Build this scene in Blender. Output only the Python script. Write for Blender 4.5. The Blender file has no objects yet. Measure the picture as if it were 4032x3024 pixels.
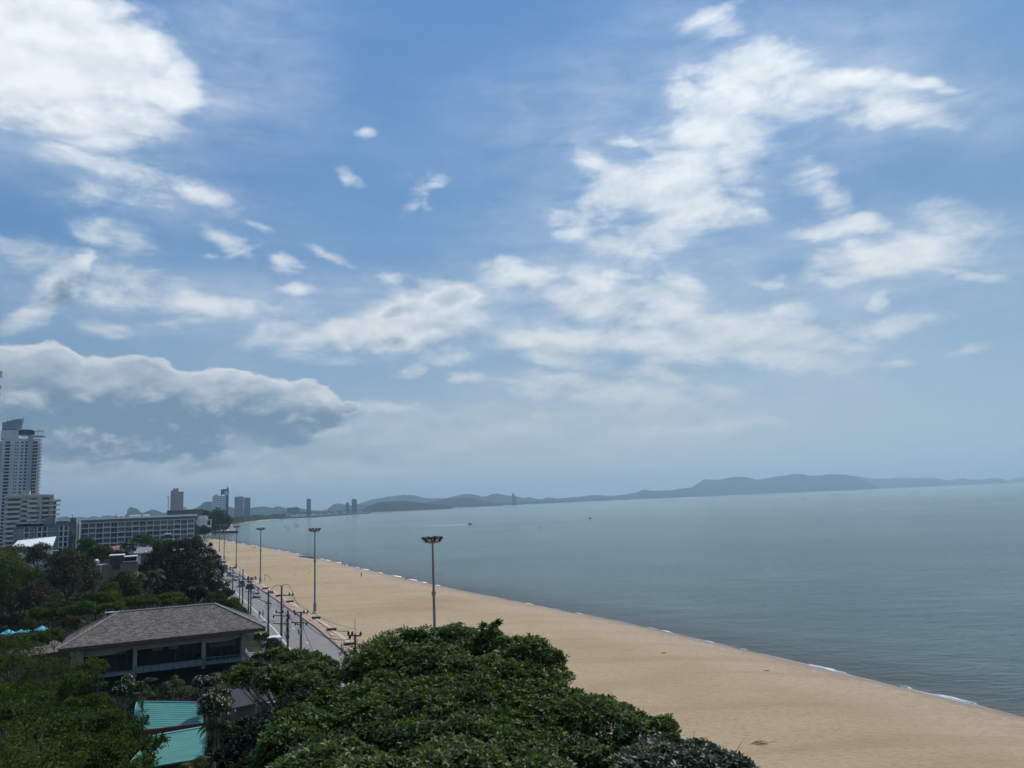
import bpy, math, random
import numpy as np
from mathutils import Vector, Matrix
from mathutils.geometry import tessellate_polygon
R = math.radians
random.seed(7)
SC = bpy.context.scene
COL = SC.collection
# ------------------------------------------------------------------ camera model (used to read real positions off the survey photo)
FOC = 3000.0; ROLL = R(2.4); CAMZ = 25.5
PITCH = math.atan(467 * math.cos(ROLL) / FOC)
def ray(px, py):
    x = (px - 2016) / FOC; y = -(py - 1512) / FOC
    c, s = math.cos(ROLL), math.sin(ROLL)
    xr = x * c + y * s; yr = -x * s + y * c
    cp, sp = math.cos(PITCH), math.sin(PITCH)
    return xr, cp - yr * sp, sp + yr * cp
def W(px, py, z=1.5):
    x, y, zz = ray(px, py); t = (z - CAMZ) / zz
    return Vector((x * t, y * t, z))
def P(px, py, Y):
    x, y, z = ray(px, py); t = Y / y
    return Vector((x * t, Y, CAMZ + z * t))
SUN_AZ, SUN_EL = R(38), R(57)      # azimuth clockwise from +Y
SUND = Vector((math.sin(SUN_AZ) * math.cos(SUN_EL), math.cos(SUN_AZ) * math.cos(SUN_EL), math.sin(SUN_EL)))
cam = bpy.data.cameras.new("camera"); co = bpy.data.objects.new("camera", cam); COL.objects.link(co)
cam.sensor_width = 36; cam.lens = 36 * FOC / 4032; cam.clip_start = 0.5; cam.clip_end = 80000
c_, s_ = math.cos(ROLL), math.sin(ROLL); cp_, sp_ = math.cos(PITCH), math.sin(PITCH)
rv = Vector((c_, s_ * sp_, -s_ * cp_)); uv = Vector((s_, -c_ * sp_, c_ * cp_)); fv = Vector((0, cp_, sp_))
co.matrix_world = Matrix(((rv.x, uv.x, -fv.x, 0), (rv.y, uv.y, -fv.y, 0), (rv.z, uv.z, -fv.z, CAMZ), (0, 0, 0, 1)))
SC.camera = co
# ------------------------------------------------------------------ mesh builder
class MB:
    def __init__(s): s.v = []; s.f = []; s.m = []
    def add(s, vs, fs, m=0):
        b = len(s.v); s.v.extend([tuple(v) for v in vs])
        for f in fs: s.f.append([i + b for i in f]); s.m.append(m)
    def box(s, x0, x1, y0, y1, z0, z1, m=0):
        s.add([(x0, y0, z0), (x1, y0, z0), (x1, y1, z0), (x0, y1, z0), (x0, y0, z1), (x1, y0, z1), (x1, y1, z1), (x0, y1, z1)],
              [(0, 3, 2, 1), (4, 5, 6, 7), (0, 1, 5, 4), (1, 2, 6, 5), (2, 3, 7, 6), (3, 0, 4, 7)], m)
    def cbox(s, c, sx, sy, sz, rz=0, tx=0, m=0):
        M = Matrix.Translation(c) @ Matrix.Rotation(rz, 4, 'Z') @ Matrix.Rotation(tx, 4, 'X')
        vs = [M @ Vector((a * sx / 2, b * sy / 2, d * sz / 2)) for d in (-1, 1) for a, b in ((-1, -1), (1, -1), (1, 1), (-1, 1))]
        s.add(vs, [(0, 3, 2, 1), (4, 5, 6, 7), (0, 1, 5, 4), (1, 2, 6, 5), (2, 3, 7, 6), (3, 0, 4, 7)], m)
    def tube(s, pts, rad, n=6, m=0, cap=True):
        pts = [Vector(p) for p in pts]; k = len(pts)
        if not hasattr(rad, '__len__'): rad = [rad] * k
        rings = []
        for i, p in enumerate(pts):
            d = (pts[min(i + 1, k - 1)] - pts[max(i - 1, 0)])
            d = d.normalized() if d.length > 1e-9 else Vector((0, 0, 1))
            a = d.cross(Vector((0, 0, 1)));
            if a.length < 1e-3: a = Vector((1, 0, 0))
            a.normalize(); b = d.cross(a)
            rings.append([p + (a * math.cos(t * 2 * math.pi / n) + b * math.sin(t * 2 * math.pi / n)) * rad[i] for t in range(n)])
        vs = [v for r in rings for v in r]; fs = []
        for i in range(k - 1):
            for t in range(n):
                u = (t + 1) % n
                fs.append((i * n + t, i * n + u, (i + 1) * n + u, (i + 1) * n + t))
        if cap: fs.append(tuple(range(n))); fs.append(tuple((k - 1) * n + t for t in reversed(range(n))))
        s.add(vs, fs, m)
    def poly_prism(s, pts, z0, z1, m=0):
        n = len(pts)
        s.add([(p[0], p[1], z0) for p in pts] + [(p[0], p[1], z1) for p in pts],
              [tuple(reversed(range(n))), tuple(range(n, 2 * n))] + [(i, (i + 1) % n, n + (i + 1) % n, n + i) for i in range(n)], m)
    def grid(s, rows, m=0):
        nr = len(rows); nc = len(rows[0])
        s.add([p for r in rows for p in r], [(i * nc + j, i * nc + j + 1, (i + 1) * nc + j + 1, (i + 1) * nc + j) for i in range(nr - 1) for j in range(nc - 1)], m)
    def ball(s, c, rx, ry=None, rz=None, n=8, k=6, m=0):
        ry = ry or rx; rz = rz or rx
        vs = [(c[0], c[1], c[2] - rz)]; fs = []
        for i in range(1, k):
            t = math.pi * i / k
            for j in range(n):
                a = 2 * math.pi * j / n
                vs.append((c[0] + rx * math.sin(t) * math.cos(a), c[1] + ry * math.sin(t) * math.sin(a), c[2] - rz * math.cos(t)))
        vs.append((c[0], c[1], c[2] + rz)); L = len(vs) - 1
        for j in range(n): fs.append((0, 1 + (j + 1) % n, 1 + j)); fs.append((L, L - n + j, L - n + (j + 1) % n))
        for i in range(k - 2):
            for j in range(n): fs.append((1 + i * n + j, 1 + i * n + (j + 1) % n, 1 + (i + 1) * n + (j + 1) % n, 1 + (i + 1) * n + j))
        s.add(vs, fs, m)
    def mesh(s, name, mats, smooth=False):
        me = bpy.data.meshes.new(name); me.from_pydata([tuple(v) for v in s.v], [], s.f)
        if not isinstance(mats, (list, tuple)): mats = [mats]
        for m in mats: me.materials.append(m)
        me.polygons.foreach_set('material_index', s.m)
        if smooth: me.polygons.foreach_set('use_smooth', [True] * len(s.f))
        me.update(); return me
    def build(s, name, mats, parent=None, smooth=False, loc=None, rz=0):
        o = bpy.data.objects.new(name, s.mesh(name, mats, smooth)); COL.objects.link(o)
        if parent: o.parent = parent
        if loc is not None: o.location = loc
        o.rotation_euler.z = rz
        return o
def tag(o, label=None, cat=None, group=None, kind=None):
    if label: o['label'] = label
    if cat: o['category'] = cat
    if group: o['group'] = group
    if kind: o['kind'] = kind
    return o
def thing(name, loc=(0, 0, 0), rz=0, label=None, cat=None, group=None):
    o = bpy.data.objects.new(name, None); COL.objects.link(o); o.location = loc; o.rotation_euler.z = rz
    o.empty_display_size = 0.5
    return tag(o, label, cat, group)
def child(name, me, parent, loc=(0, 0, 0), rz=0, scale=None):
    o = bpy.data.objects.new(name, me); COL.objects.link(o); o.parent = parent; o.location = loc; o.rotation_euler.z = rz
    if scale: o.scale = scale
    return o
def copy_tree(src, loc=None, rz=None, label=None, scale=None):
    c = src.copy(); COL.objects.link(c)
    if loc is not None: c.location = loc
    if rz is not None: c.rotation_euler.z = rz
    if label: c['label'] = label
    if scale: c.scale = (scale,) * 3
    for ch in list(src.children):
        d = copy_tree(ch); d.parent = c
    return c
def repeat(parent, name, mk, boxes, mat, limit=100):
    """boxes: list of (x0,x1,y0,y1,z0,z1), the largest in the photo first."""
    for b in boxes[:limit]:
        mb = MB(); mb.box(*b); mb.build(name, mat, parent)
    if len(boxes) > limit:
        mb = MB()
        for b in boxes[limit:]: mb.box(*b)
        tag(mb.build(name, mat, parent), kind='stuff')
# ------------------------------------------------------------------ node helpers
def newmat(name):
    m = bpy.data.materials.new(name); m.use_nodes = True; nt = m.node_tree
    return m, nt, nt.nodes['Principled BSDF']
def nn(nt, typ, **kw):
    n = nt.nodes.new(typ)
    for k, v in kw.items():
        if k in n.inputs.keys() if isinstance(k, str) and not hasattr(n, k) else False: n.inputs[k].default_value = v
        else: setattr(n, k, v)
    return n
def link(nt, a, b): nt.links.new(a, b)
def mth(nt, op, a, b=None, c=None, clamp=False):
    n = nt.nodes.new('ShaderNodeMath'); n.operation = op; n.use_clamp = clamp
    for i, v in enumerate((a, b, c)):
        if v is None: continue
        if isinstance(v, (int, float)): n.inputs[i].default_value = v
        else: nt.links.new(v, n.inputs[i])
    return n.outputs[0]
def vmth(nt, op, a, b=None, scale=None):
    n = nt.nodes.new('ShaderNodeVectorMath'); n.operation = op
    for i, v in enumerate((a, b)):
        if v is None: continue
        if isinstance(v, (tuple, list)): n.inputs[i].default_value = v
        else: nt.links.new(v, n.inputs[i])
    if scale is not None:
        if isinstance(scale, (int, float)): n.inputs['Scale'].default_value = scale
        else: nt.links.new(scale, n.inputs['Scale'])
    return n.outputs[1] if op in ('LENGTH', 'DOT_PRODUCT') else n.outputs[0]
def noise(nt, vec, scale, detail=4, rough=0.55, dist=0.0):
    n = nt.nodes.new('ShaderNodeTexNoise'); n.inputs['Scale'].default_value = scale; n.inputs['Detail'].default_value = detail
    n.inputs['Roughness'].default_value = rough; n.inputs['Distortion'].default_value = dist
    if vec is not None: nt.links.new(vec, n.inputs['Vector'])
    return n
def ramp(nt, fac, stops, mode='LINEAR'):
    n = nt.nodes.new('ShaderNodeValToRGB'); n.color_ramp.interpolation = mode
    cr = n.color_ramp
    while len(cr.elements) < len(stops): cr.elements.new(0.5)
    for e, (p, c) in zip(cr.elements, stops):
        e.position = p; e.color = (c, c, c, 1) if isinstance(c, (int, float)) else (*c, 1)
    nt.links.new(fac, n.inputs[0]); return n.outputs[0]
def mixc(nt, fac, a, b, typ='MIX'):
    n = nt.nodes.new('ShaderNodeMix'); n.data_type = 'RGBA'; n.blend_type = typ
    for i, v in ((0, fac), (6, a), (7, b)):
        if isinstance(v, (int, float)): n.inputs[i].default_value = v
        elif isinstance(v, (tuple, list)): n.inputs[i].default_value = (*v[:3], 1)
        else: nt.links.new(v, n.inputs[i])
    return n.outputs[2]
def geo(nt, which='Position'): return nt.nodes.new('ShaderNodeNewGeometry').outputs[which]
def objc(nt): return nt.nodes.new('ShaderNodeTexCoord').outputs['Object']
def bump(nt, h, bsdf, strength=0.3, dist=0.1):
    n = nt.nodes.new('ShaderNodeBump'); n.inputs['Strength'].default_value = strength; n.inputs['Distance'].default_value = dist
    nt.links.new(h, n.inputs['Height']); nt.links.new(n.outputs[0], bsdf.inputs['Normal'])
def paint(name, col, rough=0.6, var=0.12, scale=1.2, metal=0.0, bmp=0.0, spec=0.22):
    """plain surface with dirt-like tone variation"""
    m, nt, b = newmat(name)
    g = geo(nt); n = noise(nt, g, scale, 5, 0.6)
    lo = tuple(c * (1 - var) for c in col); hi = tuple(min(1, c * (1 + var)) for c in col)
    c = ramp(nt, n.outputs[0], [(0.3, lo), (0.7, hi)])
    link(nt, c, b.inputs['Base Color']); b.inputs['Roughness'].default_value = rough; b.inputs['Metallic'].default_value = metal
    b.inputs['Specular IOR Level'].default_value = spec
    if bmp: bump(nt, noise(nt, g, scale * 8, 3).outputs[0], b, bmp, 0.05)
    return m
def glassy(name, col=(0.02, 0.03, 0.04), rough=0.12, var=0.5, scale=0.25):
    m, nt, b = newmat(name)
    n = noise(nt, geo(nt), scale, 2)
    c = ramp(nt, n.outputs[0], [(0.35, tuple(x * (1 - var) for x in col)), (0.65, tuple(x * (1 + var) for x in col))])
    link(nt, c, b.inputs['Base Color']); b.inputs['Roughness'].default_value = rough
    return m
def leafmat(name, cols, trans=0.3, rough=0.45, patch=0.25, spec=0.08):
    """per-leaf colour from Random Per Island, shifted in patches by noise"""
    m, nt, b = newmat(name)
    gn = nt.nodes.new('ShaderNodeNewGeometry')
    st = [(i / (len(cols) - 1), c) for i, c in enumerate(cols)]
    f = mth(nt, 'ADD', gn.outputs['Random Per Island'], mth(nt, 'MULTIPLY', mth(nt, 'SUBTRACT', noise(nt, gn.outputs['Position'], patch, 2).outputs[0], 0.5), 1.2), clamp=True)
    c = ramp(nt, f, st)
    link(nt, c, b.inputs['Base Color']); b.inputs['Roughness'].default_value = rough; b.inputs['Specular IOR Level'].default_value = spec
    t = nt.nodes.new('ShaderNodeBsdfTranslucent'); link(nt, mixc(nt, 0.28, c, (0.22, 0.34, 0.02), 'MIX'), t.inputs[0])
    mx = nt.nodes.new('ShaderNodeMixShader'); mx.inputs[0].default_value = trans
    link(nt, b.outputs[0], mx.inputs[1]); link(nt, t.outputs[0], mx.inputs[2])
    link(nt, mx.outputs[0], nt.nodes['Material Output'].inputs[0])
    return m
# ------------------------------------------------------------------ sky
D2 = 4032 / 2212.0
def PV(x, y):            # photo point -> direction plane coordinates (x/y, z/y) of that true sky direction
    a, b, c = ray(x * D2, y * D2); return a / b, c / b
# (cx, cy, rx, ry, angle down-right deg, amp)
CL = [(893, 806, 24, 16, -20, .8), (90, 110, 260, 165, 8, 2.7), (290, 140, 120, 120, 0, 2.3), (370, 185, 85, 75, -15, 2.0), (210, 250, 190, 65, 8, 2.0), (40, 40, 280, 130, 0, 2.7), (200, 310, 90, 20, 8, .6),
      (290, 375, 175, 32, 14, 1.1), (410, 415, 105, 34, 20, 1.3), (190, 345, 80, 14, 20, 1.0), (240, 430, 110, 26, 0, .6), (238, 508, 85, 34, 22, .65), (545, 488, 40, 12, 15, .75), (480, 525, 60, 18, 30, .5), (515, 545, 40, 10, -20, .45),
      (30, 548, 130, 34, 10, .65), (125, 615, 72, 52, -35, 1.5), (165, 590, 28, 50, 0, 1.3), (60, 680, 90, 28, -20, 1.2), (285, 625, 110, 46, 6, 1.05), (360, 650, 190, 22, 6, .85), (380, 690, 70, 16, -5, .5), (230, 712, 80, 22, 15, .6),
      (840, 888, 90, 12, -3, .7), 
      (740, 725, 225, 50, -4, 1.7), (600, 740, 85, 26, 0, 1.2), (860, 700, 170, 62, -8, 1.7), (955, 645, 90, 36, -8, 1.5), (960, 700, 90, 34, 0, 1.1), (975, 768, 55, 15, -6, .8), (700, 780, 130, 16, 0, .8),
      (1095, 600, 60, 44, 10, 1.2), (1160, 605, 60, 18, -10, 1.0), (1075, 575, 30, 18, -40, .9),
      (1535, 35, 70, 22, -28, .75), (1560, 65, 50, 30, -10, .45), (1640, 140, 110, 60, -10, 1.5), (1570, 200, 120, 60, 0, 1.4), (1700, 185, 140, 46, 8, 1.3), (1830, 178, 140, 22, 2, 1.0), (1990, 180, 90, 12, 5, .6), (1960, 240, 130, 30, 6, 1.0), (2040, 262, 60, 10, 4, .7), (1800, 245, 150, 20, 6, .75), (1660, 230, 120, 30, 12, 1.1),
      (1500, 290, 130, 60, -8, 1.35), (1370, 300, 60, 12, 8, .7), (1580, 330, 110, 60, -20, 1.35), (1460, 370, 160, 70, -18, 1.4), (1340, 410, 110, 56, -20, 1.5), (1470, 440, 130, 60, 0, 1.3), (1255, 490, 55, 42, 20, 1.05), (1340, 525, 90, 34, 0, 1.2), (1400, 500, 100, 34, 0, .9), (1560, 460, 100, 34, 0, .6), (1610, 410, 36, 12, 5, .7), (1640, 455, 34, 9, 0, .6), (1280, 350, 60, 26, 30, .45),
      (1750, 385, 70, 34, 35, .7), (1800, 430, 50, 30, 40, .6), (1790, 500, 60, 26, 0, .8), (1880, 560, 170, 34, -6, 1.3), (2010, 540, 130, 40, -4, 1.1), (2090, 490, 90, 45, 10, 1.0), (1870, 488, 60, 22, 0, 1.0), (1780, 600, 60, 18, 8, .9), (1670, 610, 34, 12, -10, .8), (2080, 590, 110, 12, 6, .55), (1690, 590, 20, 24, 10, .6),
      (1290, 620, 50, 30, 30, 1.1), (1340, 670, 160, 50, 14, 1.35), (1440, 660, 100, 46, 10, 1.35), (1600, 725, 260, 46, 6, 1.5), (1250, 738, 170, 26, 0, 1.2), (1660, 770, 180, 34, 4, 1.25), (1420, 730, 220, 42, 4, 1.35), (1920, 702, 130, 22, -12, 1.15), (1480, 615, 60, 20, 15, .75), (1540, 770, 150, 34, 0, 1.1), (1330, 600, 60, 12, -5, .5), (1900, 662, 20, 26, 0, .8), (1700, 680, 50, 18, 0, .8),
      (1260, 840, 190, 30, 4, 1.15), (1380, 855, 130, 26, -2, 1.0), (1400, 800, 160, 16, 4, .75), (1560, 835, 120, 14, 0, .4), (1190, 775, 80, 20, 0, .9), (1560, 912, 140, 14, -3, .55), (1290, 890, 160, 14, 0, .5),
      (800, 292, 26, 13, -5, 0.58), (765, 388, 34, 14, 40, 0.58), (905, 430, 48, 16, -45, 0.58), (950, 400, 28, 11, -10, 0.49), (925, 425, 14, 30, -20, 0.40), (612, 570, 38, 17, 8, 0.49), (712, 557, 40, 13, 28, 0.49), (625, 620, 38, 13, 2, 0.55), (1025, 820, 40, 12, 2, 0.55), (830, 600, 50, 12, 0, 0.23), (440, 556, 24, 6, 0, 0.29),
      (382, 912, 18, 6, 0, .6), (1300, 985, 90, 18, 0, .6), (1400, 1000, 26, 11, -10, 1.0), (1490, 985, 55, 14, -8, .85), (1645, 968, 36, 9, -12, .85), (870, 1020, 60, 8, -4, .7), (2090, 760, 60, 12, -10, .5), (1920, 790, 50, 12, 0, .4)]
# heaped clouds: crisp billowing outline
CU = [(10, 850, 210, 118, 0, 1.5), (200, 876, 260, 120, 5, 1.5), (380, 895, 240, 106, 8, 1.5), (540, 890, 175, 80, 8, 1.5), (645, 878, 82, 56, 12, 1.3), (702, 903, 62, 40, 0, 1.3), (765, 892, 28, 14, 0, 1.0), (240, 945, 400, 60, 2, 1.4), (110, 950, 260, 60, 0, 1.4), (560, 935, 140, 40, 0, 1.2), (110, 795, 110, 58, 10, 1.3), (300, 812, 110, 46, 10, 1.2), (455, 838, 100, 42, 10, 1.2),
      (118, 632, 44, 34, -30, 1.0), (958, 645, 82, 30, -8, 1.1), (860, 672, 60, 22, -8, 1.0)]
# thin veils: soft, no hard edge
VL = [(350, 1030, 420, 26, 3, .75), (700, 1010, 300, 34, -3, .3), (1000, 930, 520, 50, 0, .32), (1300, 940, 400, 70, 0, .28), (1500, 850, 400, 50, 0, .2), (500, 60, 240, 200, 30, .18), (1500, 200, 500, 160, -10, .22), (1980, 230, 300, 90, 4, .25), (1950, 560, 330, 110, -4, .3), (400, 1000, 420, 26, 2, .35),
      (1400, 700, 620, 120, 3, .3), (760, 700, 360, 90, -6, .2), (300, 640, 330, 70, 5, .32), (330, 410, 280, 80, 12, .25), (150, 240, 400, 120, 5, .3), (1430, 440, 330, 160, -20, .28), (1700, 40, 300, 60, 0, .12)]
# shaded bellies of the clouds
SH = [(330, 935, 420, 60, 3, .74), (180, 885, 200, 36, 5, .35), (120, 975, 260, 34, 0, .3), (330, 975, 330, 26, 2, .3), (560, 930, 190, 40, 4, .6), (140, 640, 60, 40, -42, .55), (690, 915, 50, 30, 0, .5), (430, 890, 260, 30, 6, .3),
      (820, 750, 250, 26, -6, .22), (1500, 790, 300, 22, 5, .2), (100, 250, 200, 40, 5, .10), (156, 872, 30, 20, 0, -.75), (690, 868, 40, 12, 20, -.5), (630, 905, 30, 12, -40, -.4)]
world = bpy.data.worlds.new("World"); SC.world = world; world.use_nodes = True
nt = world.node_tree; nt.nodes.clear()
tc = nt.nodes.new('ShaderNodeTexCoord').outputs['Generated']
sep = nt.nodes.new('ShaderNodeSeparateXYZ'); link(nt, tc, sep.inputs[0])
yy = mth(nt, 'MAXIMUM', mth(nt, 'ABSOLUTE', sep.outputs[1]), 0.02)
U = mth(nt, 'DIVIDE', sep.outputs[0], yy); V = mth(nt, 'DIVIDE', sep.outputs[2], yy)
cmb = nt.nodes.new('ShaderNodeCombineXYZ'); link(nt, U, cmb.inputs[0]); link(nt, V, cmb.inputs[1]); UVc = cmb.outputs[0]
# cloud noise lives on the direction sphere, stretched along the horizon
st = vmth(nt, 'MULTIPLY', tc, (1, 1, 1.9))
w1 = noise(nt, st, 5.0, 3, 0.5)
wv = vmth(nt, 'SUBTRACT', w1.outputs[1], (0.5, 0.5, 0.5))
w2 = noise(nt, st, 22.0, 3, 0.6)
wv2 = vmth(nt, 'SUBTRACT', w2.outputs[1], (0.5, 0.5, 0.5))
UVw = vmth(nt, 'ADD', vmth(nt, 'ADD', UVc, vmth(nt, 'MULTIPLY', wv, (0.07, 0.035, 0))), vmth(nt, 'MULTIPLY', wv2, (0.045, 0.026, 0)))
su = nt.nodes.new('ShaderNodeSeparateXYZ'); link(nt, UVw, su.inputs[0])
def cxy(a, b):
    n = nt.nodes.new('ShaderNodeCombineXYZ'); link(nt, a, n.inputs[0]); link(nt, b, n.inputs[1]); return n.outputs[0]
UU = cxy(su.outputs[0], su.outputs[0]); VV = cxy(su.outputs[1], su.outputs[1])
def mad(a, k, c):
    q = nt.nodes.new('ShaderNodeVectorMath'); q.operation = 'MULTIPLY_ADD'; link(nt, a, q.inputs[0]); q.inputs[1].default_value = k
    if isinstance(c, tuple): q.inputs[2].default_value = c
    else: link(nt, c, q.inputs[2])
    return q.outputs[0]
def ell(acc, e, soft=False):
    cx, cy, rx, ry, ang, amp = e
    u0, v0 = PV(cx, cy); a = R(ang)
    u1, v1 = PV(cx + rx * math.cos(a), cy + rx * math.sin(a)); u2, v2 = PV(cx + ry * math.sin(a), cy - ry * math.cos(a))
    rx_, ry_ = math.hypot(u1 - u0, v1 - v0), math.hypot(u2 - u0, v2 - v0); t = math.atan2(v1 - v0, u1 - u0); c, s = math.cos(t), math.sin(t)
    # x' = (c(u-u0)+s(v-v0))/rx ; y' = (-s(u-u0)+c(v-v0))/ry
    A = UU if acc is None else mad(acc, (1e-9, 1e-9, 0), UU)   # the tiny term only fixes the order of evaluation
    T = mad(A, (c / rx_, -s / ry_, 0), (-(c * u0 + s * v0) / rx_, (s * u0 - c * v0) / ry_, 0.0))
    T = mad(VV, (s / rx_, c / ry_, 0), T)
    if soft:
        g = mth(nt, 'POWER', 0.333, vmth(nt, 'DOT_PRODUCT', T, T))
        return mth(nt, 'MULTIPLY', g, amp)
    return mth(nt, 'MULTIPLY_ADD', vmth(nt, 'DOT_PRODUCT', T, T), -max(amp, .8), amp)
def fold(es, op, soft=False):          # a chain, so few values are alive at once
    acc = None
    for e in es:
        v = ell(acc, e, soft); acc = v if acc is None else mth(nt, op, acc, v)
    return acc
E1 = fold(CL, 'MAXIMUM')
EC = fold(CU, 'MAXIMUM')
VE = fold(VL, 'ADD', True)
SHF = fold(SH, 'ADD', True)
nA = noise(nt, st, 11.0, 9, 0.62, 0.35).outputs[0]
nP = noise(nt, st, 13.0, 7, 0.56, 0.15).outputs[0]        # billows, and the same a little towards the sun: lit rims, shaded sides
nQ = noise(nt, vmth(nt, 'ADD', st, (SUND.x * .014, 0, .026)), 13.0, 6, 0.54, 0.15).outputs[0]
streak = noise(nt, vmth(nt, 'MULTIPLY', tc, (1.0, 1.0, 5.0)), 7.0, 8, 0.65, 0.4).outputs[0]
field = mth(nt, 'ADD', mth(nt, 'MULTIPLY', E1, 0.60), mth(nt, 'MULTIPLY', mth(nt, 'SUBTRACT', nA, 0.5), 3.0))
field = mth(nt, 'ADD', field, mth(nt, 'MULTIPLY', mth(nt, 'SUBTRACT', streak, 0.5), 1.5))
mr = nt.nodes.new('ShaderNodeMapRange'); mr.interpolation_type = 'SMOOTHSTEP'; link(nt, field, mr.inputs[0])
mr.inputs[1].default_value = -0.66; mr.inputs[2].default_value = 1.0
fieldC = mth(nt, 'ADD', mth(nt, 'MULTIPLY', EC, 1.0), mth(nt, 'ADD', mth(nt, 'MULTIPLY', mth(nt, 'SUBTRACT', nP, 0.5), 3.3), mth(nt, 'MULTIPLY', mth(nt, 'SUBTRACT', nA, 0.5), 1.5)))
mc = nt.nodes.new('ShaderNodeMapRange'); mc.interpolation_type = 'SMOOTHSTEP'; link(nt, fieldC, mc.inputs[0])
mc.inputs[1].default_value = 0.0; link(nt, mth(nt, 'ADD', 0.38, mth(nt, 'MULTIPLY', SHF, 0.75)), mc.inputs[2])
dC = mc.outputs[0]
dens = mth(nt, 'MAXIMUM', mth(nt, 'POWER', mr.outputs[0], 1.5), dC)
veil = mth(nt, 'MULTIPLY', VE, mth(nt, 'MULTIPLY', mth(nt, 'POWER', mth(nt, 'ADD', streak, nA), 2.6), 1.0))
alpha = mth(nt, 'ADD', mth(nt, 'MULTIPLY', dens, 0.94), mth(nt, 'MULTIPLY', veil, mth(nt, 'SUBTRACT', 1.0, dens)), clamp=True)
lit = mth(nt, 'ADD', 0.90, mth(nt, 'MULTIPLY', mth(nt, 'SUBTRACT', nP, nQ), mth(nt, 'ADD', 1.0, mth(nt, 'MULTIPLY', mth(nt, 'MAXIMUM', SHF, 0.0), 6.0))))
lit = mth(nt, 'ADD', lit, mth(nt, 'MULTIPLY', mth(nt, 'SUBTRACT', noise(nt, st, 4.0, 5, .55).outputs[0], 0.5), 0.45))
shd = mth(nt, 'MULTIPLY', SHF, mth(nt, 'ADD', 0.25, mth(nt, 'MULTIPLY', nP, 1.25)))
# thin edges of the shaded clouds still catch the light
shd = mth(nt, 'MULTIPLY', shd, mth(nt, 'MAXIMUM', dC, ramp(nt, field, [(0.15, 0.5), (0.6, 1.0)])))
lit = mth(nt, 'SUBTRACT', lit, shd)
# inside the heaped clouds light falls off with depth: bright rims, grey bodies
lit = mth(nt, 'SUBTRACT', lit, mth(nt, 'MULTIPLY', dC, ramp(nt, fieldC, [(0.05, -0.22), (0.45, 0.0), (1.0, 0.34)])), clamp=True)
elev = sep.outputs[2]
ccol = ramp(nt, lit, [(0.0, (0.20, 0.31, 0.44)), (0.35, (0.36, 0.46, 0.56)), (0.7, (0.66, 0.73, 0.79)), (1.0, (0.90, 0.93, 0.95))])
# clouds near the horizon are dimmed by the thick air
dim = ramp(nt, elev, [(0.0, 0.60), (0.10, 0.68), (0.25, 0.84), (0.5, 1.0)])
ccol = mixc(nt, 1.0, ccol, dim, 'MULTIPLY')
sky = nt.nodes.new('ShaderNodeTexSky'); sky.sky_type = 'NISHITA'; sky.sun_disc = False
sky.sun_elevation = SUN_EL; sky.sun_rotation = SUN_AZ; sky.altitude = 0; sky.air_density = 1.0; sky.dust_density = 0.6; sky.ozone_density = 2.2
skc = vmth(nt, 'SCALE', sky.outputs[0], scale=0.062)
# the photograph's film look: deep blue overhead
hs = nt.nodes.new('ShaderNodeHueSaturation'); hs.inputs['Saturation'].default_value = 1.22; hs.inputs['Value'].default_value = 1.12
link(nt, skc, hs.inputs['Color'])
skyc = mixc(nt, 1.0, hs.outputs[0], (0.86, 1.0, 1.08), 'MULTIPLY')
skyc = mixc(nt, 0.75, skyc, ramp(nt, elev, [(0.0, (0.52, 0.55, 0.54)), (0.08, (0.42, 0.475, 0.50)), (0.17, (0.23, 0.35, 0.48)), (0.32, (0.100, 0.245, 0.48)), (0.55, (0.078, 0.235, 0.53))]))
skyc = mixc(nt, mth(nt, 'MULTIPLY', ramp(nt, U, [(0.25, 0.0), (0.75, 1.0)]), 0.30), skyc, (0.19, 0.33, 0.50))
skyc = mixc(nt, mth(nt, 'MULTIPLY', ramp(nt, noise(nt, st, 2.2, 3).outputs[0], [(0.35, 0.0), (0.7, 1.0)]), 0.20), skyc, (0.24, 0.42, 0.68))
final = mixc(nt, alpha, skyc, ccol)
final = vmth(nt, 'SCALE', final, scale=10.0)
bg = nt.nodes.new('ShaderNodeBackground'); link(nt, final, bg.inputs[0]); bg.inputs[1].default_value = 0.1
wo = nt.nodes.new('ShaderNodeOutputWorld'); link(nt, bg.outputs[0], wo.inputs[0])
world.cycles.sampling_method = 'MANUAL'; world.cycles.sample_map_resolution = 512
sl = bpy.data.lights.new("sun", 'SUN'); so = bpy.data.objects.new("sun", sl); COL.objects.link(so)
sl.energy = 3.6; sl.angle = R(0.6); sl.color = (1.0, 0.95, 0.87)
so.rotation_euler = (-SUND).to_track_quat('-Z', 'Y').to_euler(); so.location = (0, 0, 300)
SC.view_settings.view_transform = 'Standard'; SC.view_settings.look = 'None'; SC.view_settings.exposure = 0.12; SC.view_settings.gamma = 1
cy = SC.cycles
cy.max_bounces = 5; cy.diffuse_bounces = 2; cy.glossy_bounces = 2; cy.transmission_bounces = 2; cy.volume_bounces = 0; cy.transparent_max_bounces = 4
cy.use_adaptive_sampling = True; cy.adaptive_threshold = 0.02; cy.adaptive_min_samples = 12
cy.use_denoising = True; cy.caustics_reflective = False; cy.caustics_refractive = False; cy.sample_clamp_indirect = 6
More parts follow.
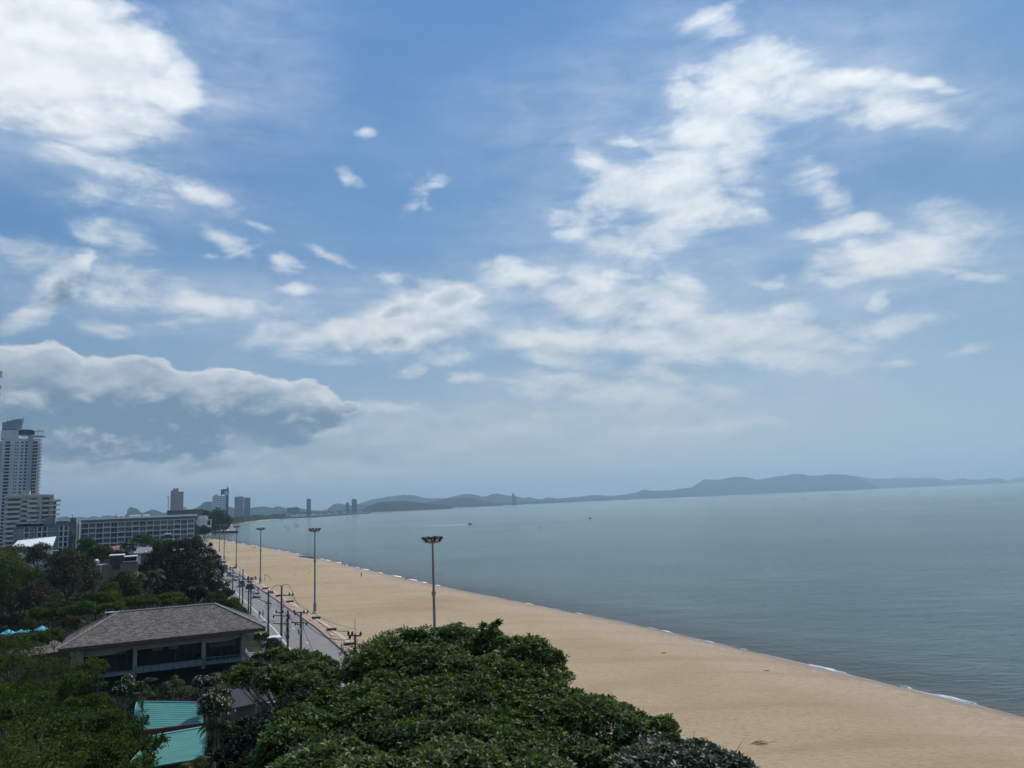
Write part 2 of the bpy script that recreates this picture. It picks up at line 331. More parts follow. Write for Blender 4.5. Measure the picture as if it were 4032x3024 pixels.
# ------------------------------------------------------------------ shoreline, road line (surveyed), as functions of y
shore_px = [(4300, 2890), (4032, 2822), (3700, 2740), (3400, 2670), (3200, 2622), (3000, 2575), (2800, 2530), (2600, 2483), (2400, 2440), (2200, 2402), (2000, 2362), (1700, 2302), (1560, 2270), (1420, 2240), (1330, 2216), (1200, 2188), (1060, 2160), (975, 2146), (900, 2130), (845, 2122), (800, 2117)]
SHO = [(80.0, 40.0)] + [(W(a, b, 0).x, W(a, b, 0).y) for a, b in shore_px]
SHO.sort(key=lambda p: p[1])
sy = np.array([p[1] for p in SHO]); sx = np.array([p[0] for p in SHO])
def xs(y): return float(np.interp(y, sy, sx))
CURB = [(62, -120), (24, -10), (15, 30), (7, 50), (-6, 80), (-28.3, 130), (-43.2, 164.7), (-65.2, 211.9), (-90.6, 266), (-121.6, 331.7), (-160, 410), (-205, 500), (-248, 585), (-292, 690), (-330, 800)]
cy_ = np.array([p[1] for p in CURB]); cx_ = np.array([p[0] for p in CURB])
def xc(y): return float(np.interp(y, cy_, cx_))
ROADW = 8.8          # measured along x
def shore_dist(nt, pos):      # signed distance along x seaward of the waterline
    s = nt.nodes.new('ShaderNodeSeparateXYZ'); link(nt, pos, s.inputs[0])
    fc = nt.nodes.new('ShaderNodeFloatCurve'); c = fc.mapping.curves[0]
    pts = [((y - 40) / 1000.0, (x + 420) / 520.0) for x, y in SHO if 40 <= y <= 1040]
    c.points[0].location = pts[0]; c.points[1].location = pts[-1]
    for p in pts[1:-1]: c.points.new(*p)
    for p in c.points: p.handle_type = 'VECTOR'
    fc.mapping.update()
    link(nt, mth(nt, 'DIVIDE', mth(nt, 'SUBTRACT', s.outputs[1], 40.0), 1000.0), fc.inputs[1])
    xl = mth(nt, 'SUBTRACT', mth(nt, 'MULTIPLY', fc.outputs[0], 520.0), 420.0)
    return mth(nt, 'MULTIPLY', mth(nt, 'SUBTRACT', s.outputs[0], xl), 0.86)
# ------------------------------------------------------------------ sea
m_sea, nt, b = newmat('sea_water')
g = geo(nt); dsh = shore_dist(nt, g)
rot = nt.nodes.new('ShaderNodeMapping'); link(nt, g, rot.inputs[0]); rot.inputs['Rotation'].default_value = (0, 0, R(-28)); rot.inputs['Scale'].default_value = (0.38, 1.0, 1)
big = noise(nt, vmth(nt, 'MULTIPLY', g, (0.35, 1.0, 1)), 0.006, 5, 0.6).outputs[0]
col = ramp(nt, big, [(0.35, (0.120, 0.205, 0.192)), (0.62, (0.170, 0.252, 0.228))])
nearc = ramp(nt, mth(nt, 'DIVIDE', dsh, 60.0), [(0.0, (0.17, 0.14, 0.10)), (0.04, (0.105, 0.105, 0.085)), (0.3, (0.150, 0.200, 0.172)), (1.0, (0.150, 0.230, 0.208))])
nearf = ramp(nt, mth(nt, 'DIVIDE', dsh, 60.0), [(0.0, 1.0), (1.0, 0.0)])
link(nt, mixc(nt, nearf, col, nearc), b.inputs['Base Color'])
b.inputs['Roughness'].default_value = 0.14; b.inputs['IOR'].default_value = 1.33
h = mth(nt, 'ADD', noise(nt, rot.outputs[0], 0.9, 5, 0.62).outputs[0], mth(nt, 'MULTIPLY', noise(nt, rot.outputs[0], 0.16, 3, 0.5).outputs[0], 1.2))
h = mth(nt, 'MULTIPLY', h, mth(nt, 'ADD', 0.55, noise(nt, g, 0.02, 3).outputs[0]))
bump(nt, h, b, 1.0, 2.8)
mb = MB(); S_ = 24000
ys_ = [-400, 0, 60, 120, 250, 500, 1000, 2500, 6000, 12000, S_]; xs_ = [-S_, -8000, -3000, -1000, -300, 0, 300, 1000, 3000, 8000, S_]
mb.grid([[(x, y, 0) for x in xs_] for y in ys_])
tag(mb.build('sea', m_sea), kind='structure')
# ------------------------------------------------------------------ sand
m_sand, nt, b = newmat('beach_sand')
g = geo(nt); dsh = shore_dist(nt, g); inl = mth(nt, 'MULTIPLY', dsh, -1.0)
n1 = noise(nt, vmth(nt, 'MULTIPLY', g, (0.6, 1.2, 1)), 0.035, 5, 0.6).outputs[0]
col = ramp(nt, n1, [(0.32, (0.314, 0.224, 0.126)), (0.5, (0.378, 0.284, 0.169)), (0.68, (0.406, 0.318, 0.203))])
wob = mth(nt, 'ADD', inl, mth(nt, 'MULTIPLY', mth(nt, 'SUBTRACT', noise(nt, g, 0.10, 4).outputs[0], 0.5), 9.0))
pale = ramp(nt, mth(nt, 'DIVIDE', wob, 22.0), [(0.0, 0.0), (0.12, 1.0), (0.45, 1.0), (0.75, 0.0)])
col = mixc(nt, mth(nt, 'MULTIPLY', pale, 0.55), col, (0.40, 0.315, 0.235))
trod = noise(nt, vmth(nt, 'MULTIPLY', g, (1.0, 1.7, 1)), 1.3, 4, 0.7).outputs[0]
foot = ramp(nt, trod, [(0.42, 1.0), (0.50, 0.0)])
footz = ramp(nt, mth(nt, 'DIVIDE', inl, 14.0), [(0.0, 0.0), (0.18, 0.9), (0.42, 0.5), (0.8, 0.12), (1.0, 0.1)])
col = mixc(nt, mth(nt, 'MULTIPLY', foot, footz), col, (0.24, 0.17, 0.115))
sp = noise(nt, vmth(nt, 'MULTIPLY', g, (0.8, 1.6, 1)), 1.5, 4, 0.8).outputs[0]
col = mixc(nt, mth(nt, 'MULTIPLY', ramp(nt, sp, [(0.40, 1.0), (0.52, 0.0)]), 0.50), col, (0.25, 0.17, 0.10))
tr = noise(nt, vmth(nt, 'MULTIPLY', g, (0.11, 1.0, 1)), 0.16, 4, 0.65, 0.6).outputs[0]
col = mixc(nt, mth(nt, 'MULTIPLY', ramp(nt, tr, [(0.40, 1.0), (0.47, 0.0)]), 0.38), col, (0.27, 0.19, 0.12))
wet = ramp(nt, mth(nt, 'DIVIDE', mth(nt, 'ADD', inl, mth(nt, 'MULTIPLY', noise(nt, g, 0.25, 3).outputs[0], 1.6)), 5.0), [(0.0, 1.0), (0.30, 1.0), (0.7, 0.0)])
col = mixc(nt, wet, col, (0.175, 0.130, 0.092))
link(nt, col, b.inputs['Base Color'])
b.inputs['Specular IOR Level'].default_value = 0.25
link(nt, ramp(nt, wet, [(0, 0.9), (1, 0.35)]), b.inputs['Roughness'])
bump(nt, mth(nt, 'ADD', trod, sp), b, 0.8, 0.22)
mb = MB(); rows = []
ylist = list(np.concatenate([np.arange(-60, 330, 3.0), np.arange(330, 800, 8.0), [800, 815]]))
rs = np.random.RandomState(3)
for y in ylist:
    x0 = xc(y) + 2.6; x1 = max(xs(y), x0 + 1.5); row = []
    for k in range(33):
        f = k / 32.0
        x = x0 + (x1 + 7 - x0) * f
        dd = (x1 - x)                     # metres inland
        z = 1.5 if dd > 22 else (0 + 1.5 * (1 - (1 - max(dd, 0) / 22) ** 1.6) if dd > 0 else dd * 0.12)
        if 4 < k < 31 and dd > 6: z += 0.06 * math.sin(x * .5 + 1.3 * math.sin(y * .21)) * math.sin(y * .33 + x * .1)
        row.append((x, y, z))
    rows.append(row)
mb.grid(rows); tag(mb.build('beach', m_sand, smooth=True), kind='structure')
# foam along the waterline
m_foam = paint('foam', (0.82, 0.84, 0.84), 0.6, 0.08, 2.0)
mb = MB(); rf = random.Random(5)
def foam_patch(y0, L, wd):
    n = max(6, int(L / 0.7)); rowa = []; rowm = []; rowb = []
    for i in range(n + 1):
        f = i / n; y = y0 + L * f; x = xs(y); e = math.sin(math.pi * f) ** .6
        j = rf.uniform(-.12, .12); w = wd * e * rf.uniform(.5, 1.15)
        off = 0.15 + rf.uniform(-.1, .1)
        rowa.append((x + off + j, y, 0.02)); rowm.append((x + off + j + w * .5, y, 0.05 + 0.10 * e)); rowb.append((x + off + j + w, y, 0.02))
    mb.grid([rowa, rowm, rowb])
for px, py, L, wd in [(2545, 2475, 3, .35), (2590, 2490, 4, .5), (2760, 2530, 3, .4), (2870, 2560, 2, .3), (3240, 2635, 7, .55), (3560, 2708, 2, .3), (3720, 2750, 4, .45), (3800, 2768, 2.5, .3), (2240, 2418, 3, .45), (2060, 2380, 4, .5)]:
    p = W(px, py, 0); foam_patch(p.y - L / 2, L, wd)
for px, py, L, wd in [(1245, 2202, 5, 1.5), (1288, 2206, 6, 1.7), (1320, 2216, 8, 2.2), (1399, 2236, 4, 1.5), (1435, 2243, 7, 2.0), (1485, 2256, 5, 1.2), (1545, 2270, 8, 2.0), (1612, 2284, 6, 1.8), (1665, 2294, 4, 1.5), (1714, 2306, 3, 1.2), (1110, 2174, 6, 2.4), (1085, 2168, 4, 1.6), (1060, 2168, 4, 1.8), (1140, 2182, 5, 2), (975, 2152, 6, 2.6), (912, 2143, 9, 3.2), (870, 2135, 8, 3), (955, 2150, 6, 2.3), (842, 2128, 7, 2.5)]:
    p = W(px, py, 0); foam_patch(p.y - L / 2, L, wd)
rows = []
for y in np.arange(84, 690, 1.5):
    w = .02 + .07 * math.sin(y * .37) * math.sin(y * .11) + rf.uniform(-.03, .04) + y * .0002; o = .05 + .2 * math.sin(y * .05)
    rows.append([(xs(y) + o, y, .012), (xs(y) + o + max(.004, w), y, .02)])
mb.grid(rows)
y = 330.0
while y < 700:
    if rf.random() < .5: foam_patch(y, rf.uniform(3, 6), rf.uniform(.3, .7))
    y += rf.uniform(9, 22)
tag(mb.build('surf_foam', m_foam), kind='stuff', label='thin broken line of white surf foam along the waterline', cat='foam')
# small spilling wave crests seen as darker backs just off the waterline
# ------------------------------------------------------------------ land sheet
def coast(px, Y):
    a, b_, c = ray(px, 1990); return (a / b_ * Y, Y)
land = [(xc(y) + 6, y) for y in [-120, -10, 30, 50, 80, 130, 164.7, 211.9, 266, 331.7, 410, 500, 585, 690]] + [(-322, 800), (-352, 850), (-402, 900), (-430, 960), (-445, 1010)]
land += [(W(905, 2087, 0).x, W(905, 2087, 0).y)] + [(W(a, b_, 0).x, W(a, b_, 0).y) for a, b_ in [(900, 2073), (925, 2065), (960, 2058), (1000, 2052), (1050, 2048), (1100, 2045)]]
land += [coast(1150, 3150), coast(1250, 3900), coast(1458, 5200), coast(1700, 6800), coast(2000, 8500), coast(2200, 9500), coast(2600, 11000), coast(3459, 13600), coast(3700, 15500), coast(4060, 17500), coast(4200, 21000), (-22000, 21000), (-22000, -120)]
m_ground, nt, b = newmat('garden_ground')
g = geo(nt)
c1 = ramp(nt, noise(nt, g, 0.12, 6, 0.65).outputs[0], [(0.35, (0.012, 0.018, 0.008)), (0.5, (0.022, 0.030, 0.012)), (0.68, (0.05, 0.042, 0.028))])
link(nt, c1, b.inputs['Base Color']); b.inputs['Roughness'].default_value = 0.95; b.inputs['Specular IOR Level'].default_value = 0.05
bump(nt, noise(nt, g, 1.5, 4).outputs[0], b, 0.5, 0.2)
def flat_poly(pts, z, name, mat, skirt=None):
    mb = MB(); tris = tessellate_polygon([[Vector((x, y, 0)) for x, y in pts]])
    mb.add([(x, y, z) for x, y in pts], [tuple(t) for t in tris])
    if skirt is not None:
        n = len(pts); mb.add([(x, y, z) for x, y in pts] + [(x, y, skirt) for x, y in pts], [(i, (i + 1) % n, n + (i + 1) % n, n + i) for i in range(n)])
    me = mb.mesh(name, mat)
    import bmesh
    bm = bmesh.new(); bm.from_mesh(me); bmesh.ops.recalc_face_normals(bm, faces=bm.faces[:]); bm.to_mesh(me); bm.free()
    o = bpy.data.objects.new(name, me); COL.objects.link(o); return o
tag(flat_poly(land, 1.22, 'ground', m_ground, -0.5), kind='structure')
# pale sand strip of the second beach
m_sand2 = paint('far_sand', (0.40, 0.31, 0.21), 0.95, 0.1, 0.02)
strip = [(905, 2089), (898, 2074), (925, 2066), (960, 2059), (1000, 2053), (1050, 2049), (1100, 2046), (1100, 2043.5), (1050, 2045.5), (1000, 2048.5), (960, 2052), (925, 2057), (893, 2064), (892, 2088)]
tag(flat_poly([(W(a, b_, 1.3).x, W(a, b_, 1.3).y) for a, b_ in strip], 1.30, 'far_beach', m_sand2, -0.3), kind='structure')
# ------------------------------------------------------------------ road
m_asph, nt, b = newmat('asphalt')
g = geo(nt)
c1 = ramp(nt, noise(nt, g, 0.25, 6, 0.65).outputs[0], [(0.3, (0.155, 0.148, 0.14)), (0.7, (0.205, 0.196, 0.185))])
cr = ramp(nt, noise(nt, vmth(nt, 'MULTIPLY', g, (1, .25, 1)), 0.5, 6, 0.7, 1.5).outputs[0], [(0.485, 0.0), (0.5, 1.0), (0.515, 0.0)])
link(nt, mixc(nt, mth(nt, 'MULTIPLY', cr, .35), c1, (0.10, 0.095, 0.09)), b.inputs['Base Color']); b.inputs['Roughness'].default_value = 0.85
m_line = paint('road_paint', (0.62, 0.60, 0.55), 0.7, 0.15, 3)
m_pav, nt, b = newmat('brick_pavement')
g = geo(nt); sx_ = nt.nodes.new('ShaderNodeTexBrick'); link(nt, g, sx_.inputs[0]); sx_.inputs['Scale'].default_value = 2.2
sx_.inputs['Color1'].default_value = (0.31, 0.175, 0.135, 1); sx_.inputs['Color2'].default_value = (0.27, 0.15, 0.12, 1); sx_.inputs['Mortar'].default_value = (0.33, 0.24, 0.19, 1)
dust = ramp(nt, noise(nt, g, 0.4, 5, 0.65).outputs[0], [(0.4, 0.0), (0.65, 1.0)])
link(nt, mixc(nt, mth(nt, 'MULTIPLY', dust, .75), sx_.outputs[0], (0.40, 0.30, 0.20)), b.inputs['Base Color']); b.inputs['Roughness'].default_value = 0.9
m_kerb = paint('kerb_concrete', (0.10, 0.085, 0.08), 0.9, 0.25, 1.5)
m_conc = paint('pale_concrete', (0.42, 0.38, 0.31), 0.9, 0.15, 0.8, bmp=.2)
ry = list(np.arange(-110, 700, 6.0))
def strip_mesh(offs, z, ylist=None):
    return [[(xc(y) + o, y, z) for o in offs] for y in (ylist or ry)]
mb = MB(); mb.grid(strip_mesh([-ROADW - 1.4, -ROADW, -ROADW / 2, 0], 1.40)); tag(mb.build('road', m_asph), kind='structure')
mb = MB(); mb.grid(strip_mesh([-ROADW + .30, -ROADW + .52], 1.404)); tag(mb.build('road_edge_line', m_line), kind='structure')
mb = MB()
for i in range(60):
    y0 = 20 + i * 9.0; mb.grid([[(xc(y) - ROADW / 2 + o, y, 1.404) for o in (-.08, .08)] for y in (y0, y0 + 2.0)])
tag(mb.build('road_centre_line', m_line), kind='structure')
mb = MB()
for a, b_ in ((0, .22),): 
    mb.grid(strip_mesh([a, a, b_, b_], 1.40)); 
rows = [[(xc(y), y, 1.38), (xc(y), y, 1.56), (xc(y) + .28, y, 1.56), (xc(y) + .28, y, 1.38)] for y in ry]
mb = MB(); mb.grid(rows); tag(mb.build('kerb', m_kerb), kind='structure')
mb = MB(); mb.grid([[(xc(y) + .28, y, 1.545), (xc(y) + 2.35, y, 1.545)] for y in ry]); tag(mb.build('pavement', m_pav), kind='structure')
mb = MB(); mb.grid([[(xc(y) + 2.35, y, 1.3), (xc(y) + 2.35, y, 1.60), (xc(y) + 3.15, y, 1.60), (xc(y) + 3.15, y, 1.3)] for y in ry]); tag(mb.build('pavement_edging', m_conc), kind='structure')
m_grass = paint('verge_grass', (0.075, 0.13, 0.03), 0.95, 0.35, 1.2, bmp=.4)
mb = MB(); mb.grid([[(xc(y) - ROADW - 1.4, y, 1.40), (xc(y) - ROADW - 4.2, y, 1.42)] for y in np.arange(60, 260, 6.0)]); tag(mb.build('verge', m_grass), kind='structure')
# ------------------------------------------------------------------ hills
def hillmat(name, c0, c1):
    m, nt, b = newmat(name); g = geo(nt)
    n = noise(nt, g, 0.004, 8, 0.7).outputs[0]
    link(nt, ramp(nt, n, [(0.35, c0), (0.65, c1)]), b.inputs['Base Color']); b.inputs['Roughness'].default_value = 1.0; b.inputs['Specular IOR Level'].default_value = 0.05
    bump(nt, n, b, 1.0, 60.0); return m
m_hill = hillmat('forest_hill', (0.010, 0.015, 0.012), (0.024, 0.030, 0.022))
def hill(name, prof, Y, depth, seed=0):
    rs = np.random.RandomState(seed)
    xsn = [p[0] for p in prof]; pts = []
    px = np.arange(xsn[0], xsn[-1] + .1, max(4, (xsn[-1] - xsn[0]) / 160.0))
    py = np.interp(px, xsn, [p[1] for p in prof])
    j = np.convolve(rs.uniform(-1, 1, len(px)), [.25, .5, .25], 'same') * 1.0
    rows = []
    offs = [-1.0, -.75, -.5, -.25, 0, .3, .65, 1.0]; shp = [0, .22, .52, .82, 1, .75, .35, 0]
    cx = [P(a, b + c, Y) for a, b, c in zip(px, py, j)]
    nz = [np.convolve(rs.uniform(-1, 1, len(px) + 6), np.ones(7) / 7, 'valid') for _ in offs]
    for k, (o, s) in enumerate(zip(offs, shp)):
        rows.append([(c.x * (1 + o * depth / Y), Y + o * depth, max(0.0, c.z - 0.0) * min(1, max(0, s + (0 if s in (0, 1) else nz[k][i] * .28))) - (3 if s == 0 else 0)) for i, c in enumerate(cx)])
    mb = MB(); mb.grid(rows); return tag(mb.build(name, m_hill, smooth=True), kind='structure')
Z6 = lambda L: [(2200 + x * .828, 1750 + y * .828) for x, y in L]
Z5 = lambda L: [(1100 + x * .5425, 1850 + y * .5425) for x, y in L]
Z1 = lambda L: [(600 + x * .2712, 1850 + y * .2712) for x, y in L]
hill('hill', Z6([(480, 238), (560, 214), (630, 204), (655, 190), (690, 166), (700, 164), (715, 167), (760, 168), (800, 160), (830, 155), (880, 154), (915, 160), (950, 170), (1000, 165), (1060, 152), (1110, 142), (1130, 140), (1165, 142), (1200, 150), (1240, 148), (1300, 141), (1370, 144), (1410, 155), (1450, 172), (1500, 190), (1530, 205)]), 12600, 900, 1)
hill('hill', Z6([(880, 190), (920, 172), (970, 163), (1020, 154), (1090, 147), (1200, 148), (1390, 148), (1430, 152), (1490, 163), (1560, 162), (1640, 157), (1690, 160), (1780, 158), (1830, 167), (1860, 172), (1920, 160), (1960, 167), (2010, 167), (2050, 160), (2100, 162), (2130, 172), (2150, 180)]), 15500, 900, 2)
hill('hill', Z6([(2120, 182), (2150, 168), (2180, 160), (2212, 156), (2260, 150), (2320, 160), (2400, 182)]), 18500, 700, 3)
hill('hill', Z6([(-60, 256), (0, 257), (60, 252), (110, 248), (150, 241), (180, 241), (230, 244), (270, 243), (320, 238), (360, 231), (400, 215), (420, 216), (440, 221), (480, 219), (530, 217), (600, 208), (680, 225), (740, 240)]), 11600, 500, 4)
hill('hill', Z5([(560, 262), (590, 240), (640, 225), (680, 211), (740, 205), (780, 192), (830, 192), (870, 184), (910, 180), (1000, 188), (1050, 203), (1100, 206), (1210, 205), (1280, 187), (1330, 177), (1400, 176), (1460, 190), (1500, 193), (1560, 171), (1600, 175), (1650, 185), (1690, 190), (1740, 196), (1780, 208), (1810, 195), (1860, 211), (1910, 213), (1940, 198), (1970, 200), (2010, 211), (2100, 209), (2250, 204), (2400, 205)]), 10500, 700, 5)
hill('hill', Z5([(300, 300), (350, 284), (385, 255), (400, 247), (430, 243), (470, 250), (520, 256), (570, 246), (620, 250), (700, 262), (800, 290)]), 8200, 400, 6)
hill('hill', Z5([(600, 285), (640, 262), (700, 241), (760, 231), (840, 227), (900, 226), (960, 230), (1040, 240), (1100, 250), (1250, 262)]), 5600, 300, 7)
hill('hill', Z5([(1050, 240), (1150, 222), (1230, 208), (1330, 203), (1420, 206), (1480, 222), (1560, 236), (1620, 243)]), 7600, 300, 8)
hill('hill', Z1([(480, 610), (550, 580), (640, 550), (700, 512), (740, 476), (770, 463), (800, 459), (870, 461), (950, 470), (1030, 500), (1100, 530), (1150, 541), (1200, 560), (1280, 580)]), 5200, 350, 9)
hill('hill', Z1([(1150, 600), (1250, 580), (1350, 566), (1420, 556), (1500, 540), (1600, 530), (1680, 540), (1740, 552), (1790, 535), (1830, 524), (1880, 545), (1960, 560), (2020, 548), (2090, 538), (2150, 560), (2212, 572), (2330, 585), (2500, 600)]), 7000, 400, 10)
hill('hill', [(x * .226, 1900 + y * .226) for x, y in [(-200, 640), (600, 640), (1000, 612), (1060, 598), (1110, 590), (1160, 594), (1200, 604), (1250, 612), (1300, 604), (1370, 595), (1450, 604), (1510, 616), (1560, 600), (1600, 590), (1650, 590), (1700, 598), (1750, 605), (1780, 585), (1820, 575), (1900, 572), (2000, 585), (2100, 600), (2400, 640)]], 6500, 350, 11)
hill('hill', [(400 + x * .226, 1900 + y * .226) for x, y in [(330, 640), (400, 600), (425, 570), (440, 520), (455, 470), (475, 438), (500, 425), (530, 428), (560, 440), (600, 450), (640, 470), (665, 508), (720, 532), (760, 515), (800, 500), (850, 474), (900, 470), (950, 480), (1000, 500), (1045, 522), (1090, 530), (1130, 515), (1200, 540), (1400, 600)]], 5800, 300, 12)
# ------------------------------------------------------------------ haze
m_haze = bpy.data.materials.new('haze'); m_haze.use_nodes = True; nt = m_haze.node_tree; nt.nodes.clear()
pv = nt.nodes.new('ShaderNodeVolumePrincipled'); pv.inputs['Color'].default_value = (0.56, 0.81, 1.0, 1); pv.inputs['Density'].default_value = 8.8e-5; pv.inputs['Anisotropy'].default_value = 0.35
mo = nt.nodes.new('ShaderNodeOutputMaterial'); link(nt, pv.outputs[0], mo.inputs['Volume'])
mb = MB(); mb.box(-24600, 24600, -900, 24600, -5, 620); tag(mb.build('haze', m_haze), kind='stuff')
# ================================================================== BUILDINGS
m_white = paint('white_render', (0.62, 0.63, 0.62), 0.75, 0.08, 0.2)
m_greyw = paint('grey_white_render', (0.58, 0.59, 0.59), 0.75, 0.08, 0.15)
m_beige = paint('beige_render', (0.46, 0.435, 0.375), 0.8, 0.10, 0.25)
m_beigel = paint('pale_beige_render', (0.62, 0.59, 0.51), 0.8, 0.08, 0.3)
m_dark = paint('dark_recess', (0.035, 0.035, 0.04), 0.6, 0.3, 0.4)
m_glassd = glassy('dark_glass', (0.020, 0.026, 0.034))
m_glassb = glassy('blue_green_glass', (0.06, 0.10, 0.105), 0.15, 0.45, 0.12)
m_metal = paint('galvanised_steel', (0.36, 0.37, 0.37), 0.45, 0.15, 1.0, metal=0.4)
m_mgrey = paint('mid_grey_paint', (0.17, 0.18, 0.19), 0.7, 0.12, 0.4)
m_brown = paint('dark_brown_render', (0.085, 0.060, 0.055), 0.8, 0.2, 0.5)
m_tanw = paint('tan_render', (0.21, 0.18, 0.145), 0.85, 0.18, 0.5)
class Front:
    """a building at depth Y turned to face the survey point; local x along the front, y away, z up from ground"""
    def __init__(s, name, px, Y, label, cat, group=None, z=1.2, turn=1.5, pyc=2060):
        s.Y = Y; s.pxc = px + .01; s.pyc = pyc; p = P(px, 2100, Y); s.o = Vector((p.x, Y, z)); th = math.atan2(p.x, Y) + R(turn)
        s.n = Vector((math.sin(th), math.cos(th), 0)); s.t = Vector((math.cos(th), -math.sin(th), 0))
        s.root = thing(name, s.o, -th, label, cat, group)
    def xz(s, px, py):
        # 0/360/400/600 and 1400/1850/1900/2100 stand for "any column" / "any row" of this building
        c = Vector((0, 0, CAMZ)); qx = s.pxc if px in (0, 360, 400, 600) else px; qy = s.pyc if py in (1400, 1850, 1900, 2100) else py
        r = Vector(ray(qx, qy)); k = (s.o - c).dot(s.n) / r.dot(s.n); p = c + r * k
        return (p - s.o).dot(s.t), p.z - s.o.z
    def X(s, px, py=2050): return s.xz(px, py)[0]
    def part(s, name, mat, fn, kind=None):
        mb = MB(); fn(mb); o = mb.build(name, mat, s.root)
        if kind: o['kind'] = kind
        return o
    def box(s, name, mat, *bx, parent=None):
        mb = MB()
        for b in bx: mb.box(*b)
        return mb.build(name, mat, parent or s.root)
# ---- white high-rise on the left edge
F = Front('high_rise', 70, 700, 'tall white apartment tower with a slanted grey roof fin, at the left edge', 'tower', pyc=1850)
T = lambda X, Y: F.xz(X / 2.765, 1400 + Y / 2.765)       # coordinates measured on the enlarged crop
x0, _ = T(-60, 900); x1, zt = T(462, 905); xm0, _ = T(305, 900); xm1, _ = T(362, 900); xb, _ = T(30, 900)
F.box('wall', m_greyw, (xb, x1 - 3.2, 0, 26, 0, zt))
F.box('wall_panel', paint('smooth_grey_render', (0.36, 0.39, 0.44), 0.7, .05, .1), (xm0, xm1, -0.9, 0, 0, zt + 4))
F.box('side_wing', m_greyw, (x0 - 6, xb - .01, 3, 22, 0, zt - 2))
xr, _ = T(250, 900); xr0, _ = T(25, 900)
def fin(mb):
    a = T(22, 800); b_ = T(22, 728); c = T(180, 690); d = T(245, 686); e = T(245, 808)
    pts = [(a[0], a[1]), (b_[0], b_[1]), (c[0], c[1]), (d[0], d[1]), (e[0], e[1])]; n = 5
    mb.add([(x, 1, z) for x, z in pts] + [(x, 14, z) for x, z in pts], [tuple(reversed(range(n))), tuple(range(n, 2 * n))] + [(i, (i + 1) % n, n + (i + 1) % n, n + i) for i in range(n)])
F.part('roof_fin', paint('slate_panel', (0.24, 0.27, 0.30), .6, .05, .1), fin)
xa, za = T(10, 855); xb2, zb = T(205, 812)
F.box('penthouse', m_greyw, (xa, xb2, -0.5, 20, zt, zb))
xc2, zc = T(315, 812)
F.part('roof_lounge', m_glassd, lambda mb: mb.tube([(xb2 + 6, 4, zt + 3.4), (xb2 + 6, 4, zb)], 7.0, 14))
F.part('lounge_canopy', m_greyw, lambda mb: mb.tube([(xb2 + 6, 4, zb), (xb2 + 6, 4, zb + .7)], 7.8, 14))
xp0, _ = T(325, 820); xp1, zp = T(465, 820)
F.part('pergola', m_white, lambda mb: [mb.box(xp0 + i * (xp1 - xp0) / 5 - .25, xp0 + i * (xp1 - xp0) / 5 + .25, yy2, yy2 + .5, zt + 3, zp) for i in range(6) for yy2 in (0, 9)] + [mb.box(xp0 - .5, xp1 + 1, -.3, 10, zp, zp + .5)])
xe, ze = T(500, 870)
F.part('roof_terrace', m_greyw, lambda mb: mb.poly_prism([(xm0, -1.6), (x1, -1.6), (xe, 0), (xe + .4, 6), (x1, 12), (xm0, 12)], zt + 2.1, zt + 3.0))
F.box('antenna', m_mgrey, (T(252, 700)[0], T(259, 700)[0], 1, 1.8, T(252, 735)[1], T(252, 672)[1]))
F.box('antenna', m_mgrey, (T(74, 700)[0], T(74, 700)[0] + .25, 5, 5.3, T(74, 712)[1], T(74, 660)[1]))
F.box('antenna', m_mgrey, (T(132, 700)[0], T(132, 700)[0] + .25, 5, 5.3, T(132, 700)[1], T(132, 655)[1]))
F.box('wall_band', m_white, (xb, xm0, -.35, 0, zt - .7, zt))
wins, bays, slabs = [], [], []
fh = 13.05 * .2333; nf = 31
for i in range(nf):
    zf = zt - 1.2 - (i + 1) * fh - 1.0
    for a, b_ in ((150, 162), (172, 186), (213, 243)): wins.append((T(a, 0)[0] - i * .0, T(b_, 0)[0], -.12, .3, zf + 1.0, zf + 2.3))
    bays.append((T(42, 0)[0], T(96, 0)[0], -.06, .3, zf + .35, zf + 2.5)); bays.append((T(262, 0)[0], T(303, 0)[0], -.06, .3, zf + .3, zf + 2.6))
    bays.append((x1 - 9.5, x1 - 3.3, -.06, .3, zf + .3, zf + 2.6))
    slabs.append((T(38, 0)[0], T(132, 0)[0], -1.5, 0, zf - .3, zf + .55)); slabs.append((T(255, 0)[0], T(305, 0)[0], -1.7, 0, zf - .3, zf + .45))
    slabs.append((xm1 + 1.0, x1 + .3, -1.6, 8, zf - .3, zf + .45)); slabs.append((x0 - 5, xb - .2, 1.2, 3, zf - .3, zf + .6))
repeat(F.root, 'window', None, wins, m_glassd)
repeat(F.root, 'balcony_door', None, bays, m_glassd)
repeat(F.root, 'balcony', None, slabs, m_white)
F.box('corner_pier', m_white, (x1 - 3.0, x1 - 1.5, 3, 4, 0, zt), (x1 - 1.2, x1 - .7, 7, 7.6, 0, zt))
# ---- rim of another tower just inside the left frame edge
F = Front('balcony_tower', -60, 520, 'curved balcony tips of a tower cut off by the left frame edge', 'tower')
xl = F.xz(-6, 1520)[0]
F.box('wall', m_tanw, (xl - 30, xl - 5.0, 0, 12, 0, F.xz(0, 1465)[1]))
for k, (ya, yb, tip) in enumerate([(1458, 1481, 11), (1515, 1526, 5), (1545, 1553, 4), (1562, 1580, 2), (1584, 1600, 1)]):
    z1, z0 = F.xz(0, ya)[1], F.xz(0, yb)[1]; xt = F.xz(tip, 1520)[0]
    F.part('balcony', m_beigel if k == 0 else m_tanw, lambda mb: mb.poly_prism([(xl - 6, .2), (xt - 1.0, .2), (xt - .3, .8), (xt, 1.8), (xt - .5, 3.2), (xl - 6, 4)], z0, z1))
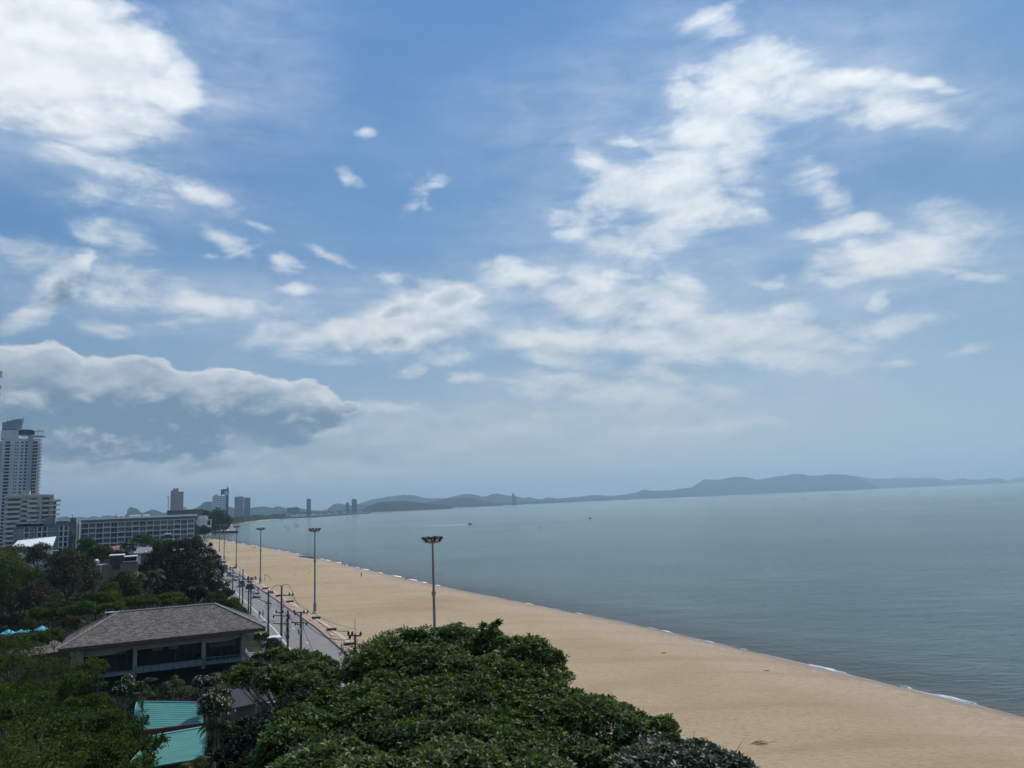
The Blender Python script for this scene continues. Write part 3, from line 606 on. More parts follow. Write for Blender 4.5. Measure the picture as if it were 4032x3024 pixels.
# ---- stepped beige condominium
F = Front('condominium', 130, 480, 'stepped beige condominium with long dark window bands and projecting balconies', 'apartment building')
B = lambda X, Y: F.xz(X * .226, 1900 + Y * .226)
def bl(X0, X1, Yt, yf=0, yb=14, name='wall', mat=m_beige): 
    F.box(name, mat, (B(X0, 0)[0], B(X1, 0)[0], yf, yb, 0, B(X0, Yt)[1]))
bl(100, 345, 225, 1.2, 15); bl(345, 490, 145, 2.2, 17, 'stair_tower'); bl(462, 715, 212, 1.6, 16); bl(715, 835, 212, 3.2, 15); bl(835, 915, 212, 4.6, 15); bl(915, 965, 310, 5.5, 14); bl(50, 100, 225, 3, 14)
F.box('side_wall', m_beigel, (B(468, 0)[0], B(490, 0)[0] + .01, 2.1, 2.2, B(0, 215)[1], B(0, 137)[1]))  # pale strip on the front stands for the tower's sunlit right side
ws, bs = [], []
for i in range(13):
    o = i * 83 + (0); y0 = 270 + o
    if i < 10:
        ws += [(B(118, 0)[0], B(330, 0)[0], 1.1, 1.3, B(0, y0 + 40)[1], B(0, y0 + 2)[1]), (B(370, 0)[0], B(450, 0)[0], 2.1, 2.3, B(0, y0 + 75)[1], B(0, y0 + 42)[1])]
        bs += [(B(62, 0)[0], B(335, 0)[0], -.4, 1.2, B(0, y0 + 78)[1], B(0, y0 + 44)[1]), (B(345, 0)[0], B(458, 0)[0], 1.2, 2.2, B(0, y0 + 118)[1], B(0, y0 + 88)[1])]
    ws += [(B(498 if i % 2 else 530, 0)[0], B(620 if i < 2 else 678, 0)[0], 1.5, 1.7, B(0, y0 + 30)[1], B(0, y0 - 2)[1]), (B(730, 0)[0], B(832, 0)[0], 3.1, 3.3, B(0, y0 + 40)[1], B(0, y0 - 8)[1])]
    bs += [(B(455, 0)[0], B(628, 0)[0], .6, 1.6, B(0, y0 + 72)[1], B(0, y0 + 36)[1]), (B(728, 0)[0], B(828, 0)[0], .8, 3.2, B(0, y0 + 68)[1], B(0, y0 + 38)[1])]
    if i > 0: bs += [(B(918, 0)[0], B(1036, 0)[0], 3.5, 6, B(0, y0 + 62)[1], B(0, y0 + 36)[1])]; ws += [(B(918, 0)[0], B(962, 0)[0], 5.4, 5.6, B(0, y0 + 34)[1], B(0, y0 - 8)[1])]
    bs += [(B(838, 0)[0], B(912, 0)[0], 2.6, 4.6, B(0, y0 + 68)[1], B(0, y0 + 42)[1])]
ws = [w for w in ws if w[5] > 0]; bs = [w for w in bs if w[5] > 0]
repeat(F.root, 'window', None, ws, m_glassd); repeat(F.root, 'balcony', None, bs, m_beigel)
F.box('parapet', m_beige, (B(50, 0)[0], B(345, 0)[0], -.5, 2, B(0, 262)[1], B(0, 222)[1]), (B(462, 0)[0], B(640, 0)[0], .6, 2, B(0, 262)[1], B(0, 212)[1]), (B(715, 0)[0], B(835, 0)[0], 1, 4, B(0, 258)[1], B(0, 212)[1]), (B(838, 0)[0], B(915, 0)[0], 2.4, 5, B(0, 258)[1], B(0, 214)[1]), (B(915, 0)[0], B(1040, 0)[0], 3.4, 6, B(0, 345)[1], B(0, 305)[1]))
# ---- long grey apartment block with mono-pitch roof
F = Front('apartment_block', 545, 455, 'long six-storey apartment block with sloping white roof edge and grid of glazed balconies', 'apartment building', turn=-3.5)
C = lambda X, Y: F.xz(400 + X * .226, 1900 + Y * .226)
xl, _ = C(-355, 700); xr, _ = C(1612, 700)
ztl = C(-355, 690)[1]; ztr = C(1612, 610)[1]
def sloped(mb, x0, x1, y0, y1, zl0, zr0, zl1, zr1):
    mb.add([(x0, y0, zl0), (x1, y0, zr0), (x1, y1, zr0), (x0, y1, zl0), (x0, y0, zl1), (x1, y0, zr1), (x1, y1, zr1), (x0, y1, zl1)], [(0, 3, 2, 1), (4, 5, 6, 7), (0, 1, 5, 4), (1, 2, 6, 5), (2, 3, 7, 6), (3, 0, 4, 7)])
m_pink = paint('grey_pink_render', (0.27, 0.25, 0.255), .8, .06, .2)
F.part('wall', m_pink, lambda mb: sloped(mb, xl, xr, .9, 14, 0, 0, ztl, ztr))
F.part('roof', paint('white_roof_sheet', (0.78, 0.79, 0.79), .5, .06, .3), lambda mb: sloped(mb, xl - 1.5, xr + 1.6, -1.6, 15, ztl + 1.0, ztr + 1.05, ztl + 2.0, ztr + 2.05))
F.part('roof_soffit', m_mgrey, lambda mb: sloped(mb, xl - .3, xr + .8, -.9, 14.4, ztl + .003, ztr + .003, ztl + .99, ztr + 1.04))
nb = 16; bw = (xr - xl) / nb; fh = 87 * .226 * 455 / 3000.; slope = 0.008
cols = [m_glassd, m_glassb, m_glassd, m_glassb, m_glassd, m_glassb, m_glassb, m_glassd, m_glassb, m_glassd, m_glassb, m_glassd, m_glassb, m_glassd, m_glassb, m_glassb]
m_frame = paint('aluminium_frame', (0.30, 0.34, 0.36), .5, .06, .4)
rw = random.Random(11)
for fl in range(7):
    for j in range(nb):
        xa = xl + j * bw + .22; xb_ = xa + bw - .44; zz = ztl - .9 - (fl + 1) * fh + (ztr - ztl) * (j / nb)
        mt = cols[j] if rw.random() < .75 else (m_glassd if rw.random() < .5 else m_glassb)
        mb = MB(); mb.box(xa, xb_, .35, .88, zz + .35, zz + 2.62); w = mb.build('window', mt, F.root)
        mb = MB()
        k = 3 if j % 2 else 2
        for q in range(k + 1): xx = xa + (xb_ - xa) * q / k; mb.box(xx - .05, xx + .05, .22, .345, zz + .35, zz + 2.6)
        mb.box(xa, xb_, .2, .215, zz + 1.0, zz + 1.08)
        if j % 2: mb.box(xa, xb_, .2, .345, zz + .35, zz + .9)
        mb.build('frame', m_frame, w)
def cage(mb):
    for j in range(nb + 1):
        x = xl + j * bw; zl = (ztr - ztl) * j / nb; mb.box(x - .16, x + .16, -.35, .9, 0, ztl + zl - .5)
    for fl in range(8):
        z = ztl - .75 - fl * fh; sloped(mb, xl, xr, -.45, .9, z - .2, z - .2 + (ztr - ztl), z + .28, z + .28 + (ztr - ztl))
F.part('concrete_frame', m_greyw, cage)
F.box('end_wall', paint('brick_red_render', (0.16, 0.075, 0.065), .8, .1, .3), (C(-405, 0)[0], xl - .1, 4, 16, 3, ztl - 1.2))
F.box('rooftop_box', m_beigel, (C(500, 0)[0], C(845, 0)[0], 6, 12, C(0, 605)[1] - .5, C(0, 560)[1]))
F.box('rooftop_door', m_dark, (C(703, 0)[0], C(725, 0)[0], 5.9, 5.99, C(0, 605)[1] - .3, C(0, 565)[1]))
F.part('antenna', m_mgrey, lambda mb: mb.tube([(C(260, 0)[0], 8, ztl), (C(260, 0)[0], 8, C(0, 500)[1])], .12))
F.part('rooftop_pipes', m_brown, lambda mb: [mb.box(C(235 + i * 30, 0)[0], C(252 + i * 30, 0)[0], 7, 9, C(0, 610)[1], C(0, 565 + (i % 3) * 9)[1]) for i in range(8)])
F.box('water_tank', m_white, (C(120, 0)[0], C(133, 0)[0], 7, 8, C(0, 625)[1] - 1, C(0, 612)[1]), (C(150, 0)[0], C(170, 0)[0], 7, 8, C(0, 625)[1] - 1, C(0, 612)[1]))
# ---- grey mid-rise
F = Front('hotel_building', 160, 425, 'grey five-storey hotel with white-framed windows, in front of the beige condominium', 'hotel')
B = lambda X, Y: F.xz(X * .226, 1900 + Y * .226)
F.box('wall', m_mgrey, (B(240, 0)[0], B(765, 0)[0], 0, 12, 0, B(0, 758)[1]), (B(765, 0)[0], B(1205, 0)[0], .6, 12, 0, B(0, 722)[1]))
F.box('stair_tower', m_mgrey, (B(775, 0)[0], B(952, 0)[0], 3, 10, B(0, 725)[1], B(0, 612)[1]))
F.box('stair_tower_sunlit_side', m_white, (B(955, 0)[0], B(978, 0)[0], 3, 10, B(0, 725)[1], B(0, 606)[1]))  # white colour stands in for sunlight on the right-hand side
F.box('roof_canopy', m_greyw, (B(272, 0)[0], B(552, 0)[0], -1.5, 6, B(0, 706)[1], B(0, 690)[1]), (B(565, 0)[0], B(762, 0)[0], -1.5, 6, B(0, 712)[1], B(0, 694)[1]))
F.box('roof_terrace', m_dark, (B(272, 0)[0], B(762, 0)[0], 3, 6, B(0, 757)[1], B(0, 708)[1]))
F.box('railing', m_glassb, (B(975, 0)[0], B(1200, 0)[0], .8, .9, B(0, 722)[1], B(0, 690)[1]))
for r_ in range(6):
    yb_ = 780 + r_ * 96
    for X0, X1, fr in ((245, 330, 0), (345, 410, 0), (438, 510, 1), (560, 640, 0), (668, 728, 1), (762, 825, 1), (865, 925, 0), (935, 1000, 0), (1045, 1100, 1), (1128, 1185, 1)):
        zz1, zz0 = B(0, yb_)[1], B(0, yb_ + 72)[1]
        if zz0 < .5: continue
        yo = 0 if X1 < 765 else .6
        w = F.box('window', m_glassb if not fr else m_glassd, (B(X0, 0)[0], B(X1, 0)[0], yo - .1, yo + .2, zz0, zz1))
        if fr: F.box('frame', m_white, (B(X0 - 14, 0)[0], B(X0, 0)[0], yo - .5, yo, zz0 - .5, zz1 + .3), (B(X1, 0)[0], B(X1 + 14, 0)[0], yo - .5, yo, zz0 - .5, zz1 + .3), (B(X0, 0)[0], B(X1, 0)[0], yo - .5, yo, zz0 - .5, zz0 - .05), parent=w)
        else: F.box('frame', m_greyw, *[(B(X0 + (X1 - X0) * q / 3, 0)[0] - .08, B(X0 + (X1 - X0) * q / 3, 0)[0] + .08, yo - .16, yo - .11, zz0 + .1, zz1 - .3) for q in range(4)], parent=w)
F.box('wall_band', m_greyw, *[(B(240, 0)[0], B(1205, 0)[0], -.25, -.02, B(0, 768 + r_ * 96)[1] - .15, B(0, 768 + r_ * 96)[1] + .15) for r_ in range(1, 5)])
# ---- dark telecoms tower building with stains
F = Front('stained_tower', 292, 415, 'narrow dark stained concrete tower with a roof mast, between the hotel and the long block', 'building')
B = lambda X, Y: F.xz(X * .226, 1900 + Y * .226)
m_stain, nt, b = newmat('stained_concrete'); g = geo(nt)
link(nt, ramp(nt, noise(nt, vmth(nt, 'MULTIPLY', g, (1, 1, .35)), .45, 5, .7).outputs[0], [(.42, (.03, .03, .033)), (.52, (.12, .115, .11)), (.68, (.26, .25, .23))]), b.inputs['Base Color'])
F.box('wall', m_stain, (B(1205, 0)[0], B(1330, 0)[0], 0, 8, 0, B(0, 690)[1]))
F.box('plant_room', m_stain, (B(1218, 0)[0], B(1322, 0)[0], 1, 7, B(0, 690)[1], B(0, 612)[1]))
F.box('side_wall', m_white, (B(1332, 0)[0], B(1352, 0)[0], .5, 8, 0, B(0, 700)[1]), (B(1378, 0)[0], B(1396, 0)[0], 2, 8, 0, B(0, 670)[1]))  # white strips paint in the sun on the right-hand sides
F.part('roof_mast', m_mgrey, lambda mb: mb.tube([(B(1254, 0)[0], 3, B(0, 612)[1]), (B(1254, 0)[0], 3, B(0, 545)[1])], [.2, .08]))
# ---- white sloped metal roof shed behind trees
F = Front('shed', 150, 350, 'low shed with a bright white sloping metal roof behind the treetops', 'building')
B = lambda X, Y: F.xz(X * .226, 1900 + Y * .226)
za, zb = B(0, 1110)[1], B(0, 985)[1]
F.box('wall', m_greyw, (B(230, 0)[0], B(930, 0)[0], .5, 12, 0, za - .6))
F.part('roof', paint('white_metal_roof', (0.66, 0.66, 0.65), .45, .05, .6), lambda mb: mb.add([(B(230, 0)[0], -.5, za + .2), (B(940, 0)[0], -.5, za), (B(985, 0)[0], 13, zb + .6), (B(300, 0)[0], 13, zb - .4), (B(230, 0)[0], -.5, za - .1), (B(940, 0)[0], -.5, za - .3), (B(985, 0)[0], 13, zb + .3), (B(300, 0)[0], 13, zb - .7)], [(0, 1, 2, 3), (7, 6, 5, 4), (0, 4, 5, 1), (1, 5, 6, 2), (2, 6, 7, 3), (3, 7, 4, 0)]))
F = Front('low_annex', 230, 345, 'low grey-green annex roof beside the white-roofed shed', 'building')
F.box('wall', m_mgrey, (B(955, 0)[0] * 0 + F.X(216), F.X(250), 0, 10, 0, F.xz(0, 2172)[1])); F.box('roof', paint('grey_green_roof', (.14, .17, .17), .7, .1, .5), (F.X(214), F.X(252), -.5, 10.5, F.xz(0, 2172)[1], F.xz(0, 2168)[1]))
# ---- red-roofed house
F = Front('red_roof_house', 440, 330, 'small house with a dusty red metal roof below the long apartment block', 'house')
H_ = lambda X, Y: F.xz(360 + X / 8.508, 2100 + Y / 8.508)
F.box('wall', m_tanw, (H_(330, 0)[0], H_(1080, 0)[0], .6, 8, 0, H_(0, 575)[1]))
F.part('roof', paint('dusty_red_roof', (0.30, 0.115, 0.115), .75, .12, .4), lambda mb: mb.add([(H_(300, 0)[0], -.2, H_(0, 575)[1]), (H_(960, 0)[0], -.2, H_(0, 530)[1]), (H_(1160, 0)[0], 5, H_(0, 420)[1]), (H_(205, 0)[0], 5, H_(0, 480)[1]), (H_(300, 0)[0], -.2, H_(0, 590)[1]), (H_(960, 0)[0], -.2, H_(0, 545)[1]), (H_(1160, 0)[0], 5, H_(0, 445)[1]), (H_(205, 0)[0], 5, H_(0, 500)[1])], [(0, 1, 2, 3), (7, 6, 5, 4), (0, 4, 5, 1), (1, 5, 6, 2), (2, 6, 7, 3), (3, 7, 4, 0)]))
for X in (460, 575, 745, 885): F.box('roof_vent', m_beigel, (H_(X - 16, 0)[0], H_(X + 16, 0)[0], .8, 1.6, H_(0, 540 - (X - 300) * .07)[1], H_(0, 500 - (X - 300) * .07)[1]))
# ---- tan flat-roofed house with brown box
F = Front('flat_roof_house', 480, 235, 'tan flat-roofed house with a dark brown upper box and louvred window, among the trees', 'house')
H_ = lambda X, Y: F.xz(360 + X / 8.508, 2100 + Y / 8.508)
hx = lambda X: H_(X, 0)[0]; hz = lambda Y: H_(0, Y)[1]
F.box('wall', m_tanw, (hx(170), hx(640), 0, 8, 0, hz(1030)), (hx(640), hx(1600), .8, 9, 0, hz(985)))
F.box('brown_box', m_brown, (hx(645), hx(1130), .3, 6, hz(985), hz(745)))
F.box('roof_slab', m_greyw, (hx(635), hx(1150), -.2, 6.5, hz(745), hz(715)), (hx(1130), hx(1580), .2, 6, hz(812), hz(785)))
F.box('dark_terrace', m_dark, (hx(1150), hx(1545), 2, 5, hz(965), hz(812)))
F.box('side_pier', m_beigel, (hx(1548), hx(1580), .4, 4, hz(985), hz(812)))
F.box('upper_wall', m_beigel, (hx(0), hx(640), 3, 7, hz(1000), hz(880)))
w = F.box('window', m_glassd, (hx(760), hx(1005), .65, .95, hz(1210), hz(1035))); F.box('louvre', m_mgrey, *[(hx(765), hx(1000), .5, .64, hz(y) - .04, hz(y) + .06) for y in (1070, 1120, 1160, 1195)], parent=w)
for X0, X1, Y0, Y1 in ((285, 430, 985, 920), (520, 610, 965, 905)): F.box('window', m_glassb, (hx(X0), hx(X1), 2.85, 3.1, hz(Y0), hz(Y1)))
F.box('window', m_glassb, (hx(290), hx(440), -.1, .2, hz(1505), hz(1390)))
F.box('window', m_white, (hx(360), hx(410), -.1, .2, hz(1160), hz(1065)))
a = F.box('air_conditioner', m_greyw, (hx(322), hx(412), -.5, 0, hz(1260), hz(1200)))
F.part('fan', m_dark, lambda mb: mb.tube([(hx(350), -.51, hz(1232)), (hx(350), -.56, hz(1232))], .22, 10))
F.box('ledge', m_greyw, (hx(235), hx(545), -.4, .8, hz(1030), hz(1000)), (hx(1100), hx(1560), .2, 1.0, hz(975), hz(945)))
F.part('water_tank', m_metal, lambda mb: (mb.tube([(hx(190), 2, hz(1010)), (hx(190), 2, hz(870)), (hx(190), 2, hz(820))], [.95, .95, .35], 12)))
# ---- grey roofed house behind the palms
F = Front('grey_roof_house', 560, 300, 'low house with a wide grey-lilac roof behind the palms', 'house')
H_ = lambda X, Y: F.xz(360 + X / 8.508, 2100 + Y / 8.508)
hx = lambda X: H_(X, 0)[0]; hz = lambda Y: H_(0, Y)[1]
F.box('wall', m_white, (hx(1420), hx(1690), 0, 6, 0, hz(650)))
F.part('roof', paint('lilac_grey_roof', (0.19, 0.185, 0.205), .7, .08, .5), lambda mb: mb.add([(hx(1500), -.3, hz(660)), (hx(2050), -.3, hz(650)), (hx(2050), 7, hz(495)), (hx(1540), 7, hz(480)), (hx(1500), -.3, hz(700)), (hx(2050), -.3, hz(690)), (hx(2050), 7, hz(520)), (hx(1540), 7, hz(500))], [(0, 1, 2, 3), (7, 6, 5, 4), (0, 4, 5, 1), (1, 5, 6, 2), (2, 6, 7, 3), (3, 7, 4, 0)]))
F.box('side_wall', m_tanw, (hx(1500), hx(2050), .3, 7, 0, hz(700)))
for X in (1480, 1860): F.part('skylight_dome', m_white, lambda mb: mb.ball((hx(X), -.8, hz(635)), .55, .5, .45))
F = Front('pump_house', 530, 400, 'dark two-tier rooftop kiosk in front of the long apartment block', 'building')
C = lambda X, Y: F.xz(400 + X * .226, 1900 + Y * .226)
F.box('wall', m_dark, (C(1105, 0)[0], C(1215, 0)[0], 0, 5, 0, C(0, 935)[1]), (C(1115, 0)[0], C(1245, 0)[0], -1, 4, 0, C(0, 1020)[1]))
F.box('roof', m_greyw, (C(1098, 0)[0], C(1222, 0)[0], -.4, 5.3, C(0, 935)[1], C(0, 918)[1]), (C(1100, 0)[0], C(1255, 0)[0], -1.5, -.41, C(0, 1020)[1], C(0, 1008)[1]))
F = Front('canopy_roof', 715, 400, 'long low grey canopy roof at the foot of the apartment block', 'canopy')
F.part('roof', m_greyw, lambda mb: sloped(mb, C(1265, 0)[0] - 0, C(1600, 0)[0], -2, 5, 7.0, 7.6, 7.4, 8.0)); 
for X in (1290, 1580): F.part('post', m_mgrey, lambda mb: mb.tube([(C(X, 0)[0], 0, 0), (C(X, 0)[0], 0, 7.3)], .15))
# ================================================================== DISTANT TOWERS
def facade(name, wall, glass, sx=3.0, sz=3.2, frac=0.45, vert=False):
    m, nt, b = newmat(name); tcx = objc(nt); s = nt.nodes.new('ShaderNodeSeparateXYZ'); link(nt, tcx, s.inputs[0])
    fz = mth(nt, 'FRACT', mth(nt, 'DIVIDE', s.outputs[2], sz)); fx = mth(nt, 'FRACT', mth(nt, 'DIVIDE', mth(nt, 'ADD', s.outputs[0], mth(nt, 'MULTIPLY', s.outputs[1], 1.0)), sx))
    a = mth(nt, 'GREATER_THAN', fz, 1 - frac); c = mth(nt, 'GREATER_THAN', fx, .25)
    f = mth(nt, 'MULTIPLY', a, c) if not vert else mth(nt, 'MULTIPLY', mth(nt, 'GREATER_THAN', fz, .15), c)
    link(nt, mixc(nt, f, wall, glass), b.inputs['Base Color']); b.inputs['Roughness'].default_value = .6; return m
def simple_tower(name, px0, px1, pyt, Y, mat, label, extra=None, cat='tower', group=None, depth=None):
    F = Front(name, (px0 + px1) / 2, Y, label, cat, group)
    xa, xb_ = F.X(px0), F.X(px1); zt = F.xz((px0 + px1) / 2, pyt)[1]
    F.box('wall', mat, (xa, xb_, 0, depth or (xb_ - xa) * .7, 0, zt))
    if extra: extra(F, xa, xb_, zt)
    return F
def ex(F, xa, xb_, zt):
    F.box('crown', fpk, (F.X(678), F.X(700), 2, 14, zt, F.xz(690, 1923)[1])); F.box('shoulder', fpk, (F.X(669.5), F.X(678), 2, 12, zt, F.xz(670, 1931)[1])); F.box('wing', fpk, (F.X(687), xb_ - .3, -2.5, -.02, 0, zt + .3))
fpk = facade('pink_facade', (0.46, 0.34, 0.32), (0.27, 0.20, 0.20), 3.2, 3.3, .5)
simple_tower('pink_tower', 669, 720, 1937, 1500, fpk, 'pinkish brown tower with a stepped crown, above the long apartment block', ex)
F = Front('tower_crane', 660, 1350, 'slender pale tower crane left of the pinkish brown tower', 'crane')
zt = F.xz(660, 1958)[1]
F.part('mast', m_greyw, lambda mb: mb.box(-.7, .7, -.7, .7, 0, zt)); F.part('jib', m_greyw, lambda mb: (mb.tube([(0, 0, zt), (F.X(667), 0, F.xz(0, 1951)[1] - 3)], .5, 4), mb.tube([(0, 0, zt + 1), (F.X(655), 0, zt)], .8, 4))); F.part('a_frame', m_greyw, lambda mb: mb.tube([(-1, 0, zt), (F.X(656), 0, F.xz(0, 1947)[1]), (1, 0, zt)], .35, 4))
fsl = facade('slab_facade', (0.16, 0.17, 0.20), (0.08, 0.09, 0.12), 2.6, 3.4, .5, True)
simple_tower('office_slab', 657, 797, 2010, 820, fsl, 'wide grey glazed office slab behind the long apartment block', lambda F, a, b_, z: (F.box('roof', m_mgrey, (a - .6, b_ + 1.5, -.8, 14, z, z + .7)), F.box('lift_box', m_greyw, (F.X(721), F.X(733), 3, 8, z + .7, z + 3.6))), 'building', None, 12)
def ex(F, xa, xb_, zt):
    F.box('roof_gable', m_white, (xa + 2, xa + 9, -.5, 9, zt, zt + 2.5)); F.part('roof_hat', m_white, lambda mb: mb.add([(xa + 12, 0, zt), (xb_, 0, zt), (xb_, 10, zt), (xa + 12, 10, zt), (xa + 17, 2, zt + 4), (xb_ - 3, 2, zt + 2)], [(0, 1, 5, 4), (1, 2, 5), (2, 3, 4, 5), (3, 0, 4), (3, 2, 1, 0)]))
    F.box('corner_pier', m_white, (xa - .4, xa + 2.2, -1, 0, 0, zt)); F.box('corner_pier', m_white, (xb_ - 1.2, xb_ + .4, -1, 0, 0, zt))
    bb = []
    for i in range(19): bb.append((xa + 2.4, xb_ - 1.4, -1.0, -.05, zt - 1.2 - i * 3.2, zt - i * 3.2))
    repeat(F.root, 'balcony', None, [b_ for b_ in bb if b_[4] > 1], m_white)
simple_tower('white_tower', 836, 886, 1953, 1250, facade('white_facade', (0.80, 0.81, 0.80), (0.16, 0.19, 0.21), 4.2, 3.2, .55), 'white tower with banded balconies rising from the wooded headland', ex)
def ex(F, xa, xb_, zt):
    F.part('spire_fin', m_greyw, lambda mb: mb.add([(F.X(888), 2, zt), (F.X(897), 2, zt), (F.X(897), 2, F.xz(0, 1911)[1]), (F.X(888), 3, zt), (F.X(897), 3, zt), (F.X(897), 3, F.xz(0, 1911)[1])], [(0, 1, 2), (5, 4, 3), (0, 3, 4, 1), (1, 4, 5, 2), (2, 5, 3, 0)]))
    F.box('sky_lobby', m_white, (F.X(882), xb_, -.6, 0, zt - 14, zt - 4)); F.box('edge_fin', m_glassb, (xb_ - 2, xb_ + .3, -.9, 14, 0, zt + 2))
simple_tower('glass_tower', 868, 898, 1926, 1750, facade('glass_facade', (0.11, 0.14, 0.18), (0.07, 0.10, 0.14), 2.0, 3.5, .6, True), 'slim blue-grey glass tower with a pointed spire fin, behind the white tower', ex)
ftw = facade('twin_facade', (0.30, 0.31, 0.36), (0.17, 0.18, 0.23), 3.0, 3.3, .5, True)
ftv = facade('twin_facade_dark', (0.21, 0.21, 0.25), (0.14, 0.14, 0.18), 2.0, 3.3, .6, True)
exb = lambda F, a, b_, z: (F.box('roof_box', m_greyw, (a + (b_ - a) * .25, b_ - (b_ - a) * .35, 3, 12, z, z + 3.5)), F.box('parapet', m_greyw, (a - .3, b_ + .3, -.5, .5, z, z + 1.4)))
simple_tower('residential_tower', 922, 958.5, 1957, 2620, ftw, 'left and taller of two plain grey twin towers by the curve of the bay', exb, group='twin grey towers')
simple_tower('residential_tower', 960, 985, 1961, 2680, ftv, 'right and darker of two plain grey twin towers by the curve of the bay', exb, group='twin grey towers')
fdk = facade('dark_facade', (0.11, 0.115, 0.13), (0.07, 0.075, 0.09), 4, 4, .5, True)
simple_tower('broad_block', 1131, 1156, 1998, 4000, fdk, 'broad dark block on the coast in front of the hills', lambda F, a, b_, z: F.box('wing', fdk, (b_ + .02, F.X(1178), 3, 20, 0, z - 4), (F.X(1160), F.X(1168), 0, 14, z - 4, z + 2)), 'building')
simple_tower('waterfront_block', 1126, 1137, 2020, 3350, facade('pale_facade', (.45, .47, .48), (.25, .28, .3), 4, 3.5, .5), 'small pale waterfront block, left of two by the long pier', None, 'building', 'waterfront blocks')
simple_tower('waterfront_block', 1138, 1145, 2021, 3400, facade('pale_facade_b', (.38, .40, .42), (.25, .28, .3), 4, 3.5, .5), 'narrow grey waterfront block, right of two by the long pier', None, 'building', 'waterfront blocks')
simple_tower('dark_tower', 1207, 1224, 1966, 3800, fdk, 'dark slab-sided tower standing alone on the bay shore, second lamp mast side', lambda F, a, b_, z: F.box('roof_box', fdk, (a + 3, b_ - 3, 2, 10, z, z + 3)))
simple_tower('dark_tower', 1362.5, 1375.5, 1980, 4300, fdk, 'shorter dark tower, left of a pair near the long pier end', lambda F, a, b_, z: F.box('roof_box', fdk, (a + 5, b_ - 5, 2, 10, z, z + 4)), group='pair of dark towers')
simple_tower('dark_tower', 1385, 1406, 1967, 4300, fdk, 'taller and broader dark tower, right of a pair near the long pier end', lambda F, a, b_, z: (F.box('roof_box', fdk, (a + 6, b_ - 9, 2, 10, z, z + 5)), F.box('cornice', fdk, (a - 1.5, b_ + 1.5, -1, 20, z - 3, z - 1))), group='pair of dark towers')
F = Front('sail_tower', 2025, 7000, 'far curved sail-shaped blue tower on the distant shore at the middle', 'tower')
q = [F.xz(a, b_) for a, b_ in ((2016, 1980), (2016, 1945), (2018, 1941), (2022, 1941), (2025, 1950), (2031, 1953), (2034, 1962), (2034, 1980))]
F.part('wall', fdk, lambda mb: mb.add([(x, 0, z) for x, z in q] + [(x, 30, z) for x, z in q], [tuple(range(8)), tuple(reversed(range(8, 16)))] + [(i, i + 8, (i + 1) % 8 + 8, (i + 1) % 8) for i in range(8)]))
F.box('wall_base', fdk, (F.X(2016), F.X(2034), 1, 28, 0, q[0][1]))
# white stepped hotel on the headland
F = Front('stepped_hotel', 805, 800, 'low white stepped hotel half hidden in the wooded headland', 'hotel')
Q = lambda X, Y: F.xz(600 + X * .2712, 1850 + Y * .2712)
for k, (X0, X1, Yt) in enumerate(((640, 850, 735), (655, 800, 700), (672, 785, 676))):
    F.box('wall', m_greyw, (Q(X0, 0)[0], Q(X1, 0)[0], k * 3, 14, 0, Q(0, Yt)[1]))
    F.box('roof_slab', m_white, (Q(X0 - 4, 0)[0], Q(X1 + 4, 0)[0], k * 3 - 1, 14.5, Q(0, Yt)[1], Q(0, Yt)[1] + .7))
repeat(F.root, 'window', None, [(Q(800, 0)[0], Q(846, 0)[0], -.2, .1, Q(0, y)[1] - 1.3, Q(0, y)[1]) for y in (720, 740, 755, 770, 785)] + [(Q(680, 0)[0], Q(700, 0)[0], 5.7, 6.1, Q(0, 690)[1] - 1, Q(0, 690)[1])], m_glassd)
# ================================================================== RESORT PAVILION
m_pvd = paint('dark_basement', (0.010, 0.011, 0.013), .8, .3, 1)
m_black0 = paint('black_frame', (0.03, 0.03, 0.032), .5, .1, 1)
zE = 8.0
A, Bc, Dc = W(228, 2555, zE), W(1047, 2470, zE), W(241, 2506, zE)
ab = (Bc - A); wid = ab.length; ab.normalize(); pp = Vector((-ab.y, ab.x, 0))
rzp = math.atan2(ab.y, ab.x); dep = 13.0
pav = thing('pavilion', (A.x, A.y, 1.2), rzp, 'resort pavilion with a large weathered wooden shingle hipped roof over dark glass walls', 'pavilion')
h0 = zE - 1.2
m_shin, nt, b = newmat('weathered_shingles')
tcx = objc(nt); br = nt.nodes.new('ShaderNodeTexBrick'); 
mp = nt.nodes.new('ShaderNodeMapping'); link(nt, tcx, mp.inputs[0]); 
sxy = nt.nodes.new('ShaderNodeSeparateXYZ'); link(nt, tcx, sxy.inputs[0])
cb = nt.nodes.new('ShaderNodeCombineXYZ'); link(nt, mth(nt, 'ADD', sxy.outputs[0], mth(nt, 'MULTIPLY', noise(nt, tcx, 3.0, 2).outputs[0], .15)), cb.inputs[0]); link(nt, mth(nt, 'MULTIPLY', sxy.outputs[2], 2.05), cb.inputs[1]); link(nt, sxy.outputs[1], cb.inputs[2]) 
link(nt, cb.outputs[0], br.inputs[0]); br.inputs['Scale'].default_value = 1.9; br.inputs['Brick Width'].default_value = 1.0; br.inputs['Row Height'].default_value = .30; br.inputs['Mortar Size'].default_value = .035
br.inputs['Color1'].default_value = (0.27, 0.235, 0.205, 1); br.inputs['Color2'].default_value = (0.038, 0.031, 0.027, 1); br.inputs['Mortar'].default_value = (0.05, 0.045, 0.042, 1); br.inputs['Bias'].default_value = -.05
nz = noise(nt, tcx, 1.6, 6, .8).outputs[0]
c1 = mixc(nt, ramp(nt, nz, [(.35, 0.0), (.62, .45)]), br.outputs[0], (0.135, 0.115, 0.10))
c1 = mixc(nt, ramp(nt, noise(nt, tcx, 4.5, 4, .8).outputs[0], [(.56, 0.0), (.66, .8)]), c1, (0.36, 0.32, 0.285))
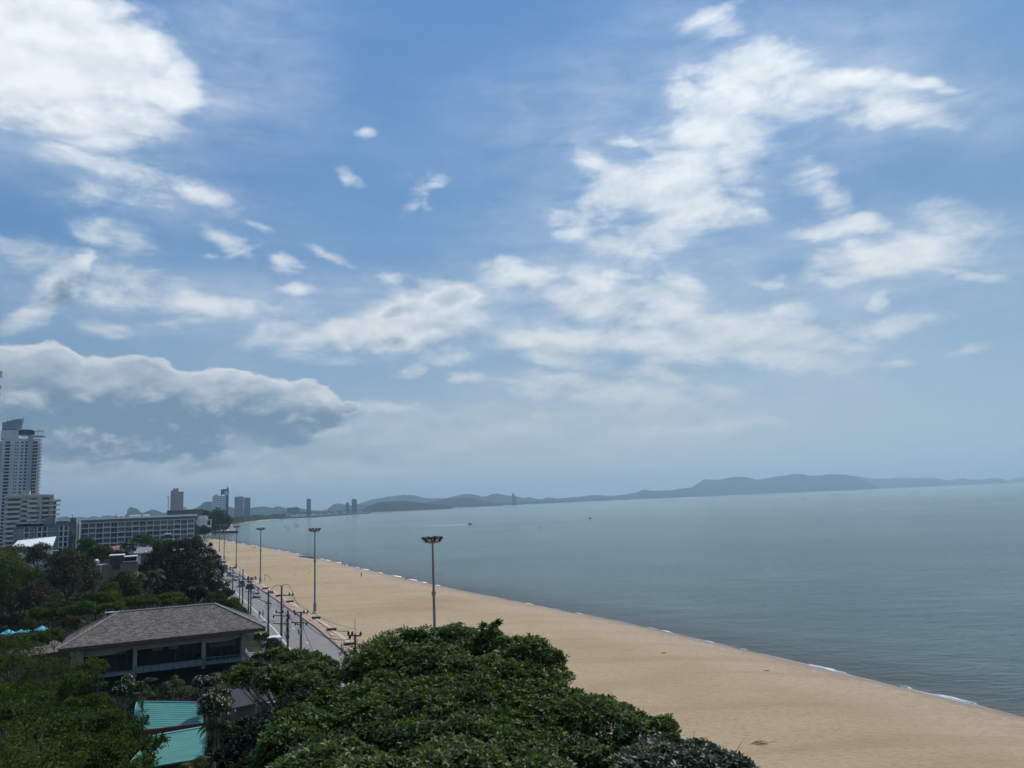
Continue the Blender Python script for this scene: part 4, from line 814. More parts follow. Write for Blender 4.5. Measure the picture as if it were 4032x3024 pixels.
c1 = mixc(nt, ramp(nt, noise(nt, tcx, .35, 3, .6).outputs[0], [(.35, .35), (.6, 0.0)]), c1, (0.07, 0.06, 0.055))
link(nt, c1, b.inputs['Base Color']); b.inputs['Roughness'].default_value = .9; b.inputs['Specular IOR Level'].default_value = .08; bump(nt, br.outputs[1], b, .6, .05)
ri, zr = 6.6, 3.55
def roofmb(mb, x0, x1, y0, y1, ze, zr_, rl, rr, th=.16):
    ym = (y0 + y1) / 2
    v = [(x0, y0, ze), (x1, y0, ze), (x1, y1, ze), (x0, y1, ze), (x0 + rl, ym, ze + zr_), (x1 - rr, ym, ze + zr_)]
    v2 = [(a, b_, c - th) for a, b_, c in v]
    mb.add(v + v2, [(0, 1, 5, 4), (1, 2, 5), (2, 3, 4, 5), (3, 0, 4), (6, 10, 11, 7), (7, 11, 8), (8, 11, 10, 9), (9, 10, 6), (0, 6, 7, 1), (1, 7, 8, 2), (2, 8, 9, 3), (3, 9, 6, 0)])
mb = MB(); roofmb(mb, 0, wid, 0, dep, h0, zr, 7.2, 7.0); roof = mb.build('roof', m_shin, pav)
m_ridge = paint('ridge_tile', (0.30, 0.27, 0.245), .85, .35, 3)
mb = MB(); zt_ = h0 + zr
for a, b_ in (((0, 0, h0), (7.2, dep / 2, zt_)), ((wid, 0, h0), (wid - 7, dep / 2, zt_)), ((7.2, dep / 2, zt_), (wid - 7, dep / 2, zt_)), ((0, dep, h0), (7.2, dep / 2, zt_)), ((wid, dep, h0), (wid - 7, dep / 2, zt_))):
    a, b_ = Vector(a), Vector(b_); n_ = 26
    for i in range(n_): 
        p0 = a.lerp(b_, i / n_); p1 = a.lerp(b_, (i + .92) / n_); mb.tube([p0 + Vector((0, 0, .05)), p1 + Vector((0, 0, .09))], .13, 5)
mb.build('ridge_cap', m_ridge, roof)
m_fas = paint('red_brown_timber', (0.13, 0.055, 0.04), .7, .15, 1)
mb = MB(); mb.box(.05, wid - .05, .06, .16, h0 - .55, h0 - .17); mb.box(wid - .16, wid - .06, .165, dep - .2, h0 - .55, h0 - .17); mb.box(.06, .16, .165, dep - .2, h0 - .55, h0 - .17); mb.build('fascia', m_fas, pav)
mb = MB(); mb.box(.8, wid - 1.2, 1.2, dep - 1.0, h0 - .75, h0 - .56); mb.build('soffit', m_fas, pav)
m_wp = paint('pale_plaster', (0.22, 0.215, 0.205), .8, .08, .5)
zF = 2.45          # floor level of the glazed hall above ground
xw1 = wid - 2.8; xw0 = 2.6
# curved bressummer: underside dips in the middle of each bay
def beam(mb, x0, x1, za, zb, zc):
    n_ = 10; v = []; f = []
    for i in range(n_ + 1):
        t = i / n_; x = x0 + (x1 - x0) * t; lo = (za * (1 - t) + zb * t) + zc * math.sin(math.pi * t)
        v += [(x, 1.6, lo), (x, 1.6, h0 - .76), (x, 1.95, h0 - .76), (x, 1.95, lo)]
    for i in range(n_): 
        for j in range(4): f.append((i * 4 + j, (i + 1) * 4 + j, (i + 1) * 4 + (j + 1) % 4, i * 4 + (j + 1) % 4))
    f += [(0, 1, 2, 3), (n_ * 4 + 3, n_ * 4 + 2, n_ * 4 + 1, n_ * 4)]
    mb.add(v, f)
colx = [xw0 + .25, 9.7, 19.0, xw1 - .3]
mb = MB(); beam(mb, colx[0], colx[1], h0 - 1.7, h0 - 1.2, -.35); beam(mb, colx[1], colx[2], h0 - 1.55, h0 - 1.45, 0); beam(mb, colx[2], colx[3], h0 - 1.55, h0 - 1.15, -.3); mb.build('beam', m_wp, pav)
for x in colx:
    mb = MB(); mb.cbox((x, 1.55, (zF - .9 + h0 - .8) / 2), .55, .5, h0 - .8 - zF + .9); mb.build('column', m_wp, pav)
mb = MB(); mb.box(xw0 + .5, xw1 - .5, 2.4, 2.55, zF, h0 - .78); mb.build('glass_wall', glassy('dark_room_glass', (.008, .010, .012), .22), pav)
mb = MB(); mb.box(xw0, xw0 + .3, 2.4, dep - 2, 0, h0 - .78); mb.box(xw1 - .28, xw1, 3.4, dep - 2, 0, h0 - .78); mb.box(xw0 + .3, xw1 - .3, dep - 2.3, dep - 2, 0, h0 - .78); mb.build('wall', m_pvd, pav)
mb = MB()
for i in range(17): x = xw0 + .8 + i * (xw1 - xw0 - 1.6) / 16; mb.box(x - .04, x + .04, 2.3, 2.395, zF, h0 - 1.0)
mb.build('mullion', m_black0, pav)
for x0_, x1_, z0_, z1_ in ((12.0, 13.4, zF + 2.3, zF + 3.3), (14.2, 15.6, zF + 2.3, zF + 3.3), (19.8, 23.6, zF + 1.9, zF + 3.0), (25.0 - .7, 25.4 - .4, zF + .2, zF + 3.2), (6.2, 8.6, zF + 2.3, zF + 3.2)):
    mb = MB(); mb.box(x0_, x1_, 2.28, 2.29, z0_, z1_); mb.build('window_blind', m_glassb if x0_ != 25.0 - .7 else m_tanw, pav)
mb = MB(); mb.box(xw0, xw1 + 1.0, .9, dep - 2.4, zF - .35, zF - .003); mb.build('floor_slab', m_mgrey, pav)
mb = MB(); mb.box(colx[1], colx[2], .85, .98, zF - .3, zF + .55); mb.build('balcony_wall', paint('grey_blue_parapet', (.16, .175, .19), .6, .06, .6), pav)
mb = MB()
for i in range(19): x = colx[1] + .1 + i * (colx[2] - colx[1] - .2) / 18; (mb.box(x - .025, x + .025, .74, .79, zF - .5, zF + .65) if i % 2 == 0 else None)
mb.box(colx[1], colx[2], .74, .79, zF + .65, zF + .7); mb.build('railing', m_dark, pav)
mb = MB(); n_ = 26
for i in range(n_ + 1):
    t = i / n_; x = colx[2] + (wid + 1.5 - colx[2]) * t; y = .8 - 1.0 * math.sin(t * 2.2) * 1.1
    mb.box(x - .03, x + .03, y - .03, y + .03, zF - .3, zF + .75)
    if i < n_: 
        t2 = (i + 1) / n_; x2 = colx[2] + (wid + 1.5 - colx[2]) * t2; y2 = .8 - 1.0 * math.sin(t2 * 2.2) * 1.1
        for zz in (zF + .75, zF - .2): mb.tube([(x, y, zz), (x2, y2, zz)], .035, 4)
mb.build('railing', m_mgrey, pav)
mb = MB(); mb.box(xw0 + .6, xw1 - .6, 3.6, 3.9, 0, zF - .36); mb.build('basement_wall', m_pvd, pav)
# terrace on the road side
mb = MB(); mb.box(xw1 + .02, wid + 3.6, 1.2, 7.2, zF - .6, zF - .28); mb.build('terrace', paint('terrace_deck', (.27, .26, .25), .8, .1, 1.2), pav)
mb = MB()
for i in range(8):
    for (xa, ya, xb_, yb_) in ((xw1 + .2, 1.25, wid + 3.5, 1.25), (wid + 3.5, 1.25, wid + 3.5, 7.1)):
        t = i / 7; mb.box(xa + (xb_ - xa) * t - .03, xa + (xb_ - xa) * t + .03, ya + (yb_ - ya) * t - .03, ya + (yb_ - ya) * t + .03, zF - .28, zF + .8)
mb.tube([(xw1 + .2, 1.25, zF + .8), (wid + 3.5, 1.25, zF + .8), (wid + 3.5, 7.1, zF + .8)], .04, 4); mb.build('railing', m_mgrey, pav)
mb = MB(); mb.box(wid + .4, wid + 3.6, 7.4, 10.2, 0, zF + 1.5); mb.box(wid + .4, wid + 1.2, 7.4, 10.2, zF + 1.51, zF + 2.0); mb.build('planter_wall', m_greyw, pav)
# annex roofs
p = W(190, 2560, 5.5)
ann = thing('annex', (p.x, p.y, 1.2), rzp + R(18), 'small annex with brown shingle roof at the left end of the pavilion', 'building')
mb = MB(); roofmb(mb, -5, 3.2, -3, 5, 4.3, 1.5, 2.5, 2.5); mb.build('roof', m_shin, ann); mb = MB(); mb.box(-4, 2.4, -2.2, 4.2, 0, 4.2); mb.build('wall', m_tanw, ann)
# small roof peeking over the left hip: rooftop frame
p = W(370, 2440, 7.0)
fr = thing('bar_frame', (p.x - 1, p.y + 6, 1.2), rzp, 'pale metal pergola frame with a white ledge behind the left hip of the shingle roof', 'pergola')
mb = MB(); [mb.box(x - .07, x + .07, -.07, .07, 0, 7.9) for x in (0, 3.0)]; mb.box(-.07, 5.5, -.08, .08, 7.91, 8.0); mb.build('frame', m_greyw, fr); mb = MB(); mb.box(-.2, 3.0, -.5, .5, 6.2, 6.35); mb.build('ledge', m_white, fr)
# retaining wall + white kerb strip behind roof's right hip
p = W(985, 2420, 1.3)
gw = thing('gate_wall', (p.x - 1.2, p.y - 5, 1.3), R(115), 'dark grey garden wall with a white sloping coping beside the utility poles', 'wall')
mb = MB(); mb.box(-3.5, 3.5, -.15, .15, 0, 1.9); mb.build('wall', m_mgrey, gw); mb = MB(); mb.cbox((-3.5 - 2.2, 0, .9), 4.6, .5, .12, 0); mb.build('coping', m_white, gw)
# ================================================================== TEAL ROOFS
m_teal, nt, b = newmat('teal_corrugated_metal'); tcx = objc(nt); s3 = nt.nodes.new('ShaderNodeSeparateXYZ'); link(nt, tcx, s3.inputs[0])
wv_ = mth(nt, 'SINE', mth(nt, 'MULTIPLY', s3.outputs[1], 17.0))
nz = noise(nt, vmth(nt, 'MULTIPLY', tcx, (.3, 1.0, 1.0)), .9, 5, .65).outputs[0]
c1 = ramp(nt, nz, [(.3, (0.044, 0.175, 0.155)), (.7, (0.080, 0.245, 0.212))])
c1 = mixc(nt, ramp(nt, wv_, [(.72, 0.0), (.95, .38)]), c1, (0.035, 0.14, 0.135))
link(nt, c1, b.inputs['Base Color']); b.inputs['Roughness'].default_value = .5; b.inputs['Specular IOR Level'].default_value = .25; bump(nt, wv_, b, .6, .04)
m_tealb = paint('teal_edge', (0.20, 0.42, 0.40), .5, .08, 2)
def teal_roof(q, zs, label, sag=3.6):
    pts = [W(a, b_, z) for (a, b_), z in zip(q, zs)]      # near-left, near-right, far-right, far-left
    c = sum(pts, Vector()) / 4; ex = (pts[1] - pts[0]); rz = math.atan2(ex.y, ex.x)
    root = thing('teal_roof_hut', (c.x, c.y, 1.25), rz, label, 'hut'); M = Matrix.Rotation(-rz, 3, 'Z')
    L = [M @ Vector((p.x - c.x, p.y - c.y, p.z - 1.25)) for p in pts]
    mb = MB(); mb.add(L + [v - Vector((0, 0, .08)) for v in L], [(0, 1, 2, 3), (7, 6, 5, 4), (0, 4, 5, 1), (1, 5, 6, 2), (2, 6, 7, 3), (3, 7, 4, 0)]); mb.build('roof', m_teal, root)
    mb = MB(); mb.tube([L[3] + Vector((0, 0, .05)), L[0] + Vector((0, 0, .05)), L[1] + Vector((0, 0, .05))], .06, 4); mb.tube([L[3] + Vector((0, 0, .06)), L[2] + Vector((0, 0, .06))], .07, 4); mb.build('gutter', m_tealb, root)
    x0 = max(L[0].x, L[3].x) + .6; x1 = min(L[1].x, L[2].x) - .6; y0 = max(L[0].y, L[1].y) + .7; y1 = min(L[2].y, L[3].y) - .7
    zl = min(v.z for v in L) - .25
    mb = MB(); mb.box(x0, x1, y0, y1, 0, zl); mb.build('wall', paint('dark_timber', (.05, .035, .03), .8, .2, 1), root); return root
teal_roof([(522, 2872), (800, 2872), (800, 2768), (537, 2763)], [4.6, 4.6, 6.0, 6.0], 'hut with a plain teal corrugated metal roof, farther of the two teal roofs')
teal_roof([(480, 3040), (805, 2985), (812, 2862), (605, 2898)], [4.4, 4.4, 5.6, 5.6], 'hut with a teal metal roof, nearer of the two teal roofs, partly under leaves')
p0_, p1_ = W(545, 2892, 5.5), W(800, 2856, 5.6)
hb = thing('roof_flashing', ((p0_ + p1_) / 2), math.atan2((p1_ - p0_).y, (p1_ - p0_).x), 'dark red timber fence board between the two teal roofs', 'fence')
mb = MB(); L_ = (p1_ - p0_).length; mb.box(-L_ / 2, L_ / 2, .0, .1, -.4, .28); mb.box(-L_ / 2 + .2, -L_ / 2 + .35, .02, .12, -4.2, -.41); mb.box(L_ / 2 - .35, L_ / 2 - .2, .02, .12, -4.2, -.41); mb.build('board', m_fas, hb)
# grey roof sliver under the big tree
p = W(1000, 2735, 5.5); q_ = [W(912, 2790, 5.0), W(1110, 2745, 5.0), W(1105, 2672, 6.4), W(912, 2716, 6.4)]
gr = thing('grey_roof_shed', (p.x, p.y, 1.25), 0, 'shed with a dark grey metal roof half hidden by the big foreground tree', 'shed')
L = [v - Vector((p.x, p.y, 1.25)) for v in q_]
mb = MB(); mb.add(L + [v - Vector((0, 0, .15)) for v in L], [(0, 1, 2, 3), (7, 6, 5, 4), (0, 4, 5, 1), (1, 5, 6, 2), (2, 6, 7, 3), (3, 7, 4, 0)]); mb.build('roof', paint('grey_sheet_roof', (.06, .06, .068), .8, .1, 1, spec=.05), gr)
mb = MB(); mb.box(-2.2, 2.6, -1.2, 1.6, 0, 3.6); mb.build('wall', m_tanw, gr)
# ================================================================== PARASOLS
m_aqua = paint('aqua_canvas', (0.10, 0.42, 0.50), .8, .08, 2); m_blue = paint('blue_canvas', (0.16, 0.22, 0.50), .8, .08, 2)
def parasol(px, py, mat, label, r=1.9, z=1.3, grp=None, sq=True):
    c = W(px, py, z + 2.7); root = thing('parasol', (c.x, c.y, z), R(25), label, 'parasol', grp); n_ = 4 if sq else 8
    mb = MB(); v = [(0, 0, 2.95)] + [(r * math.cos(2 * math.pi * i / n_), r * math.sin(2 * math.pi * i / n_), 2.2) for i in range(n_)]
    v += [(x, y, zz - .22) for x, y, zz in v[1:]]
    mb.add(v, [(0, 1 + i, 1 + (i + 1) % n_) for i in range(n_)] + [(1 + i, 1 + n_ + i, 1 + n_ + (i + 1) % n_, 1 + (i + 1) % n_) for i in range(n_)]); mb.build('canopy', mat, root)
    mb = MB(); mb.tube([(0, 0, 0), (0, 0, 3.05)], .04, 6); mb.build('pole', m_greyw, root)
    mb = MB(); mb.cbox((0, 0, .06), .6, .6, .12); mb.build('base', m_conc, root)
G3 = 'aqua parasols in the resort garden'
parasol(33, 2483, m_aqua, 'aqua parasol at the left edge, leftmost of three in a row', 1.5, grp=G3)
parasol(95, 2476, m_aqua, 'aqua parasol in the middle of a row of three', 1.4, grp=G3)
parasol(165, 2468, m_aqua, 'aqua parasol half hidden by a bush, rightmost of three in a row', 1.45, grp=G3)
parasol(316, 2440, m_blue, 'pale blue parasol by itself behind the left hip of the shingle roof', 1.0)
for px, py in ((195, 2452), (222, 2450), (248, 2446)):
    pass
# ================================================================== LAMP MASTS
m_steel = paint('mast_steel', (0.20, 0.20, 0.20), .5, .1, .6, metal=.3); m_black = paint('black_housing', (0.018, 0.018, 0.02), .4, .2, 2); m_lens = paint('lamp_glass', (0.50, 0.46, 0.42), .2, .1, 3)
def lamp_mast(loc, ztop, label, n_, rz):
    Hh = ztop - loc[2]; root = thing('lamp_mast', loc, rz, label, 'floodlight mast', 'floodlight masts along the beach')
    mb = MB(); mb.tube([(0, 0, .25), (0, 0, Hh * .5), (0, 0, Hh)], [.27, .19, .12], 10); mb.build('pole', m_steel, root, True)
    mb = MB(); mb.tube([(0, 0, 0), (0, 0, .22), (0, 0, .5)], [.62, .6, .33], 8); mb.build('base', m_conc, root)
    mb = MB(); mb.tube([(0, 0, .5), (0, 0, 2.3)], [.36, .34], 8); mb.build('door_sleeve', m_steel, root)
    mb = MB(); mb.tube([(0, 0, Hh * .62), (0, 0, Hh * .62 + .5)], [.3, .3], 8); mb.build('collar', m_steel, root)
    mb = MB(); R_ = .95
    mb.tube([(R_ * math.cos(a * math.pi / 6), R_ * math.sin(a * math.pi / 6), Hh + .1) for a in range(13)], .05, 4)
    for a in range(4): mb.tube([(0, 0, Hh - .05), (R_ * math.cos(a * math.pi / 2), R_ * math.sin(a * math.pi / 2), Hh + .1)], .06, 4)
    mb.tube([(0, 0, Hh), (0, 0, Hh + 1.2)], .02, 4); mb.build('head_frame', m_steel, root)
    mb = MB(); mb.ball((0, 0, Hh + .38), .14, n=6, k=5); mb.build('beacon', m_lens, root)
    for k in range(n_):
        a = 2 * math.pi * (k + .5) / n_
        M = Matrix.Rotation(a, 4, 'Z') @ Matrix.Translation((1.25, 0, Hh + .48)) @ Matrix.Rotation(R(-52), 4, 'Y')
        mb = MB(); v = [M @ Vector((x, y, z)) for z, sc in ((-.13, .8), (.13, 1)) for x, y in ((-.42 * sc, -.36 * sc), (.42 * sc, -.36 * sc), (.42 * sc, .36 * sc), (-.42 * sc, .36 * sc))]
        # the lit face looks outwards and down
        mb.add(v, [(0, 3, 2, 1), (4, 5, 6, 7), (0, 1, 5, 4), (1, 2, 6, 5), (2, 3, 7, 6), (3, 0, 4, 7)]); fl = mb.build('floodlight', m_black, root)
        mb = MB(); mb.add([M @ Vector((x, y, -.135)) for x, y in ((-.27, -.22), (.27, -.22), (.27, .22), (-.27, .22))], [(3, 2, 1, 0)]); mb.build('lamp_glass', m_lens, fl)
    return root
mp_ = P(1703, 2138, 110); lamp_mast((mp_.x, 110, 1.5), mp_.z, 'nearest and tallest-looking floodlight mast, its foot hidden behind the big tree', 8, R(12))
for (bx_, by_), tz, lb in (((1240, 2415), 2094, 'floodlight mast standing on open sand by the brown benches, second nearest'), ((1025, 2299), 2088, 'floodlight mast beside the wooden goal frame, third nearest'), ((930, 2240), 2078, 'floodlight mast right of the grey roadside hoarding, fourth nearest'), ((882, 2205), 2073, 'floodlight mast level with the row of parked cars, fifth nearest'), ((864, 2174), 2068, 'farthest floodlight mast, by the round shrub')):
    c = W(bx_, by_, 1.5); tp = P(bx_ - 4, tz, c.y); lamp_mast((c.x, c.y, 1.5), tp.z, lb, 8, R(by_ % 30))
# ================================================================== UTILITY POLES
m_pole = paint('weathered_concrete_pole', (0.105, 0.098, 0.095), .9, .2, 1.5); m_ins = paint('brown_porcelain', (0.030, 0.016, 0.014), .35, .3, 4); m_arm = paint('crossarm', (0.15, 0.11, 0.095), .85, .2, 2); m_cab = paint('black_cable', (0.018, 0.017, 0.017), .6, .2, 2)
TIPS = {}
def upole(key, px, pytop, pybase, label, arms=(), trans=None, r=.13, lean=0):
    c = W(px, pybase, 1.42); tp = P(px + lean, pytop, c.y); Hh = tp.z - 1.42
    rz = R(-24) + math.atan2(0, 1); root = thing('utility_pole', (c.x, c.y, 1.42), rz, label, 'utility pole', 'utility poles along the road')
    mb = MB(); mb.tube([(0, 0, 0), (0, 0, Hh)], [r * 1.5, r * 1.05], 6); mb.build('pole', m_pole, root)
    M = Matrix.Translation((c.x, c.y, 1.42)) @ Matrix.Rotation(rz, 4, 'Z'); tips = []
    for (pya, l, rr, ins) in arms:
        z = P(px, pya, c.y).z - 1.42
        mb = MB(); mb.box(-l, rr, -.26, -.12, z - .085, z + .085); a_ = mb.build('crossarm', m_arm, root)
        mb = MB(); mb.tube([(-l * .45, -.17, z), (0, -.12, z - .6)], .025, 4); mb.tube([(rr * .45, -.17, z), (0, -.12, z - .6)], .025, 4); mb.build('brace', m_arm, a_)
        for q in ins:
            x = -l + (l + rr) * abs(q); up = 1 if q >= 0 else -1
            if q == -9: continue
            mb = MB(); mb.tube([(x, -.17, z + up * .06), (x, -.17, z + up * .18), (x, -.17, z + up * .30), (x, -.17, z + up * .5)], [.08, .18, .16, .05], 6); mb.build('insulator', m_ins, a_)
            tips.append(M @ Vector((x, -.17, z + up * .5)))
    if trans:
        z = P(px, trans, c.y).z - 1.42
        mb = MB(); mb.tube([(.0, -.42, z - .5), (.0, -.42, z + .35), (0, -.42, z + .5)], [.24, .26, .15], 8); mb.build('transformer', m_metal, root)
    TIPS[key] = (M, Hh, tips); return root
upole('p0', 872, 2214, 2312, 'utility pole at the edge of the huge dark tree, nearest the grey hoarding', [(2216, .3, 2.1, (.5, .97))])
upole('p1', 916, 2233, 2342, 'utility pole carrying a blue sign at its foot', [(2236, 1.1, 1.2, (.05, -.1, .75, .95))])
upole('p2', 943, 2243, 2383, 'thin bare utility pole, left of a close pair without crossarms', (), r=.09)
upole('p3', 955, 2241, 2382, 'thick bare utility pole, right of a close pair without crossarms', (), r=.14)
upole('p4', 978, 2268, 2416, 'left leg pole of the roadside transformer platform', [(2281, 1.7, 2.6, (.1, .35, .7, .97)), (2290, .6, 1.8, ())])
upole('p5', 987, 2272, 2418, 'right leg pole of the roadside transformer platform', [(2275, .9, 1.7, (.05, .97)), (2312, 1.6, 1.5, (-.1, -.9)), (2330, 1.7, 1.3, ())])
upole('p6', 1056, 2325, 2502, 'utility pole with coiled cable loops beside the grass verge', [(2334, .8, 1.6, (.6, .8)), (2375, .5, 1.0, ())], r=.15)
upole('p7', 1108, 2306, 2516, 'tallest utility pole with one-sided upper arm and two lower insulator arms', [(2343, .1, 3.0, (.7, .97)), (2412, 1.3, .7, (.1, .9)), (2424, 1.9, 2.0, (-.02, -.97)), (2455, 1.9, 1.7, ())], r=.16, lean=1)
upole('p8', 1133, 2402, 2556, 'short utility pole wrapped in a tangle of black cable', (), r=.15)
upole('p9', 1185, 2408, 2566, 'utility pole with a grey transformer and two wide crossarms, right of the cable tangle', [(2412, 1.5, 1.7, (.04, -.1, .72, .97)), (2451, 2.0, 1.7, (-.25, -.9))], trans=2485, r=.16)
upole('p10', 1401, 2496, 2795, 'nearest utility pole, with a thin rod on top, left of the big tree', [(2501, .95, 1.0, (.04, -.15, .33, .97))], r=.14)
M10, H10, t10 = TIPS['p10']
rt = [o for o in bpy.data.objects if o.name.startswith('utility_pole')][-1]
mb = MB(); mb.tube([(0, 0, H10), (0, 0, P(1398, 2438, (M10 @ Vector((0, 0, 0))).y).z - 1.42)], .035, 5); mb.build('rod', m_arm, rt)
c4, c5 = TIPS['p4'][0].translation, TIPS['p5'][0].translation
tpz = P(982, 2316, c4.y).z
tr = thing('transformer_platform', ((c4 + c5) / 2).xy.to_3d() + Vector((0, 0, tpz)), R(-24), 'grey transformer bank on a platform hung between two poles', 'transformer')
mb = MB(); mb.box(-1.2, 1.3, -.5, .5, -.1, 0); mb.build('platform', m_arm, tr)
for x in (-.7, .05, .8): mb = MB(); mb.tube([(x, 0, 0), (x, 0, .85), (x, 0, 1.05)], [.32, .32, .2], 10); mb.build('transformer_can', m_mgrey, tr)
mb = MB(); mb.box(-.95, 1.05, -.36, .36, 1.052, 1.1); mb.build('cover', m_white, tr)
def cable(a, b_, sag, label, r=.02, n_=14):
    r = r * 1.5
    a, b_ = Vector(a), Vector(b_); mid = (a + b_) / 2; mb = MB()
    mb.tube([a.lerp(b_, i / n_) - mid - Vector((0, 0, sag * 4 * (i / n_) * (1 - i / n_))) for i in range(n_ + 1)], r, 4)
    o = mb.build('cable', m_cab, None, loc=mid); tag(o, label, 'cable', 'overhead cables')
def tip(k, i): return TIPS[k][2][i % max(1, len(TIPS[k][2]))] if TIPS[k][2] else TIPS[k][0] @ Vector((0, 0, TIPS[k][1] - .3))
def top(k, dz=.2): return TIPS[k][0] @ Vector((0, 0, TIPS[k][1] - dz))
cable(tip('p10', 0), tip('p9', 3), 1.1, 'upper cable sagging over the red pavement from the nearest pole to the transformer pole', .028)
cable(tip('p10', 1), tip('p9', 0), 1.6, 'lower cable sagging over the red pavement from the nearest pole to the transformer pole', .028)
cable(tip('p9', 2), tip('p7', 1), .8, 'right cable sloping from the transformer pole up to the one-sided arm of the tallest pole', .025)
cable(tip('p9', 3), tip('p7', 0), .5, 'left cable sloping from the transformer pole up to the one-sided arm of the tallest pole', .025)
cable(top('p7', .0), tip('p6', 0), -.5, 'arched cable from the top of the tallest pole down to the pole with cable loops', .03)
cable(top('p7', .1), tip('p7', 1), -.9, 'curved jumper cable from the tallest pole top to its own arm end', .025)
cable(top('p8', .9), top('p9', 2.2), .5, 'black cable between the tangled pole and the transformer pole', .05)
cable(top('p6', 2.3), top('p5', 3.6), .5, 'cable bundle from the looped pole back to the transformer platform', .06)
cable(top('p3', 3.5), top('p5', 3.0), .6, 'thick cable from the bare pole pair to the transformer platform', .05)
cable(top('p3', 3.3), top('p1', 3.2), .9, 'thick cable from the bare pole pair to the pole with the blue sign', .045)
cable(top('p1', .1), top('p0', .1), .5, 'far cable between the blue-sign pole and the pole by the dark tree', .03)
cable(tip('p1', 2), tip('p4', 0), .6, 'far cable from the blue-sign pole to the transformer platform', .025)
cable(top('p10', .6), W(1500, 2680, 7.5), .1, 'stay cable running from the nearest pole into the big tree', .025)
cable(top('p9', 1.8), W(1250, 2600, 5.0), .2, 'stay cable running from the transformer pole into the tree crown', .025)
cable(W(1240, 2418, 1.7), W(1395, 2475, 5.5), .4, 'thin rope from the foot of the second mast over the sand', .02)
for k, off in (('p6', 1.9), ('p7', 2.6), ('p9', 1.5), ('p5', 1.5), ('p1', 2.4)):
    M, Hh, _ = TIPS[k]; mb = MB()
    for j in range(3):
        rr = .55 + .22 * j; cx0 = .25 - .15 * j
        mb.tube([(cx0 + rr * math.sin(a) * .9, -.2, Hh - off - .9 + rr * math.cos(a)) for a in [i * math.pi / 9 - .2 for i in range(17)]], .022, 4)
    o = mb.build('cable_loop', m_cab, None, loc=M.translation, rz=R(-24)); tag(o, {'p6': 'hanging cable loops on the pole beside the grass verge', 'p7': 'drooping jumper loops on the tallest pole', 'p9': 'drooping jumper loops on the transformer pole', 'p5': 'cable loops on the transformer platform legs', 'p1': 'cable coil on the pole with the blue sign'}[k], 'cable loop', 'cable loops')
M, Hh, _ = TIPS['p8']; mb = MB(); rr_ = random.Random(4)
for j in range(26): 
    z0 = rr_.uniform(2.4, 6.6); a = rr_.uniform(0, 6.3); mb.tube([(.22 * math.cos(a) , .22 * math.sin(a), z0), (rr_.uniform(-.6, .6), rr_.uniform(-.4, .1), z0 - rr_.uniform(.3, .9)), (.2 * math.cos(a + 2), .2 * math.sin(a + 2), z0 - rr_.uniform(.8, 1.8))], .04, 4)
tag(mb.build('cable_tangle', m_cab, None, loc=M.translation), 'dense black tangle of cables wrapped round the short pole', 'cables')
# signs
def sign(px, py, base_py, w, h, mat, label, cat='sign'):
    c = W(px, base_py, 1.42); z = P(px, py, c.y).z - 1.42; root = thing('sign', (c.x, c.y - .25, 1.42), math.atan2(-c.x, c.y) , label, cat)
    mb = MB(); mb.box(-w / 2, w / 2, -.04, .04, z - h / 2, z + h / 2); mb.build('panel', mat, root); mb = MB(); mb.tube([(0, .08, 0), (0, .08, z)], .05, 5); mb.build('post', m_mgrey, root)
sign(919, 2331, 2345, 1.25, 1.1, paint('sign_blue', (.09, .12, .20), .6, .1, 2), 'small dark blue square sign at the roadside by a utility pole')
c = W(887, 2262, 1.42); hd = thing('hoarding', (c.x, c.y, 1.42), math.atan2(-c.x, c.y) + 0, 'tall grey slatted hoarding panel on posts beside the far road', 'hoarding')
mb = MB(); mb.box(-.85, .85, -.06, .06, .7, 3.9); [mb.box(x - .03, x + .03, -.10, -.062, .7, 3.9) for x in (-.8, -.4, 0, .4, .8)]; mb.build('panel', paint('hoarding_grey', (.20, .20, .19), .7, .15, 3), hd); mb = MB(); [mb.box(x - .06, x + .06, .07, .16, 0, 3.9) for x in (-.7, .7)]; mb.build('post', m_mgrey, hd)
# small roofed hut by the dark tree
c = W(862, 2322, 1.3); hut = thing('sentry_hut', (c.x - 1.5, c.y + 1, 1.3), R(-20), 'small dark hut with a pale pyramid roof under the huge dark tree', 'hut')
mb = MB(); roofmb(mb, -2.2, 2.2, -2, 2, 2.9, 1.3, 1.9, 1.9); mb.build('roof', paint('pale_thatch', (.24, .23, .20), .9, .2, 2), hut); mb = MB(); mb.box(-1.6, 1.6, -1.5, 1.5, 0, 2.75); mb.build('wall', m_dark, hut)
# beach-head shelter roof
c = W(812, 2128, 1.4); sh = thing('beach_shelter', (c.x, c.y, 1.4), R(20), 'brown-roofed open beach shelter at the far end of the sand', 'shelter')
mb = MB(); roofmb(mb, -6, 6.5, -4, 4, 2.6, 2.2, 4, 3); mb.build('roof', paint('brown_thatch', (.12, .09, .08), .9, .15, .8), sh); mb = MB(); [mb.tube([(x, y, 0), (x, y, 2.7)], .12, 5) for x in (-5, 0, 5.5) for y in (-3, 3)]; mb.build('post', m_brown, sh)
